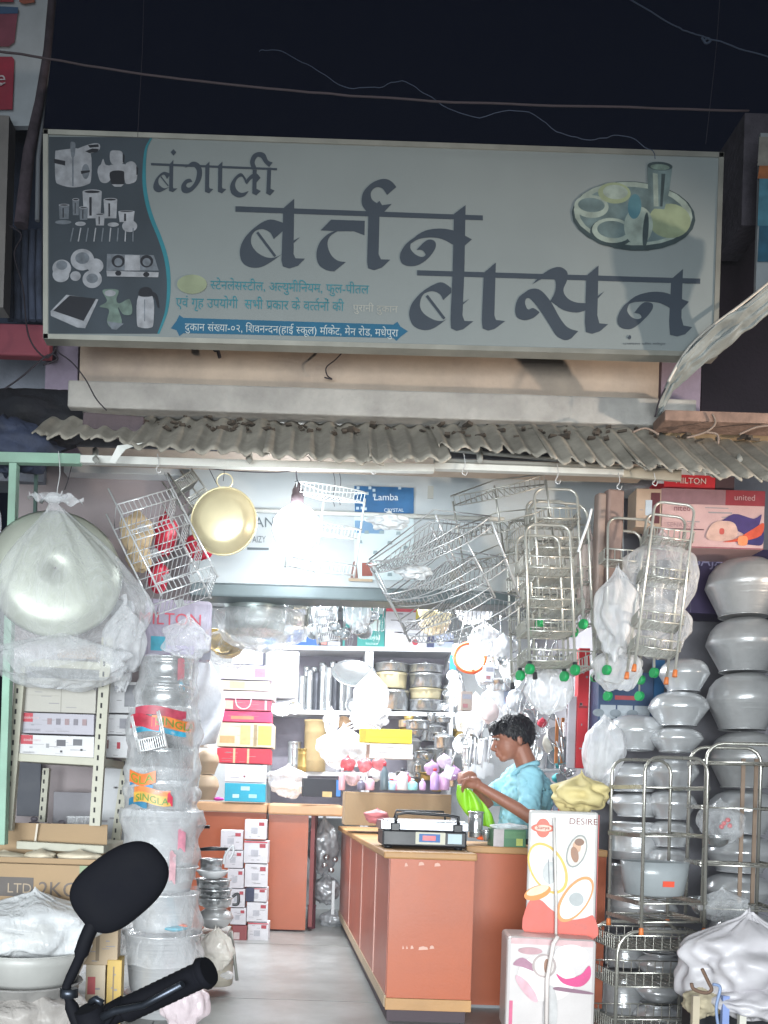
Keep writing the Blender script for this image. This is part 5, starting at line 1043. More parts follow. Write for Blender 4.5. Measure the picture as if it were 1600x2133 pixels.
# lower shelf vessels
for x, yb, hw, yt, kd, mm, lb_ in ((612, 1606, 14, 1545, 'can', m_steel, 'slim steel jar at the left of the lower shelf'), (632, 1608, 16, 1560, 'can', m_gold, 'tan jar at the left of the lower shelf'), (655, 1608, 24, 1500, 'can', mat('jute', 'b09a72', .8, var=.2), 'tall tan fabric canister on the lower shelf'), (690, 1608, 16, 1530, 'can', m_film3, 'clear plastic bottle on the lower shelf'),
                             (852, 1530, 20, 1500, 'lidded', m_gold, 'brass lota on the lower shelf right half'), (855, 1570, 22, 1532, 'lidded', m_alud, 'dull metal pot on the lower shelf right half'), (900, 1545, 26, 1500, 'lidded', m_steel, 'steel lidded pot on the lower shelf right half'), (905, 1590, 30, 1548, 'lidded', m_steel, 'large steel lidded pot at the right of the lower shelf'), (960, 1560, 18, 1520, 'pan', m_gold, 'brass pot right of the lower shelf'), (985, 1540, 20, 1515, 'pan', m_steel, 'steel saucepan hanging right of the lower shelf'), (870, 1612, 24, 1575, 'pan', m_alud, 'squat grey pan on the lower shelf')):
    pot(lb_, x, yb, 7.9, hw, yt, mm, kd)
for i in range(26):
    x = rnd.uniform(830, 1030); y = rnd.uniform(1500, 1650); pot(('small golden bowl' if i % 4 == 0 else 'small bright steel bowl')+(' high' if y < 1560 else ' low')+' in the heap '+('behind the white box' if x < 900 else 'left of the white utensil fan' if x < 965 else 'behind the hands of the shopkeeper'), x, y, 7.55+rnd.uniform(-.15, .2), rnd.uniform(9, 17), y-rnd.uniform(12, 24), m_steel if i % 4 else m_gold, rnd.choice(['bowl', 'lidded', 'pan']), 'heap of small steel bowls', 'bowl', 'steel_bowl')
# ladles, spoons on the right wall
lk = 'kitchen utensils hanging in the crowded right side of the shop'
for i in range(58):
    x = rnd.uniform(935, 1180); y = rnd.uniform(1275, 1560); d = 7.4-(x-935)/245*2.2+rnd.uniform(-.2, .1)
    kd = rnd.choice([0, 0, 1, 2, 3])
    ladle('steel %s hanging %s, %s' % (('ladle', 'spatula', 'skimmer', 'whisk')[kd], 'high up near the shutter beam' if y < 1370 else 'at the level of the orange sieve' if y < 1460 else 'low behind the shopkeeper', ('just right of the shelf unit', 'right of the orange sieve', 'before the right wall', 'deep behind the hanging trolleys')[int((x-935)/61.3)]), x, y, d, rnd.uniform(.22, .34), kd, rnd.uniform(-.5, .5), lk, yaw=rnd.uniform(-.6, .6))
for i in range(16):
    x = rnd.uniform(940, 1180); y = rnd.uniform(1290, 1560); d = 7.3-(x-935)/245*2.0
    bag('plastic_bag', 'small clear goods bag %s, %s' % ('above the orange sieve' if y < 1370 else 'below the orange sieve' if y < 1460 else 'low behind the shopkeeper', ('by the shelf unit', 'mid way along the right wall', 'behind the hanging trolleys')[int((x-940)/80.1)]), x, y, d, (rnd.uniform(.05, .09), .05, rnd.uniform(.07, .13)), 100+i, (m_film, m_film2)[i % 2], amp=.4, knot=False, nu=22, nv=16, group='small bags of goods on the right side')
for i in range(14):
    x = rnd.uniform(950, 1190); y = rnd.uniform(1300, 1600); d = 7.3-(x-935)/245*2.0
    o = dish('small steel sieve hanging %s, %s' % ('high by the shutter beam' if y < 1400 else 'mid high' if y < 1500 else 'low', ('by the shelf unit', 'mid way along the right wall', 'behind the hanging trolleys')[int((x-950)/80.1)]), x, y, d, rnd.uniform(.04, .08), m_steel, rnd.uniform(.9, 1.4), rnd.uniform(-.8, .8), .25, 'sieve', 'sieve'); o['group'] = 'small lids on the right side'
for i in range(9):
    x = 958+rnd.uniform(0, 75); ladle(('leftmost','second','third','fourth','middle','sixth','seventh','eighth','rightmost')[i]+' slim white utensil in the fan left of the shopkeeper', x, 1535+rnd.uniform(-8, 8), 5.8+.013*i, rnd.uniform(.22, .3), 1, rnd.uniform(-.15, .35), 'fan of white utensils', m=cm('d8dade'))
for x, y, c_, lb_ in ((1090, 1500, 'd0344c', 'red'), (1168, 1590, '3fa8b0', 'turquoise'), (1160, 1620, '45b0b8', 'pale turquoise'), (1130, 1505, 'c9384c', 'crimson')):
    bag('small_packet', lb_+' plastic packet on the right side behind the shopkeeper', x, y, 5.6, (.03, .03, .03), 120+y, cm(c_), cat='packet', amp=.3, knot=False, nu=16, nv=12)
for x in (1160, 1172): wbox('wooden_spoon', x-3, 1495, x+3, 1590, 5.4, .012, cm('b9733f'), 'wooden spoon', ('left' if x == 1160 else 'right')+' orange brown wooden spoon hanging right of the shopkeeper')
o = dish('orange rimmed round sieve hanging right of the cartons', 979, 1370, 6.6, .105, cm('e8e4e4'), 1.35, 0, .25, 'sieve', 'sieve'); rim(.112, 0, .012, Rx(1.35)).build('orange_rim', mat('orange_plastic', 'e8602a', .4), o, world=False)
bag('orange_packet', 'orange tag hanging below the round sieve', 985, 1398, 6.6, (.04, .03, .02), 131, MATS['orange_plastic'], cat='packet', amp=.3, knot=False)
wbox('blue_packet', 938, 1365, 950, 1400, 6.7, .02, cm('2f86c0'), 'packet', 'blue and white packet hanging left of the orange sieve')
dish('white oval lid below the blue packet', 943, 1408, 6.65, .04, cm('e0e4ee'), 1.4, 0, .2, 'lid', 'lid')
for x, y, rx, rz, s_ in ((905, 1300, .1, .07, 141), (985, 1275, .12, .08, 142), (1010, 1330, .1, .12, 143)):
    bag('plastic_bag', {141: 'bag of golden vessels hanging below the shutter beam', 142: 'bag with a brown box hanging below the corner racks', 143: 'white bag bunched right of the golden vessels'}[s_], x, y, 6.5, (rx, .08, rz), s_, film('gold_film', (.8, .7, .52), .5, .95) if s_ == 141 else m_film2, amp=.35, knot=False)
for i, (x, y) in enumerate(((890, 1292), (920, 1300), (905, 1315))): pot('golden bowl in the bag below the shutter beam', x, y, 6.5, 20, y-20, m_brass, 'bowl', 'golden bowls in the bag', 'bowl', 'brass_bowl')
# hanging under beam
o = pot('big steel drum shaped vessel in a bag hanging under the left of the shutter beam', 530, 1318, 5.0, 66, 1246, mat('greenish_steel', '9aa5a3', .3, metal=.5, var=.15), 'can')
bag('plastic_bag', 'clear bag round the vessel hanging under the left of the shutter beam', 545, 1300, 5.0, (.25, .2, .14), 151, m_film, amp=.22, knot=False)
tier_rack('small square wire basket beside the bagged vessel under the beam', W(618, 1300, 5.0), .1, .08, 3, .05, m_wired, (0, .15, .2), 'wire_basket')
tier_rack('small four bar wire rack hanging over the black carton', W(684, 1335, 5.4), .13, .03, 4, .05, m_wire, (0, -.2, .1))
dish('golden bowl in clear wrap hanging right of the can column', 455, 1335, 5.2, .085, m_gold, 1.0, .5, .5); dish('lower golden bowl in clear wrap', 478, 1352, 5.15, .08, m_gold, .6, -.3, .5)
bag('plastic_bag', 'clear bag of two golden bowls hanging beside the can column', 480, 1345, 5.15, (.15, .1, .12), 152, m_film3, amp=.3, knot=False)
for i in range(12):
    x = 700+i*9+rnd.uniform(-3, 3); ladle('shiny steel utensil hanging under the shutter beam, number '*0+('first','second','third','fourth','fifth','sixth','seventh','eighth','ninth','tenth','eleventh','last')[i]+' from the left of the steel utensils under the shutter beam', x, 1242+rnd.uniform(0, 14), 5.3, rnd.uniform(.14, .26), rnd.choice([0, 1, 2, 3]), rnd.uniform(-.3, .3), 'utensils hanging under the beam')
bag('plastic_bag', 'shiny white bag of utensils hanging before the teal carton', 748, 1275, 5.3, (.07, .05, .11), 153, m_film2, amp=.5, knot=False)
# gift box tower
gx = 'gift boxes stacked on the left counter'
GB = [(460, 1386, 568, 1416, 'c9c2d2', [(.66, .2, .86, .8, 'b98a9c')], 'lilac white box topmost of the gift box tower'), (458, 1418, 562, 1438, 'd2cabb', [(.2, .2, .5, .9, 'b9ae94'), (.55, .2, .95, .9, 'c9c0a8')], 'cream box second from the top of the gift tower'),
      (461, 1440, 570, 1456, 'd5c4cc', [], 'pale pink flat box in the gift tower'), (463, 1458, 566, 1480, 'b9566c', [(0, .1, .22, .9, 'd0b4a4'), (.86, .1, .9, 1, 'd8c0c8')], 'dusky rose box with cream corner in the gift tower'), (460, 1482, 566, 1504, 'd9456e', [(.2, .25, .65, .55, 'b98a66')], 'hot pink box in the gift tower'),
      (452, 1506, 568, 1556, 'd8cbb0', [(.05, .15, .32, .45, 'd8a070'), (.42, .1, .6, .9, 'cdb27c'), (.66, .05, .72, .95, '9c8a6c'), (.74, .1, .98, .9, 'd3c062')], 'wide cream and yellow box in the gift tower'), (452, 1559, 564, 1590, 'c93244', [(.3, 0, .34, 1, 'd8b08c'), (.56, 0, .6, 1, 'd8b08c')], 'red box with cream ribbons in the gift tower'),
      (468, 1594, 554, 1629, 'd6d6de', [(.2, .5, .8, .8, 'c2c4ce'), (.46, .28, .5, .38, '8c3a44')], 'white box with flap and red dot in the gift tower'), (468, 1632, 552, 1670, '1f9cb8', [(.4, .62, .62, .84, 'a9d0dc'), (.2, .2, .36, .4, 'b9dfe8'), (.6, .22, .8, .42, '9fd4e0')], 'turquoise box at the foot of the gift tower')]
for x0, y0, x1, y1, c_, pr, lb_ in GB: pbox('gift_box', lb_, 'gift box', x0, y0, x1, y1, 6.85, .28, c_, pr, group=gx, yaw=rnd.uniform(-.05, .05), bevel=.004)
wire([(490, 1452), (494, 1470), (508, 1477), (520, 1470), (524, 1452)], 6.82, .004, cm('e0c8cc'), 'box_handle', 'pale cord handle on the rose box of the gift tower', 'handle')
for x, y, hw, yt, lb_ in ((432, 1612, 24, 1562, 'upper brown clay pot in wrap left of the gift tower'), (428, 1666, 28, 1612, 'lower brown clay pot in wrap left of the gift tower')):
    pot(lb_, x, y, 6.6, hw, yt, mat('brown_clay', '97836c', .6, var=.15), 'dome', name='clay_pot')
bag('small_packet', 'magenta trinket at the foot of the clay pots', 455, 1664, 6.6, (.04, .03, .015), 161, cm('b8328c'), cat='trinket', knot=False, nu=14, nv=10)
pbox('book_box', 'small brown and white box above the clay pots', 'box', 404, 1535, 432, 1556, 6.4, .1, 'c9c2bc', [(.3, 0, .75, .9, '8c7a6c')])
# plastic sheet, the light shining through it put into its white colour
def sheet_drape(u, v):
    p = Vector((405, 1365)).lerp(Vector((458, 1395)), u) if v < 0 else Vector((398+u*(30+40*sin(v*2.6)), 1368+v*190-u*10))
    q = W(p.x, p.y, 5.6); q.y += .05*sin(v*9+u*4); return q
o = MB().grid(sheet_drape, 10, 24).build('plastic_sheet', mat('lit_sheet', 'e4e8ee', .5, bump=.3), solid=.002, loc=W(430, 1550, 5.6)); tag(o, 'plastic sheet right of the can column, coloured white for light shining through', 'sheet')
# dark tray, items on desk
pbox('black_box', 'black tray box with a blue edge leaning on the desk', 'tray', 632, 1622, 712, 1660, 6.8, .1, '24262e', [(.86, .05, .98, .95, '3f74b4'), (.5, .0, .75, .3, 'b9a070')], yaw=.15)
# counter clutter
pbox('yellow_box', 'bright yellow long box lying on the white box behind the counter', 'box', 750, 1519, 858, 1547, 6.3, .1, 'e0cf28', [(.0, .0, .12, 1, 'a98f24'), (.2, .4, .95, .46, 'c9b822')])
pbox('white_box', 'open white carton under the yellow box', 'carton', 770, 1549, 860, 1580, 6.35, .15, 'dfe0e4', [(-.08, .0, 0, .9, '8d7468')])
cl = [('d9a0a8', 712, 'red capped'), ('6a6678', 752, 'dark grey'), ('d9a8b8', 770, 'pink labelled'), ('5e6c74', 800, 'small dark capped'), ('a8c8dc', 815, 'pale blue'), ('d888a8', 824, 'magenta'), ('d9d2d4', 838, 'white'), ('9cd8dc', 858, 'turquoise'), ('c9a6cc', 880, 'lilac'), ('b99ad0', 905, 'violet'), ('caa0c8', 925, 'mauve'), ('d24a5c', 845, 'rose red')]
for i, (c_, x, nm) in enumerate(cl):
    yb, h = 1646, rnd.choice((24, 30, 38, 46, 58)); r = rnd.uniform(7, 14)*S(5.95); z = h*S(5.95)
    o = MB().lathe([(r*.9, 0), (r, .006), (r, z*.62), (r*.6, z*.76), (r*.38, z*.82), (r*.38, z*.86)], n=14).build('bottle', cm(c_, .35), loc=None); o.location = W(x, yb, 5.95+.02*(i % 3)); tag(o, nm+' plastic bottle in the row on the long counter', 'bottle', 'bottles and packs on the long counter')
    MB().lathe([(r*.42, z*.861), (r*.42, z*.97), (r*.3, z)], n=12, cap1=True).build('cap', cm(rnd.choice(['d8d8dc', 'c03a48', '3a3c44', 'c9b8d4']), .4), o, world=False)
for i, (x, y, c_) in enumerate(((735, 1620, 'd9bcc0'), (780, 1612, 'd7dade'), (790, 1590, 'd8787c'), (760, 1592, 'd86c74'), (815, 1625, 'cdd6de'), (900, 1600, 'c9a8d4'), (945, 1610, 'c39ccc'), (925, 1585, 'dccbe0'), (725, 1590, 'cc4652'))):
    bag('plastic_pack', ('pink wrapped', 'white wrapped', 'red topped', 'bright red', 'pale blue wrapped', 'lilac wrapped', 'mauve wrapped', 'pale lilac', 'small red')[i]+' pack on the long counter behind the scale', x, y, 6.1, (.05, .04, .05), 170+i, film('film_'+c_, lin(c_), .55, .97), cat='packet', amp=.4, knot=False, nu=18, nv=12)
# weighing scale
sc_ = thing('weighing_scale', 'black electronic weighing scale with steel pan and red display on the counter', 'scale', W(885, 1760, 4.5))
d = 4.42; zc = ztop
xa, xb2 = W(793, 1740, d).x, W(975, 1740, d).x; wv = xb2-xa
MB().box((xa+.01, d, zc+.012), (xb2-.005, d+.3, zc+.09)).build('body', m_blackp, sc_, bevel=.008)
MB().box((xa-.0, d+.01, zc+.09), (xb2+.005, d+.32, zc+.135)).build('pan_tray', mat('dark_steel2', '8c8e94', .3, metal=.7), sc_, bevel=.004)
MB().box((xa+.02, d+.03, zc+.1355), (xb2-.01, d+.3, zc+.14)).build('steel_plate', m_steel, sc_, bevel=.001)
MB().tube([(xa+.07, d+.0, zc+.1), (xa+.075, d, zc+.165), (xa+.12, d, zc+.175), (xb2-.1, d, zc+.168), (xb2-.05, d, zc+.16), (xb2-.045, d, zc+.1)], .008, n=8).build('front_rail', m_blackp, sc_)
MB().tube([(xa+.09, d+.28, zc+.14), (xa+.1, d+.28, zc+.18), (xb2-.08, d+.28, zc+.18), (xb2-.07, d+.28, zc+.14)], .006, n=8).build('rear_rail', m_blackp, sc_)
for x in (xa+.07, xb2-.05): MB().box((x-.022, d-.012, zc+.085), (x+.022, d+.02, zc+.125)).build('clamp', m_blackp, sc_, bevel=.005)
for x in (xa+.04, xb2-.04): MB().lathe([(.018, 0), (.02, .012)], (x, d+.03, zc), 12, cap1=True).build('foot', m_blackp, sc_)
pl = MB().box((xa+.4*wv, d-.003, zc+.025), (xa+.74*wv, d, zc+.083)).build('display_bezel', cm('b9b8a8'), sc_)
MB().box((xa+.44*wv, d-.005, zc+.035), (xa+.68*wv, d-.003, zc+.075)).build('display_surround', cm('2e5f9c'), pl)
MB().box((xa+.48*wv, d-.0062, zc+.043), (xa+.63*wv, d-.005, zc+.067)).build('display', mat('led_red', 'a02430', .3, emit=.5), pl)
MB().box((xa+.77*wv, d-.003, zc+.03), (xa+.93*wv, d, zc+.078)).build('rating_label', cm('a9bcc4'), sc_)
bag('red_packet', 'crumpled red and white packet left of the scale', 785, 1700, 4.75, (.06, .05, .04), 181, cm('d0787c'), cat='packet', amp=.4, knot=False, nu=18)
pot('white plastic mug hanging behind the scale near the hands', 970, 1665, 4.95, 16, 1635, cm('c6c8cc'), 'bowl', cat='mug', name='mug')
pot('steel tumbler stack right of the scale', 990, 1745, 4.7, 16, 1690, m_steel, 'can', name='tumbler', cat='tumbler')
pot('small bright steel cup beside the orange packet', 1012, 1752, 4.65, 9, 1730, m_steel, 'bowl', cat='cup', name='cup')
bag('orange_packet', 'small orange packet on the counter right of the scale', 1005, 1745, 4.68, (.035, .03, .012), 182, MATS['orange_plastic'], cat='packet', knot=False, nu=14, nv=10)
gbx = pbox('green_box', 'green and white carton on the counter beside the printed box', 'carton', 1028, 1728, 1096, 1765, 4.55, .15, '4c7a5a', [(0, 0, .32, 1, 'b0a8aa'), (.7, .1, .9, .5, 'b9c46a'), (.35, .5, .95, .9, '5f8c66')])
bag('plastic_bag', 'flattened clear bag on the green carton', 1060, 1722, 4.6, (.09, .06, .02), 183, m_film2, amp=.3, knot=False)
# ================================================================ LEFT: slotted shelf
m_slot = mat('cream_angle', 'b4b2a2', .5, var=.12, scale=6, dirt='77756a', dirtamt=.4); m_hole = mat('slot_dark', '2c2b2e', .8)
ss = thing('slotted_shelf', 'cream slotted angle shelf with stove cartons at the left', 'shelf', W(120, 1790, 4.3))
def angle(xt, yt, xb3, yb, d, nm='upright', w=14, holes=True):
    A, B = W(xt, yt, d), W(xb3, yb, d); h = Vector((w*S(d)/2, 0, 0))
    o = MB().hexa([B-h, B+h, A+h, A-h]+[p+Vector((0, .004, 0)) for p in (B-h, B+h, A+h, A-h)]).build(nm, m_slot, ss)
    MB().hexa([B+h, B+h+Vector((.004, 0, 0)), A+h+Vector((.004, 0, 0)), A+h]+[p+Vector((0, .035, 0)) for p in (B+h, B+h+Vector((.004, 0, 0)), A+h+Vector((.004, 0, 0)), A+h)]).build('flange', m_slot, o)
    if holes:
        n = int((B-A).length/.045)
        hm = None
        for i in range(n):
            c = A.lerp(B, (i+.5)/n); 
            if hm is None:
                q = MB().box((-.004, -.0008, -.011), (.004, .0008, .011)).build('slot', m_hole, o, world=False); hm = q
            else: q = hm.copy(); COL.objects.link(q); q.parent = o
            q.location = c-root_loc(o)+Vector((-.003, -.0016, 0))
    return o
angle(42, 1385, 14, 1730, 4.12, w=18); angle(222, 1328, 196, 1720, 4.12, w=20); angle(263, 1580, 238, 1760, 4.6, w=16); angle(95, 1600, 86, 1712, 4.75, w=12)
for y0, y1 in ((1378, 1384), (1577, 1584), (1760, 1766)):
    A, B = W(34, y0, 4.13), W(216, y1+4, 4.13); dz = Vector((0, 0, .018)); q = Vector((0, .5, 0))
    MB().hexa([A-dz, B-dz, B+dz, A+dz, A-dz+q, B-dz+q, B+dz+q, A+dz+q]).build('shelf_tray', m_slot, ss, bevel=.003)
pbox('carton', 'plain white carton on top of the stove cartons on the slotted shelf', 'carton', 48, 1413, 200, 1484, 4.16, .42, mat('carton_grey', 'b4b1aa', .7, var=.08, dirt='8c887e', dirtamt=.3), bevel=.003, prints=[(.52, .0, .53, 1, '8f8b82'), (.02, .48, .5, .49, '99958c')], text=[('INNER   P', .9, .68, .14, '7b7d88')])
pr3 = lambda n: [(.0+.02*n, .55, .16+.02*n, .98, 'b02a3c'), (.14, .38, .18, .44, '8c8c94')]
pbox('stove_carton', 'gas stove carton with red label and round pictures, middle of the slotted shelf stack', 'carton', 44, 1486, 196, 1529, 4.16, .42, 'a7a4ae', prints=pr3(0)+[(.36+.12*i, .45, .42+.12*i, .75, '6f6a74' if i % 2 else '8c7478') for i in range(5)], text=[('cookmate', .02, .7, .14, 'd5c0c4'), ('GAS STOVE', .02, .1, .12, '8c8a94')], bevel=.003)
pbox('stove_carton', 'gas stove carton with red label and stove drawings, lowest on the slotted shelf', 'carton', 40, 1532, 196, 1576, 4.14, .42, 'c9c8ca', prints=pr3(1)+[(.36, .4, .4, .6, '8a8c90'), (.5, .5, .62, .8, '4c4c54'), (.72, .55, .84, .85, '55555c'), (.55, .2, .58, .3, '2c2c30'), (.82, .3, .85, .4, '2c2c30')], text=[('cookmate', .06, .7, .14, 'd8c4c6'), ('stainless', .05, .12, .12, '9a9aa0')], bevel=.003)
for x0, y0, x1, y1, lb_, pr in ((212, 1420, 292, 1485, 'upper white carton jutting out right of the slotted shelf', [(.1, .3, .2, .8, '8a8c94'), (.6, .2, .9, .9, '8f9096')]), (210, 1488, 276, 1530, 'middle white carton jutting out right of the slotted shelf', [(.08, .5, .22, .85, 'b04a4c'), (.6, .3, .9, .8, '9c9ca4')]), (208, 1532, 268, 1578, 'lower white carton jutting out right of the slotted shelf', [(.2, .4, .3, .8, '8a6c6c'), (.6, .4, .72, .7, 'b03a48')])):
    pbox('carton', lb_, 'carton', x0, y0, x1, y1, 4.36, .3, 'd5d5d8', pr, yaw=-.15, bevel=.003)
for x0, y0, x1, y1, c_, lb_ in ((120, 1342, 200, 1372, 'a9825a', 'tan paper packet on the top shelf under the big bag'), (232, 1250, 275, 1330, 'c9ccd2', 'white patterned carton standing high right of the bagged bowl'), (232, 1330, 268, 1372, 'c4bcbc', 'small white carton right of the shelf top')):
    pbox('carton', lb_, 'carton', x0, y0, x1, y1, 4.35, .12, c_, [(.6, .1, .85, .35, '8f9096'), (.6, .5, .85, .8, '8f9096')] if c_ != 'a9825a' else [], yaw=.1)
bag('plastic_bag', 'thin plastic bag with faint red print hanging right of the slotted shelf', 255, 1385, 4.2, (.045, .04, .12), 191, m_film2, amp=.4)
bag('plastic_bag', 'clear bag hanging over the white cartons by the can column', 270, 1350, 4.25, (.07, .06, .1), 192, m_film, amp=.35, knot=False)
# glass jars low on the shelf
for x in (150, 168, 186): pot({150: 'leftmost', 168: 'middle', 186: 'rightmost'}[x]+' clear plastic jar low on the slotted shelf', x, 1755, 4.5, 12, 1700, m_film3, 'can', 'jars low on the slotted shelf', 'jar', 'jar')
pbox('grey_box', 'grey board behind the jars low on the slotted shelf', 'board', 110, 1650, 190, 1760, 4.75, .03, '77757c')
pbox('metal_sheet', 'white metal sheet behind the right leg of the slotted shelf', 'board', 205, 1590, 262, 1760, 4.75, .03, 'b4b6ba')
# cardboard boxes left bottom
ob = thing('open_carton', 'open brown carton with cream packets in front of the slotted shelf', 'carton', W(100, 1850, 4.0))
d = 3.98
A, B = W(-60, 1790, d), W(232, 1790, d); zb_ = W(100, 1850, 4.0).z
MB().box((A.x, d+.005, zb_), (B.x-.02, d+.02, W(100, 1788, d).z)).build('front_wall', m_carton, ob)
MB().hexa([W(-60, 1780, 4.2), W(222, 1786, 4.2), W(224, 1718, 4.22), W(-60, 1712, 4.22)]+[p+Vector((0, .006, 0)) for p in (W(-60, 1780, 4.2), W(222, 1786, 4.2), W(224, 1718, 4.22), W(-60, 1712, 4.22))]).build('rear_flap', m_carton, ob)
MB().hexa([W(68, 1778, 4.19), W(72, 1778, 4.19), W(80, 1716, 4.19), W(76, 1716, 4.19)]+[p+Vector((0, .003, 0)) for p in (W(68, 1778, 4.19), W(72, 1778, 4.19), W(80, 1716, 4.19), W(76, 1716, 4.19))]).build('tape_seam', cm('c9bfb0'), ob)
for x, y, rx, lb_ in ((10, 1785, .11, 'leftmost'), (85, 1782, .07, 'middle'), (165, 1784, .1, 'rightmost')):
    bag('cream_packet', lb_+' cream wrapped packet in the open brown carton', x, y, 4.08, (rx, .06, .03), 200+x, mat('cream_wrap', 'cfc4ae', .5, var=.1, bump=.3), cat='packet', amp=.25, knot=False, nu=20, nv=14)
pbox('carton', 'brown carton with black print below the open carton', 'carton', -60, 1800, 190, 1880, 3.94, .2, m_carton, prints=[(0, .15, .52, .65, '4c4440'), (.9, .3, 1, 1, '7a8a6a')], text=[('2KG', .56, .18, .38, '5c5048'), ('LTD', .3, .25, .25, '9c8a74')], bevel=.003)
# basin with plastic, bin
o = pot('large grey basin under clear plastic at the left bottom corner', 60, 2075, 3.75, 120, 1975, mat('grey_basin', 'a9a9a6', .4, var=.1), 'bowl', name='basin', cat='basin')
bag('plastic_bag', 'clear plastic sheet bunched over the basin in the left bottom corner', 70, 1930, 3.75, (.27, .2, .15), 211, film('basin_film', (.78, .8, .82), .5, .97, .25, .7, 10), amp=.3, fold=.05, knot=False, nu=50, nv=36)
pot('small coil of cream tubing showing through the plastic in the left basin', 55, 1985, 3.72, 60, 1935, cm('b4b0a0'), 'bowl', cat='bowl', name='bowl')
o = pot('round grey bin wrapped in plastic at the lower left corner', 55, 2220, 3.7, 105, 2040, mat('bin_grey', '8c8a88', .5, var=.3, bump=.3), 'bucket', name='bin', cat='bin')
bag('plastic_bag', 'crumpled brown tinted plastic wrapped round the bin at the lower left', 50, 2110, 3.65, (.25, .22, .14), 212, film('brown_film', (.6, .56, .53), .45, .95, .3, .8, 8), amp=.3, knot=False, nu=44, nv=30)
for x0, y0, x1, y1, c_, lb_ in ((170, 1925, 245, 2010, 'b09a7c', 'tan carton edge between the basin and the can column'), (222, 2000, 252, 2133, 'c0a050', 'yellow brown carton behind the mirror stalk'), (178, 2010, 218, 2133, 'c4b49c', 'pale carton with red mark behind the mirror stalk')):
    pbox('carton', lb_, 'carton', x0, y0, x1, y1, 4.0, .12, c_, [(.1, .5, .5, .8, 'b0484c')] if 'red' in lb_ else [(.4, .1, .5, .9, '7d6a50')], yaw=.1)
# ================================================================ CAN COLUMN
def wrap_label(parent, c, R, a0, a1, z0, z1, col, text=None, tcol=None, jit=0):
    def fn(u, v):
        a = a0+(a1-a0)*u; return c+Vector((R*cos(a), R*sin(a), z0+(z1-z0)*v+.01*sin(u*5+jit)))
    o = MB().grid(fn, 12, 3).build('printed_label', cm(col, .4, var=.3, scale=30), parent)
    if text:
        V, Fs, w = latin(text); mb = MB(); k = (a1-a0)*.85
        mb.add([c+Vector(((R+.004)*cos(a0+(a1-a0)*.08+k*v.x/w), (R+.004)*sin(a0+(a1-a0)*.08+k*v.x/w), z0+(z1-z0)*(.15+.7*v.y/.72)+.01*sin(v.x/w*5+jit))) for v in V], Fs)
        mb.build('lettering', cm(tcol, .4), parent)
gc = 'steel cans and buckets in the wrapped column'
CC = [('topmost steel can of the wrapped column', 350, 1428, 52, 1372, 'can'), ('second steel can of the wrapped column', 345, 1490, 58, 1430, 'can'), ('third steel pot of the wrapped column', 345, 1560, 60, 1492, 'pan'), ('fourth steel pot of the wrapped column', 340, 1625, 64, 1562, 'pan'),
      ('fifth steel pot of the wrapped column beside the lower coloured labels', 338, 1685, 66, 1628, 'pan'), ('big tapered steel bucket in the middle of the wrapped column', 338, 1800, 76, 1688, 'bucket'), ('second steel bucket below the big tapered one', 338, 1855, 72, 1803, 'bucket'), ('third steel bucket with a turquoise cloth in the column', 338, 1935, 74, 1858, 'bucket'),
      ('wide steel drum at the bottom of the wrapped column', 335, 2060, 80, 1940, 'bucket'), ('lowest steel drum touching the bottom of the photo', 335, 2180, 80, 2062, 'bucket')]
for l, x, yb, hw, yt, k in CC: pot(l, x, yb, 4.3, hw, yt, m_alum if hw > 64 else m_steel, k, gc, 'can', 'steel_can')
cw = thing('column_wrap', 'clear crinkled plastic sleeves with colourful printed labels round the can column', 'plastic wrap', W(335, 2100, 4.3))
def sleeve(y0, y1, hw0, hw1, x0, x1, m, sd):
    A, B = W(x0, y0, 4.3), W(x1, y1, 4.3)
    def fn(u, v):
        a = 2*pi*u; c = A.lerp(B, v); r = (hw0+(hw1-hw0)*v)*S(4.3)*(1.06+.07*noise.noise(Vector((cos(a)*2.5, sin(a)*2.5, v*6+sd)))+.05*abs(noise.noise(Vector((cos(a)*7, sin(a)*7, v*14+sd)))))
        r *= 1+.05*sin(v*pi*4+sd)
        return c+Vector((r*cos(a), r*sin(a), .015*noise.noise(Vector((a*2, v, sd)))))
    MB().grid(fn, 48, 22, wrap=True).build('plastic_sleeve', m, cw)
sleeve(1372, 1500, 56, 64, 352, 345, m_film3, 1); sleeve(1475, 1640, 70, 72, 343, 338, m_film, 4); sleeve(1600, 1700, 70, 74, 338, 336, m_film, 8); sleeve(1685, 1830, 82, 66, 338, 338, m_film, 12); sleeve(1850, 2000, 76, 82, 336, 334, m_film3, 15)
def lbl(px, py, hw, w_, h_, col, text=None, tcol=None, jit=0):
    c = W(335, py, 4.3); R = hw*S(4.3); f = lambda x: -pi/2+math.asin(max(-.97, min(.97, (x-335)/hw)))
    wrap_label(cw, c, R, f(px-w_/2), f(px+w_/2), -h_*S(4.3)/2, h_*S(4.3)/2, col, text, tcol, jit)
lbl(345, 1490, 80, 100, 18, 'b8485c'); lbl(370, 1512, 82, 80, 22, 'e08040', 'SINGLA', '5c8c3c', 1); lbl(345, 1528, 81, 100, 10, '3f9fc0'); lbl(315, 1510, 82, 60, 26, 'b83448'); lbl(310, 1622, 82, 56, 24, 'e07a3c', 'GLA', '6f9c3c', 2); lbl(308, 1635, 81.5, 50, 6, '3a88b8')
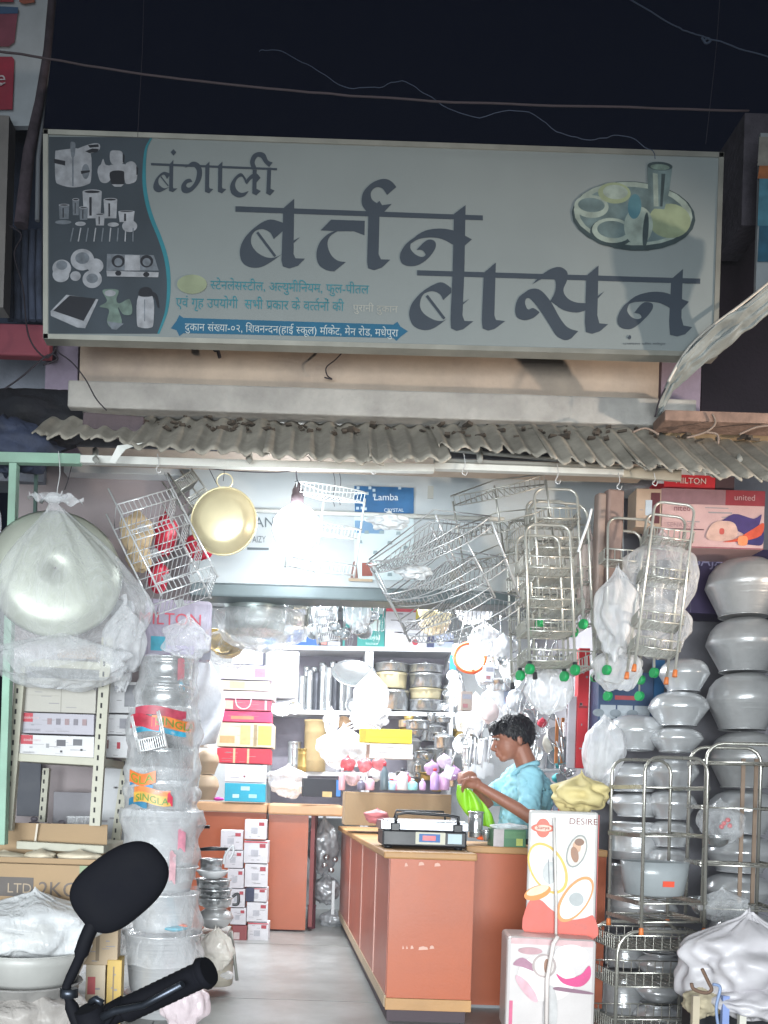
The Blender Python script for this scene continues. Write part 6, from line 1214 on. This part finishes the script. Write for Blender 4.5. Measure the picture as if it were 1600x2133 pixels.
lbl(330, 1650, 83, 74, 14, 'e0884c', None, None, .5); lbl(330, 1664, 83.5, 76, 20, 'd9a84c', 'SINGLA', '4f8c3c', .5); lbl(366, 1664, 84, 10, 20, 'c8304c'); lbl(388, 1400, 62, 22, 44, 'c83a54'); lbl(385, 1432, 64, 10, 9, '2fa0c0'); lbl(388, 1745, 86, 14, 40, 'cf8a9c'); lbl(370, 1800, 80, 12, 60, 'caa0a8')
lbl(300, 1672, 80, 40, 14, '35799c')
bag('turquoise_cloth', 'turquoise and orange cloth in the bucket of the can column', 365, 1933, 4.2, (.06, .05, .015), 221, cm('2f9fb8'), cat='cloth', knot=False, nu=18, nv=10)
bag('orange_packet', 'small orange packet beside the turquoise cloth', 378, 1928, 4.22, (.03, .03, .012), 222, MATS['orange_plastic'], cat='packet', knot=False, nu=14, nv=10)
bag('plastic_bag', 'clear bag with pink print at the foot of the can column', 385, 2090, 4.0, (.1, .08, .12), 223, film('pinkish_film', (.82, .7, .74), .4, .9), amp=.3, knot=False)
# Milton style bag on top
mbx = pbox('printed_bag', 'lilac plastic bag with red capital letters above the can column', 'plastic bag', 302, 1248, 440, 1372, 4.45, .12, film('lilac_film', (.62, .58, .72), .45, .9, .25, .7, 10), text=[('MILTON', -.1, .56, .2, 'c8485c')], prints=[(.1, .12, .32, .36, '38a0b8'), (.35, .08, .75, .22, '9a8cb4'), (.8, .0, 1, .18, '8c8c98')], bevel=.02, yaw=.1)
bag('plastic_bag', 'milky torn bag wrapped round the top of the lilac printed bag', 390, 1330, 4.35, (.1, .06, .1), 224, m_film, amp=.5, knot=False)
tier_rack('small wire stand leaning on the can column left side', W(318, 1560, 4.05), .12, .06, 1, .16, m_wire, (0, -.25, .3), 'wire_stand')
# ================================================================ stools, pans, small boxes
for l, x, yb, hw, yt, k, m in (('black handled steel saucepan topmost of the pan pile', 440, 1812, 24, 1790, 'pan', m_steel), ('white enamel lid second in the pan pile', 442, 1830, 32, 1814, 'bowl', cm('d8dadc')), ('steel pan third in the pile beside the white boxes', 444, 1850, 36, 1832, 'pan', m_steel), ('steel pan fourth in the pile beside the white boxes', 446, 1868, 36, 1852, 'pan', m_steel),
                         ('steel pan fifth in the pile beside the white boxes', 447, 1886, 36, 1870, 'pan', m_steel), ('round grey pot under the pan pile', 448, 1932, 38, 1888, 'handi', m_alud), ('lower pale pot on the floor under the stool', 452, 2050, 34, 1990, 'can', mat('beige_pot', 'a9a295', .6))):
    pot(l, x, yb, 4.75, hw, yt, m, k, 'pans and pots piled on the stool')
for i, (x, y) in enumerate(((446, 1768), (405, 1722))):
    A = W(x, y, 4.7); t = [q for q in COL.objects if q.get('label', '').startswith(('black handled steel saucepan', 'white enamel lid second')[i])][0]
    MB().tube([A+Vector((-.09, 0, -.008)), A+Vector((-.02, 0, 0)), A+Vector((.08, -.01, .002))], [.007, .011, .009], n=8).build('grip', m_blackp, t)
wire([(478, 1790), (486, 1775), (484, 1762), (470, 1780), (466, 1800)], 4.65, .007, cm('c6c8cc'), 'jug_handle', 'white jug handle right of the pan pile', 'handle')
wire([(484, 1868), (496, 1862), (496, 1882), (484, 1884)], 4.65, .008, m_blackp, 'pan_grip', 'small black pan grip right of the pan pile', 'handle')
st = thing('metal_stool', 'grey metal stool with plastic sheet carrying the pan pile', 'stool', W(448, 2040, 4.75))
MB().box(W(415, 1945, 4.65), W(482, 1934, 4.95)).build('seat', m_wired, st)
for x0, x1, d in ((482, 494, 4.65), (414, 404, 4.65), (478, 488, 4.98), (418, 410, 4.98)):
    MB().tube([W(x0, 1940, d), W(x1, 2042 if d < 4.8 else 2010, d)], .009, n=6).build('leg', m_wired, st)
bag('plastic_bag', 'crumpled pale plastic hanging down from the metal stool', 450, 1975, 4.62, (.09, .05, .1), 231, film('beige_film', (.72, .68, .62), .5, .95), amp=.4, knot=False)
gw = 'small white printed boxes piled before the left counter'
pw = [(.65, .7, .9, .88, 'a8404c'), (.3, .3, .6, .6, 'b4b4bc')]
for i, (x0, y0, x1, y1) in enumerate(((510, 1708, 555, 1748), (508, 1752, 558, 1798), (510, 1800, 558, 1848), (512, 1850, 556, 1878), (514, 1880, 558, 1920), (516, 1922, 559, 1962))):
    pbox('white_box', ('first', 'second', 'third', 'fourth', 'fifth', 'sixth')[i]+' from the top of the right column of small white boxes before the left counter', 'box', x0, y0, x1, y1, 6.45, .15, 'd6d5da', pw+[(0, .92, .98, .99, 'c04a58')][:(i % 2)]+([(0, 0, .4, 1, '3a3e58')] if i == 3 else []), group=gw, yaw=rnd.uniform(-.06, .06))
for i, (x0, y0, x1, y1) in enumerate(((460, 1730, 506, 1770), (468, 1772, 506, 1808), (474, 1810, 508, 1850), (478, 1852, 510, 1890), (480, 1892, 512, 1926), (484, 1928, 514, 1964))):
    pbox('white_box', ('first', 'second', 'third', 'fourth', 'fifth', 'sixth')[i]+' from the top of the left column of small white boxes before the left counter', 'box', x0, y0, x1, y1, 6.42, .15, 'cfccd2' if i < 5 else '8c4448', pw if i < 5 else [(.1, .2, .5, .6, 'c9b8b8')], group=gw, yaw=rnd.uniform(-.06, .06))
# paper scrap on floor edge
MB().box((0, 0, 0), (.05, .04, .003))
# tube fittings
for i, (tx, ty, tz) in enumerate(TUBES):
    t = thing('tube_fitting', ('front', 'rear left', 'rear right')[i]+' fluorescent tube fitting under the shop ceiling', 'lamp', (tx, ty, 2.72))
    MB().box((tx-.62, ty-.03, 2.66), (tx+.62, ty+.03, 2.715)).build('batten', cm('d8dadc'), t)
    MB().tube([(tx-.6, ty, 2.63), (tx+.6, ty, 2.63)], .014, n=8).build('tube', mat('tube_glow', 'f2f8ff', .5, emit=6), t)
# ================================================================ MOTORCYCLE MIRROR
mc = thing('motorcycle', 'black motorcycle handlebar and mirror silhouetted in the left foreground', 'motorcycle', W(200, 2133, 1.7)-Vector((0, 0, .1)))
m_mb = mat('satin_black', '05060d', .8, var=.2, bump=.1, spec=.15); dm = 1.6
c = W(251, 1845, dm); Lm = .091; Wm = .062; ang = radians(40)
def mir(u, v):
    a = 2*pi*u; s_ = 1-v*v*v if False else v
    k = s_; n_ = 2.7; ca, sa = cos(a), sin(a); x = abs(ca)**(2/n_)*(1 if ca > 0 else -1)*Lm*(1.0); z = abs(sa)**(2/n_)*(1 if sa > 0 else -1)*Wm*(1-.1*ca)
    r = sin(k*pi/2); y = -.028*cos(k*pi/2)
    X = x*r; Z = z*r; return c+Vector((X*cos(ang)-Z*sin(ang), y, X*sin(ang)+Z*cos(ang)))
MB().grid(mir, 48, 12, wrap=True).build('mirror_housing', m_mb, mc)
MB().grid(lambda u, v: (lambda p: Vector((c.x+(p.x-c.x)*.97, c.y+.003+.002*(1-v), c.z+(p.z-c.z)*.97)))(mir(u, 1)) if v > .01 else c+Vector((0, .004, 0)), 48, 1, wrap=True).build('mirror_glass', mat('mirror_glass', '9aa0a8', .05, metal=1), mc)
MB().tube(crom([W(196, 1920, dm), W(180, 1955, dm), W(166, 1995, dm), W(150, 2030, dm), W(139, 2055, dm), W(142, 2075, dm), W(158, 2120, dm), W(175, 2160, dm)], 4, False), [.013]*8+[.009]*6+[.008]*8+[.012]*7, n=10).build('mirror_stem', m_mb, mc)
MB().tube([W(185, 2075, dm-.01)+Vector((0, 0, -.02)), W(205, 2150, dm)], [.026, .03], n=12).build('clamp', m_mb, mc)
MB().tube([W(150, 2165, dm+.02), W(215, 2120, dm), W(262, 2098, dm)], [.019, .019, .022], n=12).build('switch_housing', m_mb, mc)
g0, g1 = W(262, 2104, dm), W(424, 2028, dm-.06); ax = (g1-g0); n = 26
pts = [g0+ax*i/n for i in range(n+1)]; MB().tube(pts, [.0225+(.0014 if i % 2 else 0) for i in range(n)]+[.026], n=14).build('grip', m_mb, mc)
MB().tube([g1, g1+ax.normalized()*.012], [.029, .025], n=14).build('bar_end', m_mb, mc)
MB().tube([W(215, 2118, dm-.03), W(240, 2106, dm-.04), W(300, 2094, dm-.06), W(380, 2050, dm-.1)], [.008, .007, .006, .006], n=8).build('lever', mat('lever_alloy', '3a3f48', .35, metal=.8), mc)
# ================================================================ SHOPKEEPER
def capsule(mb, a, b, r0, r1, n=14):
    a, b = Vector(a), Vector(b); mb.tube([a, b], [r0, r1], n=n); mb.ball(a, r0, n); mb.ball(b, r1, n)
def fuse(mb, name, m, parent, voxel, smooth=4, disp=0):
    o = mb.build(name+'_raw', m, parent)
    q = o.modifiers.new('r', 'REMESH'); q.mode = 'VOXEL'; q.voxel_size = voxel; q.use_smooth_shade = True
    q = o.modifiers.new('s', 'SMOOTH'); q.factor = .6; q.iterations = smooth
    me = bpy.data.meshes.new_from_object(o.evaluated_get(bpy.context.evaluated_depsgraph_get()))
    bpy.data.objects.remove(o); me.name = name
    if disp:
        for v in me.vertices:
            k = v.co*1; v.co += v.normal*disp*(noise.noise(Vector((k.x*14, k.y*14, k.z*9)))+.6*noise.noise(Vector((k.x*30+k.z*18, k.y*20, k.z*26))))
    r = bpy.data.objects.new(name, me); COL.objects.link(r); r.parent = parent
    me.materials.clear(); me.materials.append(m); me.polygons.foreach_set('use_smooth', [True]*len(me.polygons)); return r
PD_ = 5.0
pf = W(1085, 1660, PD_); base = Vector((pf.x, PD_, 0))
per = thing('person', 'dark haired shopkeeper in a light blue shirt holding a lime green bag behind the counter', 'person', base)
m_skin = mat('skin', '946351', .5, var=.08, scale=6); m_shirt = mat('blue_shirt', '8ec4d4', .8, var=.08, scale=8, bump=.25, bscale=25); m_hair = mat('black_hair', '101018', .42, var=.4, scale=40, bump=.8, bscale=90); m_trou = mat('dark_trousers', '2c3038', .8)
hc = W(1066, 1540, PD_)          # head centre
fd = Vector((-.92, -.12, -.2)).normalized()      # face direction: left, slightly down
fz = Vector((-.2, 0, .97)); fz = (fz-fd*fz.dot(fd)).normalized(); fs = fd.cross(fz)
HM = Matrix((fd, fs, fz)).transposed()
def hp(x, y, z): return hc+HM @ (Vector((x, y, z))*1.1)
b = MB()
b.ball(hp(-.012, 0, .022), (.098, .076, .092), 20, HM); b.ball(hp(.028, 0, -.03), (.062, .058, .078), 18, HM); b.ball(hp(.058, 0, -.085), (.026, .03, .022), 12, HM)   # cranium, jaw, chin
b.tube([hp(.084, 0, .012), hp(.1, 0, -.018), hp(.107, 0, -.036)], [.008, .011, .014], n=10); b.ball(hp(.098, 0, -.036), (.014, .017, .01), 10, HM)             # nose
b.ball(hp(.086, 0, -.056), (.012, .024, .0075), 10, HM); b.ball(hp(.084, 0, -.069), (.012, .02, .008), 10, HM)     # lips
for s_ in (-1, 1):
    b.ball(hp(-.012, s_*.076, -.01), (.018, .009, .032), 12, HM); b.ball(hp(.078, s_*.028, .03), (.014, .026, .008), 10, HM)     # ears, brows
nk0, nk1 = hp(-.035, 0, -.05), W(1098, 1598, PD_)
capsule(b, nk0, nk1, .052, .058)
chest = W(1100, 1658, PD_)+Vector((0, .02, 0)); waist = W(1088, 1790, PD_)+Vector((0, .03, 0)); hip = Vector((waist.x, waist.y, .82))
sh_r = W(1106, 1624, PD_-.14)+Vector((0, 0, 0)); sh_l = W(1084, 1614, PD_+.17)
el_r = W(1104, 1700, PD_-.26); el_l = W(1010, 1672, PD_+.1)
wr_r = W(1002, 1640, PD_-.22); wr_l = W(985, 1630, PD_+.02)
b.ball(chest, (.12, .165, .17), 18); capsule(b, chest, waist, .12, .11); b.ball(hip, (.12, .155, .11), 16)
for s_, sh_, el, wr in ((1, sh_r, el_r, wr_r), (-1, sh_l, el_l, wr_l)):
    capsule(b, nk1+Vector((0, 0, -.03)), sh_, .05, .055); capsule(b, sh_, el, .05, .04); capsule(b, el, wr, .038, .026)
    hnd = (wr-el).normalized(); pc = wr+hnd*.045; b.ball(pc, (.045, .026, .034), 12)
    for k in range(4):
        o_ = pc+Vector((-.02, -.018+.013*k if s_ > 0 else .018-.013*k, .018-.012*k)); L = (.03, .034, .032, .026)[k]
        capsule(b, o_, o_+Vector((-L, -.004, -.006)), .0095, .009, 8); capsule(b, o_+Vector((-L, -.004, -.006)), o_+Vector((-L-.006, -.002, -.03)), .009, .0078, 8)
    capsule(b, pc+Vector((.0, -.02*s_, .012)), pc+Vector((-.03, -.03*s_, .022)), .012, .01, 8); capsule(b, pc+Vector((-.03, -.03*s_, .022)), pc+Vector((-.055, -.022*s_, .012)), .01, .0085, 8)
for s_ in (-1, 1):
    hj = hip+Vector((0, s_*.085, -.03)); kn_ = Vector((hj.x-.02, hj.y, .44)); an = Vector((hj.x, hj.y, .07))
    capsule(b, hj, kn_, .085, .055); capsule(b, kn_, an, .052, .036); capsule(b, an+Vector((0, 0, -.035)), an+Vector((-.15, 0, -.045)), .034, .028)
fuse(b, 'body', m_skin, per, .0055, 3)
s = MB(); s.ball(chest+Vector((0, 0, .0)), (.14, .19, .165), 18); capsule(s, chest, waist, .14, .135); s.ball(hip+Vector((0, 0, .05)), (.14, .17, .13), 16)
for sh_, el in ((sh_r, el_r), (sh_l, el_l)):
    capsule(s, nk1+Vector((.01, 0, -.05)), sh_, .062, .072); m_ = sh_.lerp(el, .72); capsule(s, sh_, m_, .07, .064)
fuse(s, 'shirt', m_shirt, per, .007, 4, .02)
cl_ = MB()
for s_ in (-1, 1): cl_.tube(crom([nk1+Vector((.055, 0, .02)), nk1+Vector((.03, s_*.06, .02)), nk1+Vector((-.05, s_*.055, -.012)), nk1+Vector((-.085, s_*.015, -.055))], 4, False), [.016]*12+[.012], n=8)
cl_.build('collar', m_shirt, per)
tr = MB(); tr.ball(hip+Vector((0, 0, -.01)), (.135, .17, .11), 16)
for s_ in (-1, 1):
    hj = hip+Vector((0, s_*.085, -.03)); capsule(tr, hj, Vector((hj.x-.02, hj.y, .44)), .095, .07); capsule(tr, Vector((hj.x-.02, hj.y, .44)), Vector((hj.x, hj.y, .1)), .068, .058)
fuse(tr, 'trousers', m_trou, per, .012, 3)
h_ = MB()
def hairfn(u, v):
    th = pi*(.02+.78*v); a = 2*pi*u; n_ = Vector((sin(th)*cos(a), sin(th)*sin(a), cos(th)))
    front = max(0, cos(a)); side = abs(sin(a)); cut = 1-front**.8*.47-side*.14*(1-front)
    cut *= 1+.07*noise.noise(Vector((cos(a)*7, sin(a)*7, 2)))+.04*noise.noise(Vector((cos(a)*22, sin(a)*22, 2)))
    th2 = th*cut; n_ = Vector((sin(th2)*cos(a), sin(th2)*sin(a), cos(th2)))
    r = 1+.025*noise.noise(Vector((n_.x*5, n_.y*5, n_.z*5)))+.03*noise.noise(Vector((n_.x*16, n_.y*16, n_.z*16)))
    return hp(-.018+n_.x*.105*r, n_.y*.083*r, .026+n_.z*.1*r)
h_.grid(hairfn, 40, 20, wrap=True)
for k in range(26):     # short fringe tufts
    a = rnd.uniform(-.9, .9); p = Vector((cos(a)*.1, sin(a)*.078, .07+rnd.uniform(-.01, .02)))
    h_.tube([hp(p.x-.03, p.y, p.z+.012), hp(p.x-.002, p.y, p.z), hp(p.x+.006, p.y*1.05, p.z-.022)], [.01, .008, .001], n=5)
for k in range(520):     # short locks lying over the head
    u, v = rnd.random(), rnd.uniform(.1, 1); p = hairfn(u, v); q = hairfn(u+rnd.uniform(-.02, .02), min(1.06, v+rnd.uniform(.1, .17)))
    o_ = (p-hc).normalized(); h_.tube([p-o_*.004, p.lerp(q, .5)+o_*.002, q+o_*rnd.uniform(-.005, .001)], [.005, .0045, .0008], n=4, cap=False)
h_.build('hair', m_hair, per)
ey = MB()
for s_ in (-1, 1): MB().ball(hp(.08, s_*.03, .012), (.009, .012, .008), 10, HM).build('eye', mat('eye_white', 'b9b0aa', .3), per); MB().ball(hp(.087, s_*.03, .012), (.004, .006, .006), 8, HM).build('iris', mat('iris_dark', '120c0a', .2), per); MB().tube([hp(.088, s_*.012, .034), hp(.09, s_*.03, .039), hp(.078, s_*.05, .034)], [.003, .0045, .002], n=6).build('eyebrow', m_hair, per)
# the lime green bag held in the hands
def limef(u, v):
    y0, x0 = 1642+v*78, 968+v*40; wv_ = 14+24*sin(min(1, v*1.5)*pi/2)*(1-.55*v); q = W(x0+(u-.5)*2*wv_, y0+(u-.5)*14, PD_-.16)
    q.y += .03*cos((u-.5)*pi)*-1+.012*sin(u*14+v*6); return q
o = MB().grid(limef, 18, 20).build('lime_bag', mat('lime_plastic', '8ccf28', .4, var=.12, bump=.4, bscale=18), solid=.012, loc=W(985, 1680, PD_-.16)); tag(o, 'lime green plastic pouch hanging from the hands of the shopkeeper', 'pouch')
# ================================================================ more clutter
def item(kind, lb_, x, yb, d, hw, h, c_, metal=False):
    m = m_steel if metal else cm(c_, .4, var=.2)
    return pot(lb_, x, yb, d, hw, yb-h, m, kind, 'small goods crowding the right side of the shop', {'can': 'jar', 'bowl': 'bowl', 'pan': 'pan', 'lidded': 'pot', 'bucket': 'mug'}[kind], {'can': 'jar', 'bowl': 'plastic_bowl', 'pan': 'saucepan', 'lidded': 'lidded_pot', 'bucket': 'mug'}[kind])
wbox('side_shelf', 1130, 1692, 1240, 1698, 5.7, .3, MATS['white_laminate'], 'shelf', 'white side shelf behind the shopkeeper back', bevel=.002)
wbox('side_shelf', 1118, 1602, 1200, 1607, 5.75, .3, MATS['white_laminate'], 'shelf', 'upper white side shelf behind the shopkeeper collar', bevel=.002)
for a in (('can', 'white jar on the upper side shelf behind the shopkeeper', 1128, 1601, 5.8, 8, 34, 'd8d8dc'), ('can', 'clear grey jar second on the upper side shelf', 1146, 1601, 5.8, 8, 28, 'a9b0b8'), ('bucket', 'turquoise mug on the upper side shelf', 1164, 1601, 5.8, 8, 18, '58b4bc'),
          ('lidded', 'little steel pot at the end of the upper side shelf', 1184, 1601, 5.8, 10, 24, 'c8c8cc', True), ('can', 'pink lidded jar on the lower side shelf', 1142, 1691, 5.75, 8, 30, 'd8a0b0'), ('can', 'blue white jar on the lower side shelf', 1160, 1691, 5.75, 8, 36, 'b0c4dc'),
          ('bowl', 'stacked white bowl on the lower side shelf', 1184, 1691, 5.75, 15, 14, 'd8dadc'), ('bowl', 'second stacked white bowl on the lower side shelf', 1184, 1684, 5.77, 15, 14, 'd0d2d6'), ('bucket', 'red mug hidden beside the yellow paper bag', 1168, 1691, 5.65, 7, 16, 'b83a44'),
          ('lidded', 'steel pot low in the middle compartment behind the hands', 948, 1640, 6.9, 16, 34, 'ccc', True), ('can', 'steel jar behind the raised hands of the shopkeeper', 972, 1600, 6.6, 10, 44, 'ccc', True), ('pan', 'steel saucepan hanging above the shopkeeper head', 1045, 1440, 6.2, 20, 24, 'ccc', True),
          ('pan', 'small saucepan hanging right of the shopkeeper head', 1128, 1470, 5.8, 16, 22, 'ccc', True), ('bowl', 'white bowl hanging above the shopkeeper head', 1010, 1425, 6.3, 20, 18, 'dcdcdf'), ('bucket', 'steel mug hanging right of the orange sieve', 1035, 1395, 6.4, 13, 26, 'ccc', True),
          ('can', 'tall white flask left of the shopkeeper face', 1006, 1592, 6.2, 10, 52, 'd4d4d8'), ('lidded', 'round steel pot at the right end of the back heap', 925, 1560, 7.2, 22, 36, 'ccc', True), ('pan', 'wide steel pan in the back heap under the upper shelf', 870, 1520, 7.3, 26, 18, 'ccc', True)):
    item(*a)
for i, (x, y, c_, nm) in enumerate(((1048, 1345, 'cfd2d6', 'white wrapped'), (1075, 1455, 'c8ccd2', 'grey wrapped'), (1020, 1480, 'd8c8c8', 'pinkish wrapped'), (1150, 1545, 'd8d4c8', 'cream wrapped'), (1105, 1400, 'c4c8d4', 'bluish wrapped'), (1062, 1395, 'dcdcdc', 'bright white wrapped'))):
    bag('goods_packet', nm+' packet hanging in the crowded right side above the shopkeeper', x, y, 6.0, (.06, .05, .08), 300+i, cm(c_, .35, var=.15), cat='packet', amp=.3, knot=False, nu=22, nv=16)
for i, (x0, y0, x1, y1, c_, nm) in enumerate(((612, 1262, 640, 1310, 'c8b9a0', 'tan'), (756, 1232, 800, 1254, 'b8b0a0', 'beige'), (1050, 1420, 1072, 1470, '8c98b0', 'slate blue'), (1132, 1630, 1150, 1668, '4a88a8', 'blue'), (1010, 1385, 1030, 1420, 'c8ccd8', 'pale grey'), (960, 1440, 985, 1480, '9c8f88', 'brown grey'), (1090, 1440, 1106, 1480, 'd8d8dc', 'white'), (835, 1500, 870, 1515, 'a08c70', 'flat tan'))):
    pbox('small_carton', nm+' small carton tucked among the utensils inside the shop', 'carton', x0, y0, x1, y1, 6.2 if x0 > 900 else 7.4, .06, c_, [(.1, .6, .9, .85, '8a8c98'), (.15, .15, .6, .35, '9a6a70')], yaw=rnd.uniform(-.4, .4))
for i, (x, y) in enumerate(((575, 1262), (590, 1255), (640, 1258), (655, 1252), (668, 1262))):
    ladle(('first', 'second', 'third', 'fourth', 'fifth')[i]+' steel utensil from the left hanging behind the bagged vessel under the beam', x, y, 5.5, .2, (0, 1, 2, 3, 0)[i], rnd.uniform(-.3, .3), 'utensils behind the bagged vessel')
for i, (x, yb, hw, yt) in enumerate(((70, 1755, 16, 1705), (100, 1757, 14, 1718), (128, 1756, 12, 1712))):
    pot(('leftmost', 'middle', 'rightmost')[i]+' dusty grey vessel in the bottom compartment of the slotted shelf', x, yb, 4.55, hw, yt, mat('dusty_violet', '6f6a74', .6, var=.3), 'lidded', 'vessels in the bottom of the slotted shelf')
for i, (x, yb, hw, yt) in enumerate(((75, 1573+42, 0, 0),)): pass
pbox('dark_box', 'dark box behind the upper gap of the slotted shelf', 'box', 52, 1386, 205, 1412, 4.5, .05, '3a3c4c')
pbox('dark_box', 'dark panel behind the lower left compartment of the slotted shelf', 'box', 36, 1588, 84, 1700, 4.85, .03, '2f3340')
scp = MB().box((0, 0, 0), (.07, .05, .002)).build('paper_scrap', cm('c8ccd0'), loc=None); scp.location = (W(915, 2128, 4.1).x, 4.06, .001); tag(scp, 'white paper scrap on the floor at the foot of the counter', 'paper')
for i, (x, y) in enumerate(((470, 2030), (398, 1995))):
    bag('plastic_scrap', ('small white plastic scrap by the stool leg on the floor', 'pale plastic scrap at the foot of the wrapped can column')[i], x, y, 4.7, (.04, .03, .025), 320+i, m_film2, cat='plastic scrap', amp=.5, knot=False, nu=18, nv=12)
# motorcycle: cables and mounting nut
MB().tube(crom([W(240, 2106, dm-.03), W(225, 2128, dm-.02), W(205, 2160, dm), W(190, 2200, dm)], 5, False), .005, n=6).build('brake_cable', m_mb, mc)
MB().lathe([(.016, -.008), (.016, .008)], W(144, 2068, dm), 6, cap1=True).build('lock_nut', mat('lever_alloy', '3a3f48', .35, metal=.8), mc)
MB().tube([W(189, 2088, dm-.03), W(200, 2080, dm-.05), W(214, 2090, dm-.05)], .006, n=6).build('clamp_bolt', MATS['lever_alloy'], mc)
# thin night air lit by the lamps
hz = MB().box((-9, -6, -1.4), (9, 9.2, 6.2)).build('haze', bpy.data.materials.new('haze_air'), kind='stuff')
hm_ = hz.data.materials[0]; hm_.use_nodes = True; t_ = hm_.node_tree; t_.nodes.clear(); ou = t_.nodes.new('ShaderNodeOutputMaterial'); pv = t_.nodes.new('ShaderNodeVolumePrincipled')
pv.inputs['Color'].default_value = (.9, .93, 1, 1); pv.inputs['Density'].default_value = .005; pv.inputs['Anisotropy'].default_value = .35; t_.links.new(pv.outputs[0], ou.inputs['Volume'])
hz['label'] = 'faint haze in the night air round the shop front'
SC.cycles.volume_bounces = 0
